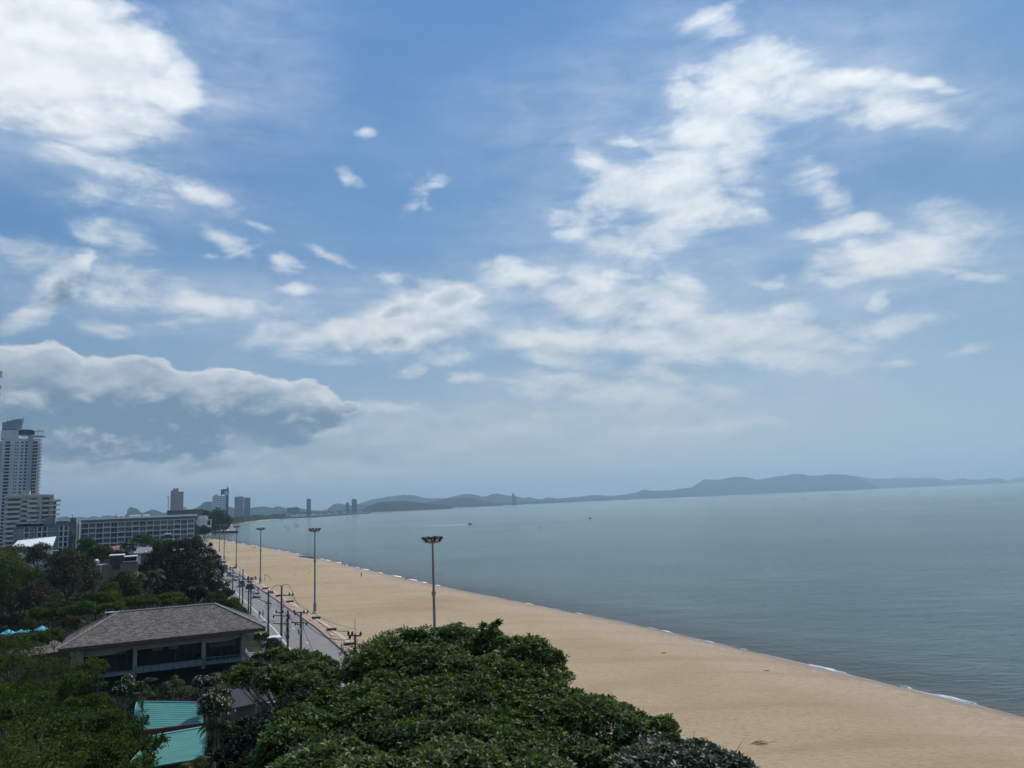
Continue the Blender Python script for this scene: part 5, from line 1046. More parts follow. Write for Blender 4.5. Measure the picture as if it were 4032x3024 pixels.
# ================================================================== BENCHES (brown concrete blocks along the pavement)
m_bench = paint('brown_bench', (0.105, 0.062, 0.052), .8, .12, 3); m_bench_sunlit = paint('bench_top_sunlit', (0.26, 0.20, 0.175), .85, .1, 3)  # lighter seat and darker base colours paint in sunlit top, shaded front
def bench_proto():
    root = thing('bench', (0, 0, 0), 0); mb = MB(); mb.box(-.95, .95, -.33, .33, 0, .44); mb.build('base', m_bench, root)
    mb = MB(); mb.box(-1.0, 1.0, -.38, .38, .442, .52); mb.build('seat', m_bench_sunlit, root); return root
bp = None
bn = [(1358, 2541, 'brown block bench nearest the motorbike rider'), (1291, 2483, 'brown block bench second nearest, beside the red pavement'), (1232, 2437, 'brown block bench by the foot of the second floodlight mast'), (1131, 2372, 'brown block bench fourth from the nearest, on the sand edge'), (1089, 2349, 'brown block bench fifth from the nearest, on the sand edge'), (1036, 2320, 'brown block bench farthest up the pavement, before the third mast'), (1216, 2415, None)]
for i, (px, py, lb) in enumerate(bn[:6]):
    c = W(px, py, 1.52); c.x += .75
    if bp is None: bp = bench_proto(); bp.location = c; bp.rotation_euler.z = R(6); tag(bp, lb, 'bench', 'brown benches along the pavement')
    else: copy_tree(bp, c, R(6 + i * 2), lb)
# pale mats / planters on the edging
for px, py, L in ((1306, 2500, 2.6), (1225, 2440, 2.2), (1152, 2388, 1.6), (1018, 2311, 2.6)):
    c = W(px, py, 1.62); mb = MB(); mb.cbox((0, 0, .04), L, .5, .08, R(118)); tag(mb.build('paving_slab', m_conc if px != 1018 else m_blue, None, loc=c), {1306: 'pale green-white slab on the pavement edge near the second bench', 1225: 'pale slab on the pavement edge by the mast foot', 1152: 'small pale slab on the pavement edge beyond the mast', 1018: 'blue mat on the pavement edge beyond the benches'}[px], 'slab')
# ================================================================== VEHICLES
m_tyre = paint('tyre_rubber', (0.02, 0.02, 0.02), .85, .2, 4); m_rim = paint('wheel_rim', (.35, .35, .36), .35, .1, 4, metal=.6); m_head = paint('headlamp_glass', (.55, .57, .6), .15, .05, 4); m_win = glassy('car_glass', (.02, .025, .03), .06)
CP = {}
def carpaint(n_, col): 
    m = paint('car_paint_' + n_, col, .25, .03, 1); m.node_tree.nodes['Principled BSDF'].inputs['Coat Weight'].default_value = .6; return m
def car(loc, rz, mat, label, kind='car', group=None, L=4.4, Wd=1.78, Hh=1.5, box=False):
    root = thing({'car': 'parked_car', 'van': 'van', 'truck': 'pickup_truck'}.get(kind, kind), loc, rz, label, kind, group)
    h1 = .86 if not box else 1.0; a = L / 2; w = Wd / 2
    prof = [(-a, .35), (-a, .72), (-a * .93, h1 - .04), (-a * .50, h1), (-a * .22, Hh - .04), (a * .42, Hh), (a * .80, h1 + .04), (a * .97, h1 - .06), (a, .65), (a, .32)]
    if box: prof = [(-a, .4), (-a, .9), (-a * .86, h1), (-a * .66, Hh), (a * .97, Hh), (a, h1), (a, .4)]
    # lower body
    lowp = [p for p in prof if p[1] <= h1 + .05]
    mb = MB(); n_ = len(lowp); ring = []
    for yy, s in ((-w, .0), (-w + .07, 1), (w - .07, 1), (w, .0)):
        ring.append([(x * (1 if s else .985), yy, z if not s else z + .03) for x, z in lowp])
    mb.add([p for r_ in ring for p in r_], [tuple(range(n_)), tuple(reversed(range(3 * n_, 4 * n_)))] + [(k * n_ + i, (k + 1) * n_ + i, (k + 1) * n_ + (i + 1) % n_, k * n_ + (i + 1) % n_) for k in range(3) for i in range(n_)])
    mb.build('body', mat, root)
    up = [(-a * .52, h1 + .02), (-a * .24, Hh - .09), (a * .42, Hh - .07), (a * .80, h1 + .02)] if not box else [(-a * .86, h1 + .02), (-a * .68, Hh - .09), (a * .95, Hh - .09), (a * .97, h1 + .02)]
    def cab(mb, q, wi, wo):
        v = [(x, -(wo if i in (0, 3) else wi), z) for i, (x, z) in enumerate(q)] + [(x, (wo if i in (0, 3) else wi), z) for i, (x, z) in enumerate(q)]
        mb.add(v, [(0, 1, 2, 3), (7, 6, 5, 4), (0, 4, 5, 1), (1, 5, 6, 2), (2, 6, 7, 3), (3, 7, 4, 0)])
    mb = MB(); cab(mb, up, w - .22, w - .08); mb.build('window_glass', m_win, root)
    mb = MB(); q1, q2 = up[1], up[2]; mb.box(q1[0] - .05, q2[0] + .05, -w + .2, w - .2, Hh - .085, Hh - .02); 
    for (x, z), (x2, z2) in ((up[0], up[1]), (up[3], up[2])):
        for sy_ in (-1, 1): mb.tube([(x, sy_ * (w - .08), z), (x2, sy_ * (w - .21), z2)], .05, 4)
    for sy_ in (-1, 1): xm = (q1[0] + q2[0]) / 2; mb.tube([(xm, sy_ * (w - .07), h1), (xm, sy_ * (w - .2), Hh - .08)], .05, 4)
    mb.build('roof', mat, root)
    for x in (-a * .62, a * .62):
        for sy_ in (-1, 1):
            mb = MB(); mb.tube([(x, sy_ * (w - .2), .33), (x, sy_ * (w + .01), .33)], .33, 12); wl = mb.build('wheel', m_tyre, root)
            mb = MB(); mb.tube([(x, sy_ * (w + .012), .33), (x, sy_ * (w + .025), .33)], .2, 10); mb.build('rim', m_rim, wl)
    for sy_ in (-1, 1): mb = MB(); mb.box(-a - .02, -a + .06, sy_ * (w - .42) - .17, sy_ * (w - .42) + .17, .62, .78); mb.build('headlight', m_head, root)
    return root
cs = carpaint('silver', (.48, .50, .51)); cw = carpaint('white', (.72, .73, .73)); cp = carpaint('plum', (.055, .045, .065)); cg = carpaint('green', (.03, .06, .05)); cb_ = carpaint('navy', (.03, .04, .10)); ck = carpaint('black', (.015, .015, .018)); cgr = carpaint('grey', (.16, .17, .19)); cbl = carpaint('blue', (.16, .24, .45))
RD = math.atan2(-(266 - 211.9), (-65.2 + 90.6))   # nose towards the camera
def on_road(px, py, **k): return W(px, py, 1.41)
def rdir(y): return math.atan2(-12, xc(y - 6) - xc(y + 6)) + math.pi   # local -x (nose) points down the road to the camera
for px, py, mt, lb, kd, kw in [(1011, 2352, cs, 'silver saloon car driving towards the camera in the middle of the road', 'car', {}), (932, 2284, cs, 'silver car, second nearest on the road, behind the thin bare pole', 'car', {}), (904, 2268, cp, 'dark plum car on the far road left of the blue-sign pole', 'car', {}), (951, 2309, cg, 'dark green passenger truck with a pale roof, partly hidden by poles', 'truck', dict(L=4.9, Hh=2.0, box=True)), (920, 2268, cw, 'white car half hidden behind the silver one on the far road', 'car', {})]:
    c = on_road(px, py); car((c.x, c.y, 1.41), rdir(c.y), mt, lb, kd, 'cars on the beach road', **kw)
pk = [(832, 2163, cw, 'white car parked by the round shrub, farthest of the parked row', {}), (834, 2173, ck, 'black car parked second in the row after the round shrub', {}), (839, 2180, cgr, 'grey car with white roof edge parked mid-row', {}), (847, 2189, cbl, 'pale blue car parked before the black van', {}), (855, 2203, ck, 'black van parked beside the far sand edge', dict(Hh=2.0, box=True, L=4.8)), (863, 2213, cw, 'small white car parked behind the tree edge', {}), (869, 2226, cw, 'white van parked at the edge of the huge dark tree', dict(Hh=2.0, box=True, L=4.8)), (875, 2240, cgr, 'grey car parked nearest in the row by the dark tree', {}), (812, 2136, cw, 'white pickup parked far off by the beach shelter', dict(Hh=1.8)), (809, 2149, cw, 'white car parked in shade left of the round shrub', {}), (822, 2156, cw, 'pale car parked just below the round shrub', {})]
for px, py, mt, lb, kw in pk:
    c = on_road(px, py); car((c.x, c.y, 1.41), rdir(c.y) + R(-50), mt, lb, 'car' if not kw.get('box') else 'van', 'vehicles parked beside the beach', **kw)
c = on_road(2062, 2990); car((c.x - 1.5, c.y, 1.41), rdir(60), cw, 'white car glimpsed through gaps in the big tree', 'car')
# ---- people
def mannequin(name, loc, rz, pose, cols, label, grp=None, scale=1.0, arms=None):
    """one continuous skinned body; clothing colours by height, hair as a child"""
    skin, shirt, trou = cols
    if pose == 'stand': J = dict(pel=(0, 0, .93), ch=(0, 0, 1.32), nk=(0, 0, 1.48), hd=(0, -.02, 1.62), sh=.19, el=(.27, .02, 1.12), ha=(.29, -.06, .86), kn=(.11, -.02, .5), an=(.12, .02, .09), to=(.12, -.14, .04))
    elif pose == 'walk': J = dict(pel=(0, 0, .93), ch=(0, -.03, 1.32), nk=(0, -.04, 1.48), hd=(0, -.07, 1.62), sh=.19, el=(.26, .1, 1.12), ha=(.27, -.08, .9), kn=(.11, -.16, .52), an=(.11, -.2, .1), to=(.11, -.35, .06), kn2=(.11, .02, .5), an2=(.11, .28, .14), to2=(.11, .2, .04))
    elif pose == 'sit': J = dict(pel=(0, 0, .16), ch=(0, -.04, .52), nk=(0, -.08, .68), hd=(0, -.14, .82), sh=.19, el=(.28, -.16, .40), ha=(.2, -.40, .44), kn=(.14, -.42, .46), an=(.13, -.62, .09), to=(.13, -.76, .04))
    else: J = dict(pel=(0, 0, .86), ch=(0, -.12, 1.22), nk=(0, -.17, 1.37), hd=(0, -.22, 1.51), sh=.19, el=(.3, -.3, 1.08), ha=(.3, -.58, 1.08), kn=(.22, -.36, .84), an=(.2, -.30, .42), to=(.2, -.42, .38))
    v = []; e = []; r_ = []
    def av(p, rad, par=None):
        v.append(p); r_.append(rad); i = len(v) - 1
        if par is not None: e.append((par, i))
        return i
    pel = av(J['pel'], .135); ch = av(J['ch'], .15, pel); nk = av(J['nk'], .055, ch)
    hd0 = av((J['hd'][0], J['hd'][1], J['hd'][2] - .05), .075, nk); av((J['hd'][0], J['hd'][1], J['hd'][2] + .06), .085, hd0)
    for s in (-1, 1):
        two = s > 0 and 'kn2' in J
        shd = av((s * J['sh'], J['ch'][1], J['ch'][2] + .10), .062, ch)
        el_ = J['el'] if not (arms == 'swing' and s > 0) else (J['el'][0], -J['el'][1], J['el'][2])
        el = av((s * el_[0], el_[1], el_[2]), .045, shd); ha = av((s * J['ha'][0], J['ha'][1], J['ha'][2]), .034, el); av((s * J['ha'][0], J['ha'][1] - .05, J['ha'][2] - .08), .03, ha)
        hp = av((s * .10, J['pel'][1], J['pel'][2] - .06), .10, pel)
        k_, a_, t_ = (J['kn2'], J['an2'], J['to2']) if two else (J['kn'], J['an'], J['to'])
        kn = av((s * k_[0], k_[1], k_[2]), .068, hp); an = av((s * a_[0], a_[1], a_[2]), .042, kn); av((s * t_[0], t_[1], t_[2]), .035, an)
    me = bpy.data.meshes.new(name); me.from_pydata(v, e, [])
    m, nt, b = newmat('clothes_and_skin'); tcx = objc(nt); s_ = nt.nodes.new('ShaderNodeSeparateXYZ'); link(nt, tcx, s_.inputs[0])
    zb = J['pel'][2] + .02; zc = J['nk'][2] - .02; za = .12 if pose != 'sit' else .02; tot = 2.0
    link(nt, ramp(nt, mth(nt, 'DIVIDE', s_.outputs[2], tot), [(0.0, skin), (za / tot + .001, trou), (zb / tot, shirt), (zc / tot, skin)], 'CONSTANT'), b.inputs['Base Color']); b.inputs['Roughness'].default_value = .8
    me.materials.append(m)
    o = bpy.data.objects.new(name, me); COL.objects.link(o); o.location = loc; o.rotation_euler.z = rz; o.scale = (scale,) * 3
    mo_ = o.modifiers.new('Skin', 'SKIN'); mo_.use_smooth_shade = True
    for i, sv in enumerate(me.skin_vertices[0].data): sv.radius = (r_[i], r_[i] * (.8 if i < 2 else 1)); sv.use_root = (i == 0)
    ss = o.modifiers.new('Sub', 'SUBSURF'); ss.levels = 1; ss.render_levels = 1
    mb = MB(); h = J['hd']; mb.ball((h[0], h[1] + .02, h[2] + .06), .098, .105, .10, 8, 6); mb.build('hair', m_black, o)
    tag(o, label, 'person', grp); return o
SK = (.25, .15, .10)
c = W(1022, 2433, 1.42); mannequin('person', (c.x, c.y, 1.42), R(200), 'walk', (SK, (.02, .02, .03), (.03, .03, .04)), 'person in black shirt and trousers walking on the road shoulder by the white line', 'two people walking on the road')
c = W(1036, 2431, 1.42); mannequin('person', (c.x, c.y, 1.42), R(185), 'stand', (SK, (.36, .42, .44), (.16, .18, .2)), 'person in a pale grey shirt walking beside the one in black', 'two people walking on the road')
gp = 'people on the beach and at the waterline'
for px, py, ps, col, lb, z in [(1423, 2274, 'walk', (.15, .15, .14), 'person walking alone across the open sand between two masts', 1.5), (1348, 2225, 'stand', (.03, .04, .06), 'dark-clothed person standing upright at the waterline, left of two seated ones', .3), (1356, 2227, 'sit', (.03, .03, .04), 'person seated at the waterline just right of the standing one', .3), (1379, 2230, 'sit', (.02, .02, .02), 'person in black seated at the waterline, right end of the little group', .3), (1223, 2199, 'stand', (.04, .05, .08), 'person standing on the sand left of the second mast by the dark wet patch', .4), (1207, 2185, 'sit', (.05, .06, .09), 'person seated at the tip of the dark wet sand patch', .2), (1600, 2283, 'sit', (.02, .02, .02), 'person in black sitting by driftwood at the waterline', .3), (888, 2142, 'stand', (.05, .07, .1), 'far person standing in the shallows beyond the fourth mast', .2), (894, 2143, 'sit', (.25, .1, .08), 'far person seated on the sand beside one standing', .3), (837, 2121, 'stand', (.05, .08, .1), 'farthest person, at the very end of the sand', .5), (1324, 2176, 'stand', (.08, .10, .11), 'person wading waist-deep, alone in the water right of the second mast', -.7)]:
    c = W(px, py, max(z, 0)); mannequin('person', (c.x, c.y, z), R(150 + px % 90), ps, (SK, col, (.05, .05, .07)), lb, gp)
# motorbikes
def motorbike(loc, rz, col, label, rider_label, shirt):
    root = thing('motorbike', loc, rz, label, 'motorbike')
    for y in (-.62, .62): 
        mb = MB(); mb.tube([(-.045, y, .28), (.045, y, .28)], .28, 12); wl = mb.build('wheel', m_tyre, root); mb = MB(); mb.tube([(-.05, y, .28), (.05, y, .28)], .15, 8); mb.build('rim', m_rim, wl)
    mb = MB(); mb.tube([(0, .7, .62), (0, .3, .68), (0, -.05, .42), (0, -.35, .5), (0, -.5, .85)], [.1, .14, .12, .1, .07], 8); mb.build('body', col, root)
    mb = MB(); mb.tube([(0, .65, .76), (0, .1, .76)], [.1, .13], 6); mb.build('seat', m_black, root)
    mb = MB(); mb.tube([(0, -.62, .28), (0, -.5, .95)], .035, 5); mb.tube([(-.32, -.42, 1.0), (0, -.5, .97), (.32, -.42, 1.0)], .02, 5); mb.build('handlebar', m_mgrey, root)
    mb = MB(); mb.ball((0, -.6, .88), .09, n=8, k=6); mb.build('headlight', m_head, root)
    o = mannequin('person', (loc[0], loc[1], loc[2]), rz, 'ride', (SK, shirt, (.04, .05, .1)), rider_label)
    o.location = Vector(loc) + Matrix.Rotation(rz, 3, 'Z') @ Vector((0, .25, 0))
c = W(1346, 2571, 1.41); motorbike((c.x, c.y, 1.41), rdir(c.y) + R(-90), cbl, 'blue motorbike at the kerb end of the red pavement, behind the treetop', 'rider in blue and white on the motorbike nearest the trees', (.25, .38, .5))
c = W(1016, 2335, 1.41); motorbike((c.x, c.y, 1.41), rdir(c.y) + R(-90), ck, 'black motorbike riding just behind the silver saloon', 'dark-clothed rider on the motorbike behind the silver saloon', (.02, .02, .03))
# goal frames
m_wood = paint('wooden_frame', (.20, .13, .09), .85, .2, 3)
for px, py, lb in ((1052, 2284, 'wooden A-shaped goal frame on the sand right of the third mast'), (893, 2205, 'wooden goal frame with a net panel on the far sand right of the fifth mast')):
    c = W(px, py, 1.5); g_ = thing('goal_frame', c, R(30), lb, 'goal frame', 'goal frames on the sand'); mb = MB(); mb.tube([(-.9, 0, 0), (-.8, 0, 2.0), (.9, .3, .9), (1.4, .5, 0)], .06, 4); mb.tube([(-.8, 0, 2.0), (-.5, 1.5, 2.0), (-.5, 1.5, 0)], .06, 4); mb.build('frame', m_wood, g_); mb = MB(); mb.tube([(-.5, 1.5, 2.0), (1.2, 1.9, .9), (1.5, 2, 0)], .05, 4); mb.build('brace', m_wood, g_)
# drift items on the sand
for px, py, L, rz_, lb in ((1161, 2262, .9, 0, 'small dark log lying on the sand, left of a pair'), (1216, 2257, .9, 10, 'small dark log lying on the sand, right of a pair'), (2613, 2573, 1.0, 35, 'lone stick lying on the open sand in the middle distance'), (3020, 2643, .7, 0, 'dark clump of weed on the pale trodden sand'), (1622, 2297, .8, -10, 'driftwood piece just inland of the seated person in black')):
    c = W(px, py, 1.52 if px != 1622 else .9); mb = MB(); mb.tube([(-L / 2, 0, .04), (0, .05, .09), (L / 2, 0, .05)], [.04, .07, .04], 6); mb.build('driftwood', m_wood, None, loc=c, rz=R(rz_)); tag(bpy.data.objects[-1] if False else [o for o in bpy.data.objects if o.name.startswith('driftwood')][-1], lb, 'driftwood', 'driftwood on the sand')
mb = MB(); rr_ = random.Random(9)
for i in range(14): a = rr_.uniform(-.5, .6); x = rr_.uniform(-.8, .8); y = rr_.uniform(-.5, .5); mb.tube([(x, y, .02), (x + .6 * math.cos(a), y + .6 * math.sin(a), .10), (x + 1.1 * math.cos(a), y + 1.1 * math.sin(a), .03)], [.012, .02, .008], 4)
c = W(2988, 2928, 1.52); tag(mb.build('dry_branch', paint('red_brown_twigs', (.20, .10, .06), .9, .2, 3), None, loc=c), 'reddish dry twiggy branch lying on the sand at the lower right', 'branch')
# dark wet patches at the waterline
m_wetp = paint('dark_wet_sand', (.115, .080, .058), .5, .2, .3)
for k, q in enumerate((((1162, 2192), (1185, 2188), (1205, 2187), (1222, 2196), (1245, 2199), (1262, 2203), (1240, 2201), (1215, 2197), (1190, 2196), (1172, 2196)), ((978, 2157), (996, 2155), (1005, 2155), (1021, 2162), (1008, 2161), (990, 2160)))):
    pts = [(W(a, b_, .5).x, W(a, b_, .5).y) for a, b_ in q]; cx0 = sum(p[0] for p in pts) / len(pts); cy0 = sum(p[1] for p in pts) / len(pts)
    mb = MB(); n_ = len(pts); mb.add([(x - cx0, y - cy0, .15) for x, y in pts] + [((x - cx0) * .6, (y - cy0) * .6, 1.15) for x, y in pts] + [(0, 0, 1.3)], [(i, (i + 1) % n_, n_ + (i + 1) % n_, n_ + i) for i in range(n_)] + [(n_ + i, n_ + (i + 1) % n_, 2 * n_) for i in range(n_)])
    tag(mb.build('sand_mound', m_wetp, None, smooth=True, loc=(cx0, cy0, 0)), ('long low mound of dark wet sand at the waterline beside the second mast', 'low mound of dark wet sand at the waterline beyond the third mast')[k], 'sand mound', 'dark sand mounds')
# ================================================================== BOATS, JETTY, PIER
m_sail = paint('white_sail', (.75, .76, .76), .7, .05, 1); m_sdk = paint('dark_sail', (.05, .055, .07), .7, .1, 1)
def sailboat(px, py, h, label, mat=m_sail, rz=0, grp='small sailing boats'):
    c = W(px, py, 0); root = thing('sailboat', (c.x, c.y, 0), rz, label, 'sailboat', grp)
    L = h * .62; mb = MB(); mb.add([(-L / 2, -.5, .45), (L * .3, -.5, .45), (L / 2, 0, .55), (L * .3, .5, .45), (-L / 2, .5, .45), (-L * .45, -.3, -.1), (L * .25, -.3, -.1), (L * .42, 0, -.1), (L * .25, .3, -.1), (-L * .45, .3, -.1)], [(0, 1, 2, 3, 4), (9, 8, 7, 6, 5)] + [(i, i + 5, (i + 1) % 5 + 5, (i + 1) % 5) for i in range(5)]); mb.build('hull', m_mgrey, root)
    mb = MB(); mb.tube([(0, 0, .4), (0, 0, h)], [.06, .04], 5); mb.build('mast', m_greyw, root)
    w_ = h * .28; mb = MB(); v = []; 
    for i in range(7): t = i / 6; z = .9 + (h - 1) * t; ww = w_ * (1 - t ** 1.6) + .12; v += [(-.05, -.02, z), (-.05 - ww * .5, .22 * (1 - t), z), (-.05 - ww, .05, z - .1)]
    v += [(x, y + .04, z) for x, y, z in v]
    f = []
    for i in range(6):
        for j in range(2): f.append((i * 3 + j, i * 3 + j + 1, i * 3 + j + 4, i * 3 + j + 3)); f.append((21 + i * 3 + j + 3, 21 + i * 3 + j + 4, 21 + i * 3 + j + 1, 21 + i * 3 + j))
    mb.add(v, f); mb.build('sail', mat, root)
sailboat(1137, 2087, 7.0, 'white-sailed boat nearest the shore, alone left of a close pair', rz=R(20))
sailboat(1164.5, 2074.5, 6.8, 'white-sailed boat, left of a close pair on the bay', rz=R(10))
sailboat(1173, 2074.5, 6.8, 'white-sailed boat, right of a close pair on the bay', rz=R(-15))
sailboat(1699, 2009, 20, 'dark-sailed boat far out before the distant hills', m_sdk, R(5))
sailboat(2128, 2080, 2.6, 'tiny dark sail far out on open water', m_sdk, R(30))
def motorboat(px, py, L, label, rz=0, mat=m_dark):
    c = W(px, py, 0); root = thing('motorboat', (c.x, c.y, 0), rz, label, 'boat', 'small motor boats on the bay'); w_ = L * .16
    mb = MB(); mb.add([(-L / 2, -w_, .7), (L * .2, -w_, .8), (L / 2, 0, 1.1), (L * .2, w_, .8), (-L / 2, w_, .7), (-L * .45, -w_ * .6, -.1), (L * .15, -w_ * .6, -.1), (L * .38, 0, -.1), (L * .15, w_ * .6, -.1), (-L * .45, w_ * .6, -.1)], [(0, 1, 2, 3, 4), (9, 8, 7, 6, 5)] + [(i, i + 5, (i + 1) % 5 + 5, (i + 1) % 5) for i in range(5)]); mb.build('hull', mat, root)
    mb = MB(); mb.box(-L * .2, L * .12, -w_ * .6, w_ * .6, .8, .8 + L * .16); mb.build('cabin', m_dark, root); return root
motorboat(1851, 2065, 6.5, 'speedboat at the head of a long white wake')
motorboat(2324, 2042, 4.5, 'small dark boat drifting on the open bay'); motorboat(3170, 1966, 12, 'tiny boat far off before the long dark headland'); motorboat(2652, 1975, 12, 'tiny boat near the far shore left of the headland')
motorboat(1122, 2074, 5.0, 'small dark boat left of the white sails'); 
wk = W(1770, 2064, 0); mb = MB(); rowa, rowb, rowc = [], [], []; rr_ = random.Random(2)
x_end = W(1846, 2065, 0).x; x_st = W(1705, 2063, 0).x
for i in range(41): t = i / 40; x = x_st + (x_end - x_st) * t - wk.x; w_ = .2 + .5 * t * rr_.uniform(.6, 1.1); rowa.append((x, -w_, .02)); rowb.append((x, 0, 0.08 + .16 * t * rr_.uniform(.6, 1))); rowc.append((x, w_ * rr_.uniform(.7, 1.2), .02))
mb.grid([rowa, rowb, rowc]); tag(mb.build('boat_wake', m_foam, None, loc=(wk.x, W(1851, 2065, 0).y, 0)), 'long thin white wake trailing left behind the speedboat', 'wake')
c = W(1620, 1985, 0)
# jetty of the headland
m_stone = paint('pale_jetty_stone', (.40, .34, .27), .9, .15, .1); m_dstone = paint('dark_seawall', (.055, .050, .055), .9, .2, .2)
def slabpx(name, q, z0, z1, mat, label=None, cat=None, kind=None):
    pts = [(W(a, b_, 0).x, W(a, b_, 0).y) for a, b_ in q]; c = Vector((sum(p[0] for p in pts) / len(pts), sum(p[1] for p in pts) / len(pts), 0))
    mb = MB(); mb.poly_prism([(x - c.x, y - c.y) for x, y in pts][::-1], z0, z1); return tag(mb.build(name, mat, None, loc=c), label, cat, None, kind)
jt = slabpx('jetty', [(740, 2110), (790, 2106), (860, 2101), (936, 2099), (939, 2097.5), (934, 2095.5), (860, 2096.5), (790, 2098), (740, 2100)], -1, 3.0, m_dstone, 'stone jetty with dark seawall and pale sandy deck off the wooded headland', 'jetty')
mb = MB(); q = [(745, 2108), (790, 2104.6), (860, 2100), (930, 2098.3), (930, 2096.4), (860, 2097.2), (790, 2098.6), (745, 2100.5)]
pts = [(W(a, b_, 0).x - jt.location.x, W(a, b_, 0).y - jt.location.y) for a, b_ in q]; mb.poly_prism(pts[::-1], 3.003, 3.4); mb.build('deck', m_stone, jt)
for i, (px, py, r_, h_) in enumerate(((790, 2098, 9, 6), (812, 2096, 7, 4.5), (847, 2092, 5, 7), (768, 2102, 6, 4), (895, 2074, 10, 8))):
    c = W(px, py, 0); mb = MB(); rr_ = random.Random(i); v = []; n_ = 9
    for k, (rad, z) in enumerate(((1, 0), (.75, .5), (.35, .9), (.02, 1))): v += [(r_ * rad * math.cos(a * 2 * math.pi / n_) * rr_.uniform(.8, 1.15), r_ * .6 * rad * math.sin(a * 2 * math.pi / n_), z * h_ * rr_.uniform(.85, 1.1)) for a in range(n_)]
    mb.add(v, [(k * n_ + a, k * n_ + (a + 1) % n_, (k + 1) * n_ + (a + 1) % n_, (k + 1) * n_ + a) for k in range(3) for a in range(n_)]); tag(mb.build('rubble_heap', m_stone, None, loc=(c.x, c.y, 2.6 if i < 4 else .8)), ('pale rubble heap at the landward end of the jetty', 'pale rubble heap, second along the jetty', 'tall pale rubble spike at mid jetty', 'low rubble heap left of the jetty', 'pale rock heap at the start of the far beach')[i], 'rubble', 'rubble heaps on the headland')
pr = slabpx('harbour_pier', [(1100, 2042), (1250, 2036.5), (1458, 2022), (1458, 2020), (1250, 2033), (1100, 2037)], -1, 4, m_dstone, 'long low harbour pier reaching into the bay below the dark towers', 'pier')
mb = MB(); rr_ = random.Random(8)
for i in range(26):
    t = rr_.random(); c = W(1110 + 340 * t, 2037 - 16 * t, 0) - pr.location; L = rr_.uniform(4, 14); mb.cbox((c.x, c.y, 4 + 1.2), L, 5, rr_.uniform(1.5, 3), rr_.uniform(-.2, .2))
mb.build('moored_boats', m_white, pr)
mb = MB()
for i in range(16): t = rr_.random(); c = W(1110 + 340 * t, 2037 - 16 * t, 0) - pr.location; mb.tube([(c.x, c.y, 4), (c.x, c.y, rr_.uniform(14, 22))], .5, 4)
mb.build('boat_masts', m_greyw, pr)
# ================================================================== VEGETATION
L_almond = leafmat('sea_almond_leaf', [(0.0038, 0.0113, 0.0029), (0.0076, 0.0227, 0.0047), (0.0151, 0.0424, 0.0066), (0.0359, 0.0802, 0.0094), (0.1037, 0.1603, 0.0170)], .34, .5, .45, .2)  # wide ramp: dark gaps and bright highlights are put into the leaf colours
L_almond2 = leafmat('dull_almond_leaf', [(0.0132, 0.0228, 0.0108), (0.0210, 0.0330, 0.0132), (0.0390, 0.0510, 0.0240), (0.0600, 0.0630, 0.0360)], .15, .48, .3, .35)
L_fine = leafmat('fine_leaf', [(0.0045, 0.0124, 0.0045), (0.0090, 0.0248, 0.0068), (0.0202, 0.0484, 0.0101), (0.0619, 0.1125, 0.0202)], .32, .5, .3)  # near-black to bright ramp, highlights painted into the leaf tones
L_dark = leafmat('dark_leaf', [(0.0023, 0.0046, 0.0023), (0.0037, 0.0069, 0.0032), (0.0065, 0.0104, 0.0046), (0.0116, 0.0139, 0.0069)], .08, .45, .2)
L_brown = leafmat('brownish_leaf', [(0.0143, 0.0163, 0.0092), (0.0255, 0.0245, 0.0133), (0.0433, 0.0347, 0.0204), (0.0663, 0.0510, 0.0281)], .12, .5, .3)
L_yell = leafmat('yellow_green_leaf', [(0.0196, 0.0336, 0.0067), (0.0392, 0.0560, 0.0090), (0.0672, 0.0812, 0.0112), (0.1064, 0.1064, 0.0168)], .25, .5, .35)
L_mid = leafmat('mid_green_leaf', [(0.0047, 0.0131, 0.0038), (0.0103, 0.0299, 0.0065), (0.0243, 0.0618, 0.0103), (0.0702, 0.1217, 0.0187)], .34, .5, .35)  # stretched ramp paints shaded depths and bright highlights into the leaves
L_olive = leafmat('olive_leaf', [(0.0166, 0.0210, 0.0088), (0.0304, 0.0343, 0.0122), (0.0497, 0.0497, 0.0166), (0.0774, 0.0663, 0.0221)], .15, .5, .3)
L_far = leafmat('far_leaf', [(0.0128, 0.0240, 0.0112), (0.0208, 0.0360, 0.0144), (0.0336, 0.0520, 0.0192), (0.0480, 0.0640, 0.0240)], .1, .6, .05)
L_palm = leafmat('palm_leaf', [(0.0110, 0.0250, 0.0070), (0.0200, 0.0400, 0.0100), (0.0350, 0.0550, 0.0150), (0.0750, 0.0750, 0.0300)], .2, .4, .3)
L_flower = paint('white_petal', (.72, .70, .64), .6, .06, 4)
m_bark = paint('bark', (0.085, 0.070, 0.055), .95, .3, 2, bmp=.4); m_barkp = paint('pale_bark', (0.20, 0.17, 0.14), .95, .2, 2, bmp=.3)
def unit(v): return v / np.maximum(np.linalg.norm(v, axis=-1, keepdims=True), 1e-9)
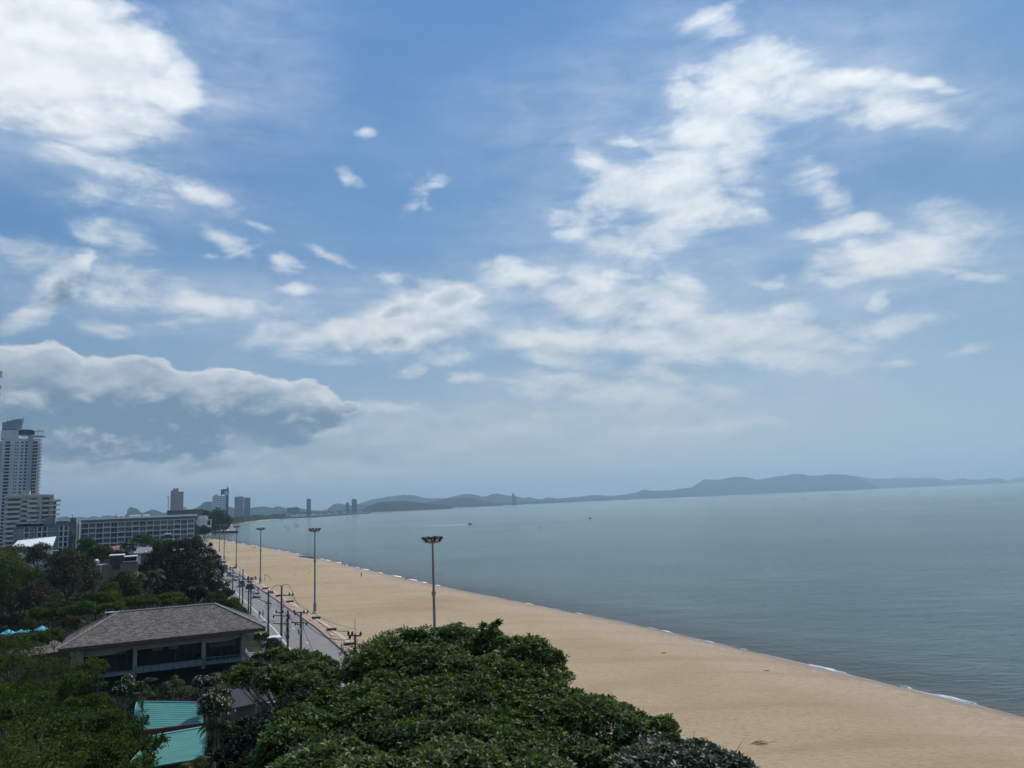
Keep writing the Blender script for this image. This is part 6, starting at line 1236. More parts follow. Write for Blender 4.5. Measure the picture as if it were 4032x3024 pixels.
def leafmesh(name, C, N_, Tn, ln, wd, mat, kink=0.18, parent=None):
    """C centres (base of leaf), Tn along-leaf direction, N_ leaf normal; each leaf is a folded pointed blade of 4 triangles"""
    n = len(C); B_ = unit(np.cross(N_, Tn)); N2 = unit(np.cross(Tn, B_))
    ln = ln[:, None]; wd = wd[:, None]
    base = C; tip = C + Tn * ln - N2 * ln * .12; mid = C + Tn * ln * .55 - N2 * wd * kink * 0
    l = mid - B_ * wd * .5 + N2 * wd * kink; r = mid + B_ * wd * .5 + N2 * wd * kink
    V = np.stack([base, r, tip, l, mid], 1).reshape(-1, 3)
    idx = np.arange(n)[:, None] * 5
    F_ = np.concatenate([idx + np.array([0, 1, 4]), idx + np.array([1, 2, 4]), idx + np.array([2, 3, 4]), idx + np.array([3, 0, 4])], 1).reshape(-1)
    me = bpy.data.meshes.new(name); me.vertices.add(len(V)); me.vertices.foreach_set('co', V.astype(np.float32).ravel())
    nf = n * 4; me.loops.add(nf * 3); me.polygons.add(nf)
    me.polygons.foreach_set('loop_start', np.arange(nf, dtype=np.int32) * 3); me.polygons.foreach_set('loop_total', np.full(nf, 3, np.int32)); me.loops.foreach_set('vertex_index', F_.astype(np.int32))
    me.materials.append(mat); me.update(calc_edges=True)
    o = bpy.data.objects.new(name, me); COL.objects.link(o)
    if parent: o.parent = parent
    return o
def shell(lumps, n, rs, up=.35, fill=.35, cut=.78, bottom=-.45):
    """points on the outer skin of a union of ellipsoids; returns points and outward normals"""
    L = np.array(lumps, float); area = (L[:, 3] * L[:, 4] + L[:, 3] * L[:, 5] + L[:, 4] * L[:, 5]); pr = area / area.sum()
    P_, N_ = [], []; got = 0
    while got < n:
        m = int((n - got) * 2.2) + 64; k = rs.choice(len(L), m, p=pr); d = unit(rs.normal(size=(m, 3)) + np.array([0, 0, up]))
        d = d[d[:, 2] > bottom * rs.uniform(.3, 1.6, len(d))]; k = k[:len(d)]
        rad = 1 - np.abs(rs.normal(size=len(d))) * fill * .5 + (rs.uniform(size=len(d)) < .22) * rs.uniform(0, .32, len(d))
        p = L[k, :3] + d * L[k, 3:6] * rad[:, None]; nn_ = unit(d / L[k, 3:6])
        keep = np.ones(len(p), bool)
        for j in range(len(L)):
            q = np.sum(((p - L[j, :3]) / L[j, 3:6]) ** 2, 1); keep &= ~((q < cut * cut) & (k != j))
        p = p[keep]; nn_ = nn_[keep]; P_.append(p); N_.append(nn_); got += len(p)
    return np.concatenate(P_)[:n], np.concatenate(N_)[:n]
def crown_mesh(name, lumps, n, size, mat, rs, parent, rosette=1, aspect=.5, droop=.3, fill=.35, bottom=-.45, cut=.78):
    """rosette>1: n whorls of that many leaves spreading round a twig tip"""
    p, nr = shell(lumps, n, rs, fill=fill, bottom=bottom, cut=cut)
    if rosette > 1:
        ax = unit(nr * .7 + np.array([0, 0, .8]) + rs.normal(size=nr.shape) * .35)
        a = unit(np.cross(ax, rs.normal(size=ax.shape))); b_ = np.cross(ax, a); C, T_, N_ = [], [], []
        for k in range(rosette):
            th = 2 * math.pi * k / rosette + rs.uniform(-.4, .4, len(p)); el = rs.uniform(.05, .85, len(p))
            t = unit((a * np.cos(th)[:, None] + b_ * np.sin(th)[:, None]) * np.cos(el)[:, None] + ax * np.sin(el)[:, None])
            C.append(p + t * size * .1); T_.append(t); N_.append(unit(ax - t * np.sum(ax * t, 1)[:, None] + rs.normal(size=t.shape) * .15))
        C, T_, N_ = map(np.concatenate, (C, T_, N_))
    else:
        C = p; T_ = unit(rs.normal(size=p.shape) + nr * .5 + np.array([0, 0, -droop])); N_ = unit(nr * .6 + np.array([0, 0, .6]) + rs.normal(size=p.shape) * .6)
    m = len(C); ln = size * rs.uniform(.65, 1.25, m); return leafmesh(name, C, N_, T_, ln, ln * aspect, mat, parent=parent)
def limbs(mb, base, lumps, r0, rs, rnd, fork=.35, maxn=24, m=0):
    top = Vector((sum(l[0] for l in lumps) / len(lumps), sum(l[1] for l in lumps) / len(lumps), min(l[2] - l[5] * .3 for l in lumps)))
    b0 = Vector(base); f = b0.lerp(top, .8); f.x = b0.x * .5 + top.x * .5; f.y = b0.y * .5 + top.y * .5
    if f.z < b0.z + .5: f.z = b0.z + .5
    mb.tube([b0, b0.lerp(f, .5) + Vector((rnd.uniform(-.1, .1), rnd.uniform(-.1, .1), 0)), f], [r0 * 1.25, r0, r0 * .8], 8, m)
    for l in (lumps if len(lumps) <= maxn else rnd.sample(list(lumps), maxn)):
        t = Vector(l[:3]); mid = f.lerp(t, .5) + Vector((rnd.uniform(-.3, .3), rnd.uniform(-.3, .3), -(t - f).length * .08))
        mb.tube([f, mid, t], [r0 * .45, r0 * .28, r0 * .1], 5, m, cap=False)
        for k in range(3):
            e = t + Vector((rnd.uniform(-1, 1) * l[3], rnd.uniform(-1, 1) * l[4], rnd.uniform(-.1, .9) * l[5])) * .85; mb.tube([mid.lerp(t, .6), mid.lerp(e, .7), e], [r0 * .18, r0 * .1, r0 * .04], 4, m, cap=False)
def lumpy(rx, ry, rz, rs, n, flat=False):
    """lobes spread through an ellipsoidal crown centred on the origin"""
    out = [(0, 0, -rz * .1, rx * .62, ry * .62, rz * .62)]
    for i in range(n):
        a = rs.uniform(0, 2 * math.pi); u = rs.uniform(-.55, .95); c = math.sqrt(max(0, 1 - u * u)); k = rs.uniform(.22, .42)
        out.append((rx * c * math.cos(a) * (1 - k * .9), ry * c * math.sin(a) * (1 - k * .9), rz * u * (1 - k * .7), rx * k, ry * k, rz * k * rs.uniform(.8, 1.2)))
    return out
seedc = [100]
def tree(name, px, pyt, pyb, hw, Y, n, size, mat, label, cat='tree', group=None, lobes=14, zb=1.25, kind_mat=None, r0=None, deep=1.0, **kw):
    seedc[0] += 1; rs = np.random.RandomState(seedc[0]); rnd = random.Random(seedc[0])
    t = P(px, pyt, Y); b_ = P(px, pyb, Y); rz = (t.z - b_.z) / 2; rx = hw * Y / FOC; zc = (t.z + b_.z) / 2
    root = thing(name, (t.x, Y, zb), 0, label, cat, group)
    lm = [(x, y, z + zc - zb, a, b2, c) for x, y, z, a, b2, c in lumpy(rx, rx * deep, rz, rs, lobes)]
    crown_mesh('crown', lm, n, size, mat, rs, root, **kw)
    mb = MB(); limbs(mb, (0, 0, 0), lm, r0 or max(.08, rx * .07), rs, rnd, maxn=10); mb.build('trunk', m_bark, root)
    return root
# ---- background trees, far to near
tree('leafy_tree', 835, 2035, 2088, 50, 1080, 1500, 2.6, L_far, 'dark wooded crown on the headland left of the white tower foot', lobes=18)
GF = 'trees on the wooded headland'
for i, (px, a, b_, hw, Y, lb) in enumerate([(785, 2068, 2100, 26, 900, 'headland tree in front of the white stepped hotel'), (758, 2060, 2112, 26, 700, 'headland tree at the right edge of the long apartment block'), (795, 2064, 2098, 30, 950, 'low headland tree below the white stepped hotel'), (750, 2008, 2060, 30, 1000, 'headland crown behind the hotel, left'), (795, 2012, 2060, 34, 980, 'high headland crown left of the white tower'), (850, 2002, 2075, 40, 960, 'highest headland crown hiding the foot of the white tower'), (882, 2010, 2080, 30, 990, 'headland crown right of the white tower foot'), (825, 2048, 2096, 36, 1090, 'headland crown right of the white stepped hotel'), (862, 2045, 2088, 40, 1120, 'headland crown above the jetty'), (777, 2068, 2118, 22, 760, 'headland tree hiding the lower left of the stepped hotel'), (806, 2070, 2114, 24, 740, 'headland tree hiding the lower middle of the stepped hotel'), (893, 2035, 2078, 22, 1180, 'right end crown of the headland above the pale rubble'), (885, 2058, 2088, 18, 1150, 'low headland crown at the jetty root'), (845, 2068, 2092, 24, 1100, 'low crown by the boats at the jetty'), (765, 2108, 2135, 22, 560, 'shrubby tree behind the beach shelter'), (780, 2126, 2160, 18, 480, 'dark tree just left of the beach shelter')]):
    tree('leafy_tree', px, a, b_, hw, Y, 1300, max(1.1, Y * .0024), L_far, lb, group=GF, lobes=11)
# far woods as masses
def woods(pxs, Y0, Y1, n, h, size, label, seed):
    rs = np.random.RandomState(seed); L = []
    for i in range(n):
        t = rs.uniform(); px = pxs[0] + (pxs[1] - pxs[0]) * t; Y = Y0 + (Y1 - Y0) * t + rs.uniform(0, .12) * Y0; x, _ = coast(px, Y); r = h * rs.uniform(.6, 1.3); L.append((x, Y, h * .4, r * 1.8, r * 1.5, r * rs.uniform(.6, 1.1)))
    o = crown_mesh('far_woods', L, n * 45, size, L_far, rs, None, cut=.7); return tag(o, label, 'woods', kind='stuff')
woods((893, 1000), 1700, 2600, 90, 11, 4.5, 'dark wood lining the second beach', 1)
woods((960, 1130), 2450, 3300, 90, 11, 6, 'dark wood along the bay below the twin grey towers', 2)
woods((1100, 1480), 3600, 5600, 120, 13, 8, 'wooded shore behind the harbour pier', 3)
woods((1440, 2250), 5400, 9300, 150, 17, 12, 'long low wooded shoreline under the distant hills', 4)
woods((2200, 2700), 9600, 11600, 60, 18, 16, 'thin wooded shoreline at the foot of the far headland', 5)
# far pale buildings scattered in the woods
mb = MB(); rr_ = random.Random(21)
for i in range(70):
    t = rr_.random(); px = 1010 + 900 * t; Y = 3000 + 4700 * t + rr_.uniform(0, 250); x, _ = coast(px, Y); mb.cbox((x, Y, 5), rr_.uniform(10, 34), 10, rr_.uniform(8, 16), 0)
tag(mb.build('far_town', m_greyw), 'pale low houses of the far town scattered along the wooded shore', 'houses', kind='stuff')
tree('round_shrub', 829, 2137, 2155, 7.6, 480, 900, .5, L_dark, 'round dark clipped shrub standing by itself on the sand edge', 'shrub', lobes=10)
GB = 'trees behind the pavilion'
# huge dark tree
def big_dark():
    rs = np.random.RandomState(77); rnd = random.Random(77); Y = 215; c0 = P(735, 2340, Y); root = thing('dark_tree', (c0.x, Y, 1.25), 0, 'huge very dark spreading tree between the tan house and the road', 'tree')
    L = []
    for px, py, r, dy in [(620, 2210, 46, 4), (650, 2185, 50, 0), (700, 2165, 46, 2), (745, 2160, 44, 0), (785, 2175, 40, 4), (815, 2190, 36, 2), (835, 2215, 34, 0), (850, 2245, 30, -2), (845, 2285, 34, -3), (600, 2240, 40, -2), (590, 2280, 40, -5), (620, 2300, 50, -6), (680, 2240, 62, -6), (740, 2225, 62, -7), (790, 2250, 55, -6), (700, 2300, 62, -8), (770, 2310, 55, -7), (820, 2320, 35, -5), (650, 2340, 40, -8), (740, 2340, 45, -9)]:
        p = P(px, py, Y + dy); r_ = r * Y / FOC; L.append((p.x - c0.x, p.y - Y, p.z - 1.25, r_, r_, r_ * .85))
    crown_mesh('crown', L, 15000, .62, L_dark, rs, root, droop=.5, bottom=-.9, fill=.4)
    mb = MB(); limbs(mb, (0, 0, 0), L, .6, rs, rnd); mb.build('trunk', m_bark, root)
big_dark()
tree('leafy_tree', 30, 2125, 2330, 112, 205, 9000, .55, L_yell, 'broad yellow-green tree at the left edge behind the others', group=GB, lobes=20)
tree('leafy_tree', 60, 2215, 2460, 118, 180, 12000, .5, L_fine, 'broad deep green tree at the left edge, below the yellow-green one', group=GB, lobes=20)
tree('leafy_tree', 150, 2140, 2240, 62, 225, 3500, .55, L_brown, 'sparse brownish treetop rising against the white metal roof', group=GB, lobes=12, fill=.8)
tree('leafy_tree', 265, 2165, 2390, 122, 190, 12000, .5, L_brown, 'large brown-leaved tree in front of the hotel and long block', group=GB, lobes=22, fill=.7)
tree('leafy_tree', 170, 2280, 2440, 80, 172, 6000, .45, L_brown, 'brown-green tree right of the deep green one', group=GB, lobes=14)
tree('leafy_tree', 330, 2120, 2230, 50, 280, 3500, .6, L_mid, 'green tree behind the stained tower foot', group=GB, lobes=12)
tree('leafy_tree', 395, 2150, 2220, 50, 262, 3500, .6, L_mid, 'green tree below the red-roofed house', group=GB, lobes=12)
tree('leafy_tree', 480, 2250, 2400, 78, 165, 9000, .40, L_olive, 'olive-yellow leafy tree in front of the tan flat-roofed house', group=GB, lobes=18)
tree('leafy_tree', 440, 2290, 2420, 60, 158, 4500, .36, L_yell, 'yellowish tree at the left of the olive one', group=GB, lobes=12)
tree('leafy_tree', 470, 2170, 2215, 34, 290, 1800, .6, L_dark, 'small dark tree beside the red-roofed house', group=GB, lobes=10)
tree('leafy_tree', 375, 2335, 2420, 60, 160, 4500, .36, L_dark, 'dark tree between the brown tree and the olive tree', group=GB, lobes=12)
tree('leafy_tree', 250, 2360, 2450, 120, 152, 8000, .35, L_dark, 'wide dark low tree behind the garden hedge', group=GB, lobes=16)
tree('leafy_tree', 540, 2215, 2260, 30, 250, 1800, .5, L_dark, 'dark tree behind the tan house terrace', group=GB, lobes=10)
tree('leafy_tree', 893, 2275, 2330, 20, 226, 800, .32, L_olive, 'thin grey-green roadside tree by the small hut', group=GB, lobes=10, fill=1.0)
tree('leafy_tree', 772, 2118, 2170, 22, 400, 1500, .8, L_far, 'tree at the road end in front of the apartment block corner', group=GB, lobes=10)
tree('leafy_tree', 560, 2105, 2150, 45, 380, 2200, .8, L_mid, 'low green tree against the middle of the apartment block', group=GB, lobes=10)
tree('leafy_tree', 640, 2125, 2180, 45, 340, 2500, .7, L_mid, 'green tree right of the lilac-roofed house', group=GB, lobes=10)
GH = 'bushes in the resort garden'
def bush(px, a, b_, hw, Y, n, sz, mat, lb): tree('bush', px, a, b_, hw, Y, n, sz, mat, lb, 'bush', GH, lobes=12, r0=.07)
bush(190, 2375, 2440, 62, 138, 4500, .30, L_mid, 'fresh green bush row left of the blue parasol')
bush(330, 2365, 2430, 70, 136, 5000, .30, L_mid, 'green bush above the blue parasol')
bush(440, 2370, 2410, 60, 136, 3500, .30, L_yell, 'yellow-green hedge along the ridge left end')
bush(560, 2345, 2400, 70, 140, 4500, .30, L_mid, 'green hedge behind the roof ridge, left part')
bush(680, 2335, 2385, 60, 143, 4200, .30, L_yell, 'yellow-green hedge behind the roof ridge, middle part')
bush(850, 2340, 2400, 50, 150, 3500, .32, L_fine, 'deep green bush beyond the right end of the ridge')
bush(905, 2355, 2430, 45, 150, 3500, .32, L_mid, 'green bush between the roof hip and the utility poles')
bush(940, 2385, 2450, 32, 146, 2500, .30, L_fine, 'dark green bush by the grey garden wall')
bush(870, 2315, 2365, 45, 168, 3000, .35, L_brown, 'brownish bush on the grass by the road edge')
bush(120, 2430, 2490, 36, 124, 2600, .26, L_olive, 'golden bush behind the aqua parasols')
bush(285, 2425, 2480, 36, 122, 2600, .26, L_olive, 'golden bush left of the blue parasol')
bush(215, 2478, 2530, 40, 117, 4200, .25, L_yell, 'bright yellow-green bush left of the dark hip')
bush(60, 2502, 2560, 80, 110, 5000, .25, L_olive, 'olive bush below the leftmost parasols')
bush(150, 2494, 2560, 60, 106, 4800, .25, L_mid, 'green bush between parasols and annex')
bush(330, 2450, 2490, 40, 124, 2400, .26, L_yell, 'yellow-green bush touching the dark hip of the roof')
bush(40, 2420, 2470, 55, 130, 3000, .28, L_dark, 'dark bush at the left edge above the parasols')
bush(1075, 2515, 2575, 40, 118, 3200, .22, L_mid, 'white-flowering bush beside the terrace railing')
bush(1030, 2490, 2530, 26, 122, 1800, .22, L_fine, 'small bush behind the terrace')
# ---- palms
def palm(px, pyc, Y, R_, nfr, label, zb=1.25, droop=.9, mat=L_palm, trunk=.13, seed=1, wfac=1.0):
    rs = np.random.RandomState(seed); c = P(px, pyc, Y); root = thing('palm', (c.x, Y, zb), 0, label, 'palm', 'palms in the gardens'); H = c.z - zb
    mb = MB(); mb.tube([(0, 0, 0), (.1, .05, H * .5), (0, 0, H)], [trunk * 1.3, trunk, trunk * .9], 7); mb.build('trunk', m_barkp, root)
    for k in range(nfr):
        a = 2 * math.pi * k / nfr + rs.uniform(-.2, .2); e0 = rs.uniform(.1, 1.25); L = R_ * rs.uniform(.8, 1.15); npt = 12
        pos = np.array([0., 0, H]); pts = [pos.copy()]; el = e0
        for i in range(npt): pos = pos + np.array([math.cos(a) * math.cos(el), math.sin(a) * math.cos(el), math.sin(el)]) * L / npt; el -= droop * 1.9 / npt * (1 + i * .06); pts.append(pos.copy())
        pts = np.array(pts); C, T_, N_, ln = [], [], [], []
        for i in range(1, npt + 1):
            for q in range(3):
                f = q / 3.; p = pts[i - 1] * (1 - f) + pts[i] * f; d = unit(pts[i] - pts[i - 1]); side = unit(np.cross(d, [0, 0, 1.]))
                for s in (-1, 1):
                    t = unit(side * s * .9 + d * .55 + np.array([0, 0, -.35 - rs.uniform(0, .3)])); C.append(p); T_.append(t); N_.append(unit(np.cross(t, d) * s + rs.normal(size=3) * .1)); ln.append(L * .30 * math.sin(math.pi * min(1, (i + f) / (npt + 1.2) * .9 + .1)) * rs.uniform(.85, 1.1))
        C, T_, N_, ln = np.array(C), np.array(T_), np.array(N_), np.array(ln); fr_ = leafmesh('frond', C, N_, T_, ln, np.maximum(.035, ln * .09) * wfac, mat, parent=root)
        mb = MB(); mb.tube([tuple(p) for p in pts], [.03 * (1 - i / (npt + 2)) + .008 for i in range(npt + 1)], 4, cap=False); mb.build('stem', L_palm, fr_)
palm(770, 2325, 152, 3.2, 22, 'dark round-headed feathery palm behind the right part of the roof ridge', droop=1.2, mat=L_dark, seed=3, wfac=2.6)
palm(580, 2275, 175, 4.6, 16, 'palm with long pale arching fronds left of the huge dark tree', seed=4, wfac=2.6)
palm(505, 2150, 290, 4.2, 16, 'ragged palm in front of the red roof end', seed=5, wfac=4)
palm(520, 2130, 330, 3.6, 14, 'palm standing behind the ragged one against the apartment block', seed=6, wfac=4)
palm(455, 2190, 270, 2.8, 12, 'small palm under the red-roofed house', seed=7, wfac=4, mat=L_dark)
palm(565, 2700, 92, 2.0, 13, 'small palm behind the farther teal roof, left of two', seed=8)
palm(680, 2690, 92, 2.1, 13, 'small palm with browned fronds behind the farther teal roof, right of two', seed=9)
palm(895, 2665, 90, 2.2, 12, 'spiky upright palm right of the pavilion basement', seed=10, droop=.5)
palm(860, 2860, 64, 1.9, 14, 'palm leaning over the right end of the teal roofs', seed=11)
palm(760, 3010, 58, 1.6, 11, 'palm at the bottom edge in front of the nearer teal roof', seed=12)
palm(560, 2740, 84, 1.6, 10, 'low palm left of the farther teal roof', seed=14)
palm(1395, 2575, 118, 1.3, 10, 'tiny pale palm behind the nearest utility pole', seed=13, zb=1.4)
# ---- frangipanis with white flowers
def frangipani(px, a, b_, hw, Y, label, seed, n=1500, sz=.2, mat=L_mid, nfl=160):
    rs = np.random.RandomState(seed); rnd = random.Random(seed); t = P(px, a, Y); b2 = P(px, b_, Y); rz = (t.z - b2.z) / 2; rx = hw * Y / FOC; zc = (t.z + b2.z) / 2 - 1.25
    root = thing('frangipani', (t.x, Y, 1.25), 0, label, 'flowering tree', 'white-flowered trees'); lm = [(x, y, z + zc, p, q, r) for x, y, z, p, q, r in lumpy(rx, rx, rz, rs, 10)]
    crown_mesh('crown', lm, n, sz, mat, rs, root, rosette=5, aspect=.32)
    p, nr = shell(lm, nfl, rs, fill=.1); p = p + nr * .08; k = 4; C = np.repeat(p, k, 0); T_ = unit(rs.normal(size=C.shape) + np.repeat(nr, k, 0)); N_ = unit(np.repeat(nr, k, 0) + rs.normal(size=C.shape) * .3)
    leafmesh('flowers', C, N_, T_, np.full(len(C), .10), np.full(len(C), .08), L_flower, parent=root)
    mb = MB(); limbs(mb, (0, 0, 0), lm, .12, rs, rnd); mb.build('trunk', m_barkp, root)
frangipani(500, 2668, 2760, 52, 78, 'white-flowered frangipani left of the teal roofs', 31, mat=L_fine)
frangipani(855, 2712, 2840, 72, 70, 'pale-branched frangipani dotted with white flowers, right of the teal roofs', 32, mat=L_olive, nfl=260)
frangipani(815, 2655, 2720, 48, 82, 'dark frangipani with white flowers under the pavilion corner', 33, mat=L_brown, nfl=120)
frangipani(1000, 2640, 2720, 100, 76, 'olive-leaved shrub with white flowers above the dark grey roof', 34, mat=L_olive, nfl=90)
# ---- trees with a surveyed outline
def inside(poly, x, y):
    c = False; n = len(poly)
    for i in range(n):
        x1, y1 = poly[i]; x2, y2 = poly[(i + 1) % n]
        if (y1 > y) != (y2 > y) and x < (x2 - x1) * (y - y1) / (y2 - y1) + x1: c = not c
    return c
def outline_tree(name, poly, dist, step, rad, n, size, mat, label, seed, foot, ros=1, aspect=.5, r0=.35, jit=.35, flat=.7, fill=.35, group=None, twigs=0, cut=.78, zf=1.3):
    """lobes placed over the surveyed crown outline; dist(py) gives how far that part of the crown stands"""
    rs = np.random.RandomState(seed); rnd = random.Random(seed); L = []
    ys = [p[1] for p in poly]; xs2 = [p[0] for p in poly]; y = min(ys)
    fx = P(foot[0], 2600, foot[1]); root = thing(name, (fx.x, foot[1], zf), 0, label, 'tree', group)
    y = min(ys) + step * .35; row = 0
    while y < max(ys):
        x = min(xs2) + (row % 2) * step * .5
        while x < max(xs2):
            qx, qy = x + rnd.uniform(-jit, jit) * step, y + rnd.uniform(-jit, jit) * step
            Y = dist(qy) + rnd.uniform(-1.8, 1.8); rp = rad * rnd.choice((.62, .8, .95, 1.1, 1.2)) * FOC / Y
            if inside(poly, qx, qy - rp * .75) and inside(poly, qx - rp * .7, qy) and inside(poly, qx + rp * .7, qy):
                p = P(qx, qy, Y); r = rp * Y / FOC; L.append((p.x - fx.x, p.y - foot[1], p.z - zf, r, r * 1.1, r * flat))
            x += step
        y += step * .7; row += 1
    # small outer lobes following the rim
    m = len(poly)
    for i in range(m):
        (x1, y1), (x2, y2) = poly[i], poly[(i + 1) % m]; d = math.hypot(x2 - x1, y2 - y1); k = max(1, int(d / (step * .5)))
        for j in range(k):
            t = j / k; qx, qy = x1 + (x2 - x1) * t, y1 + (y2 - y1) * t
            if qy > 3060: continue
            Y = dist(qy) + .6; r = rad * .42 * rnd.uniform(.6, 1.2); nxv, nyv = (y2 - y1) / max(d, 1), -(x2 - x1) / max(d, 1)
            s = -1 if inside(poly, qx + nxv * 8, qy + nyv * 8) else 1
            p = P(qx - s * nxv * r * FOC / Y, qy - s * nyv * r * FOC / Y, Y); L.append((p.x - fx.x, p.y - foot[1], p.z - zf, r * 1.1, r * 1.2, r * .85))
    crown_mesh('crown', L, n, size, mat, rs, root, rosette=ros, aspect=aspect, fill=fill, cut=cut, bottom=-.6)
    mb = MB()
    if ros > 1:          # scattered withered leaves and bare pale twigs among the green
        crown_mesh('withered_leaves', L, max(30, n // 90), size, L_old, rs, root, rosette=1, aspect=aspect, fill=.3, cut=cut)
        tp, tn = shell(L, max(20, n // 160), rs, fill=.2)
        for p, q in zip(tp, tn):
            a = Vector(p - q * .5); d = Vector(q) + Vector((rnd.uniform(-.8, .8), rnd.uniform(-.8, .8), rnd.uniform(-.2, .6))); mb.tube([a, a + d * .35 + Vector((0, 0, .1)), a + d * .75], [.022, .016, .008], 4, cap=False)
    limbs(mb, (0, 0, 0), L, r0, rs, rnd, maxn=40); mb.build('trunk', m_bark, root)
    return root
interp = lambda xs3, ys3: (lambda v: float(np.interp(v, xs3, ys3)))
L_old = paint('withered_leaf', (.22, .11, .04), .7, .4, 3)
# fine-leaved dark tree showing behind the big one's left shoulder
outline_tree('rain_tree', [(1360, 2590), (1400, 2555), (1450, 2520), (1520, 2485), (1600, 2468), (1700, 2470), (1750, 2520), (1700, 2620), (1500, 2680), (1350, 2660)], interp([2460, 2680], [66, 62]), 70, 1.5, 9000, .20, L_fine, 'fine-leaved dark green tree behind the left shoulder of the big tree', 51, (1560, 65), aspect=.5, r0=.3)
outline_tree('rain_tree', [(2130, 2590), (2190, 2600), (2235, 2640), (2245, 2690), (2180, 2720), (2080, 2680)], interp([2590, 2720], [60, 58]), 60, 1.2, 2600, .20, L_fine, 'fine-leaved tree peeping out behind the right side of the big tree', 52, (2150, 60), r0=.2)
# big sea almond
BIG = [(1330, 2640), (1400, 2590), (1470, 2540), (1540, 2500), (1600, 2475), (1650, 2468), (1720, 2466), (1790, 2452), (1850, 2462), (1920, 2470), (1960, 2472), (1990, 2500), (2040, 2495), (2090, 2498), (2130, 2515), (2160, 2545), (2205, 2570), (2215, 2600), (2190, 2640), (2220, 2680), (2280, 2705), (2340, 2730), (2400, 2735), (2470, 2765), (2530, 2800), (2570, 2835), (2600, 2870), (2625, 2890), (2600, 2905), (2540, 2890), (2500, 2930), (2440, 2960), (2400, 3010), (2400, 3100), (1000, 3100), (1010, 3000), (1060, 2900), (1130, 2820), (1220, 2740)]
BIG = [(x, y + 14 if y < 2950 else y) for x, y in BIG]
outline_tree('sea_almond_tree', BIG, interp([2450, 2600, 2800, 3024, 3100], [54, 50, 44.5, 38, 36]), 80, 1.35, 29000, .28, L_almond, 'huge glossy-leaved sea almond tree filling the bottom middle of the view', 61, (1780, 47), ros=6, aspect=.46, r0=.42, fill=.55, cut=.88, jit=.4)
outline_tree('sea_almond_tree', [(900, 2660), (960, 2600), (1010, 2575), (1060, 2560), (1110, 2550), (1160, 2560), (1200, 2560), (1250, 2570), (1290, 2590), (1330, 2620), (1340, 2760), (1260, 2830), (1160, 2810), (1110, 2760), (1090, 2690), (1000, 2680), (915, 2690)], interp([2550, 2740], [70, 62]), 68, 1.3, 10000, .27, L_almond, 'bright leafy almond tree between the pavilion terrace and the big tree', 62, (1110, 67), ros=5, aspect=.46, r0=.25, fill=.5)
outline_tree('sea_almond_tree', [(2440, 3100), (2470, 2960), (2530, 2910), (2600, 2900), (2660, 2905), (2720, 2925), (2790, 2930), (2850, 2965), (2900, 2985), (2945, 3015), (2960, 3050), (2950, 3100)], interp([2890, 3024, 3100], [38, 34, 32]), 95, 1.3, 5200, .27, L_almond2, 'dull reddish-green almond tree at the bottom right of the big tree', 63, (2650, 35), ros=6, aspect=.48, r0=.25, fill=.5)
outline_tree('sea_almond_tree', [(870, 3100), (860, 2960), (900, 2880), (960, 2830), (1040, 2800), (1120, 2760), (1230, 2700), (1300, 2760), (1300, 3100)], interp([2700, 2900, 3100], [56, 48, 42]), 100, 1.6, 8500, .24, L_dark, 'dark shaded tree between the teal roofs and the big sea almond', 64, (1100, 50), ros=5, aspect=.48, r0=.3, fill=.5)  # dark leaf colour paints in the big tree's shade side
outline_tree('sea_almond_tree', [(1040, 3100), (1080, 3030), (1180, 2960), (1300, 2930), (1400, 2925), (1500, 2985), (1620, 3000), (1700, 2930), (1800, 2915), (1900, 2945), (1980, 2925), (2080, 2975), (2200, 3010), (2230, 3100)], interp([2880, 3100], [36, 31]), 95, 1.15, 7500, .26, leafmat('young_almond_leaf', [(0.008, 0.022, 0.004), (0.018, 0.042, 0.007), (0.036, 0.075, 0.010), (0.12, 0.17, 0.018)], .3, .5, .5, .3), 'nearest yellow-green leafy tree along the bottom edge', 65, (1550, 33), ros=6, aspect=.5, r0=.2, fill=.6)
def sprig(px, py, Y, r, mat, parent_name, seed):
    rs = np.random.RandomState(seed); p = P(px, py, Y); par = [o for o in bpy.data.objects if o.get('label', '').startswith(parent_name)][0]; L = [(p.x - par.location.x, p.y - par.location.y, p.z - par.location.z, r, r, r * .8)]
    crown_mesh('sprig', L, 20, .24, mat, rs, par, rosette=6, aspect=.46, fill=1.0, bottom=-1)
    mb = MB(); q = Vector(L[0][:3]); mb.tube([q - Vector((-.3, 0, 1.1)), q - Vector((.05, 0, .4)), q], [.035, .025, .015], 4, cap=False); mb.build('twig', m_bark, par)
for k, (px, py) in enumerate(((1962, 2456), (1940, 2468), (1905, 2468))): sprig(px, py, 52 - (py - 2450) * .03, .26, L_almond, 'huge glossy', 200 + k)
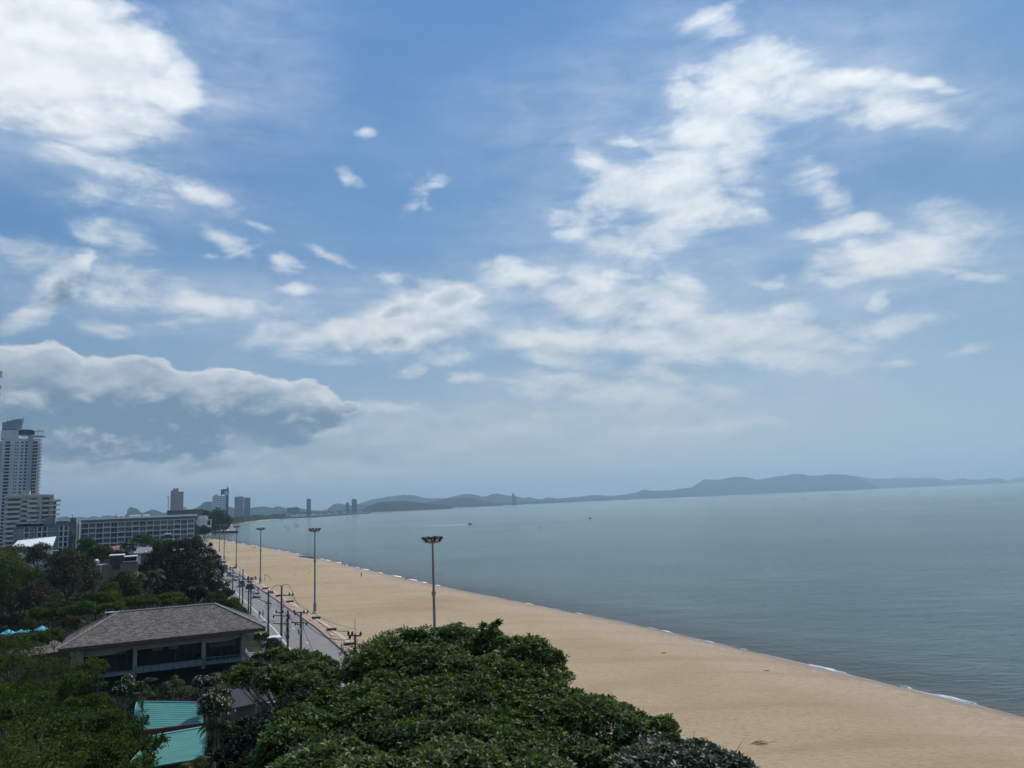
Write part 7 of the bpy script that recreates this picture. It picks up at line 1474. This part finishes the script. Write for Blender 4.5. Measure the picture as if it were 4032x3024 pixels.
# left foreground mass
outline_tree('leafy_tree', [(-120, 2560), (0, 2545), (50, 2520), (110, 2520), (140, 2545), (200, 2590), (260, 2600), (285, 2650), (300, 2720), (240, 2800), (100, 2850), (-120, 2860)], interp([2500, 2860], [84, 72]), 80, 1.5, 18000, .25, L_mid, 'leafy green tree at the left edge in front of the annex', 71, (80, 80), aspect=.4, r0=.3, fill=.5)
outline_tree('leafy_tree', [(230, 2720), (280, 2650), (320, 2610), (370, 2590), (415, 2610), (425, 2640), (370, 2680), (420, 2700), (415, 2740), (440, 2790), (380, 2830), (250, 2830)], interp([2590, 2830], [76, 70]), 62, 1.1, 9500, .23, L_mid, 'bright green tree with branches reaching over the pavilion glass, left of centre', 72, (320, 73), aspect=.42, r0=.22, fill=.5)
outline_tree('leafy_tree', [(-120, 2750), (60, 2740), (200, 2780), (330, 2790), (430, 2780), (470, 2830), (520, 2850), (570, 2870), (550, 2890), (500, 2900), (560, 2920), (625, 2935), (630, 2950), (560, 2960), (600, 3000), (590, 3040), (500, 3100), (-120, 3100)], interp([2740, 2900, 3100], [62, 54, 46]), 74, 1.15, 32000, .27, L_fine, 'dark feathery tree filling the bottom left corner beside the teal roofs', 73, (220, 54), aspect=.42, r0=.3, fill=.7, cut=.7, jit=.5)
outline_tree('leafy_tree', [(-120, 2900), (30, 2840), (120, 2870), (180, 2850), (230, 2900), (300, 2880), (350, 2920), (330, 3100), (-120, 3100)], interp([2850, 3100], [48, 42]), 80, .8, 2600, .20, L_yell, 'yellow-tipped nearest branches at the bottom left corner', 74, (120, 46), aspect=.4, r0=.15, fill=.8)
# undergrowth
def under(px0, px1, Y0, Y1, n, size, mat, label, seed, hmax=1.2):
    rs = np.random.RandomState(seed); L = []
    for i in range(n):
        Y = rs.uniform(Y0, Y1); px = rs.uniform(px0, px1); c = P(px, 2500, Y); 
        if c.x > xc(Y) - ROADW - 4.5: continue
        r = rs.uniform(.5, 1.5) * hmax; L.append((c.x, Y, 1.3 + r * .2, r * 1.5, r * 1.5, r))
    o = crown_mesh('undergrowth', L, len(L) * 45, size, mat, rs, None, cut=.7); return tag(o, label, 'undergrowth', kind='stuff')
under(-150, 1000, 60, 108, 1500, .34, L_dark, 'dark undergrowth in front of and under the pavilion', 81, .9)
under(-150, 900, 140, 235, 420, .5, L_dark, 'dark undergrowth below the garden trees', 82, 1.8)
under(-150, 780, 235, 420, 420, .9, L_far, 'dense greenery between the houses and the apartment block', 83, 3.0)
under(400, 770, 400, 448, 120, 1.0, L_far, 'greenery at the foot of the long apartment block', 84, 3.2)
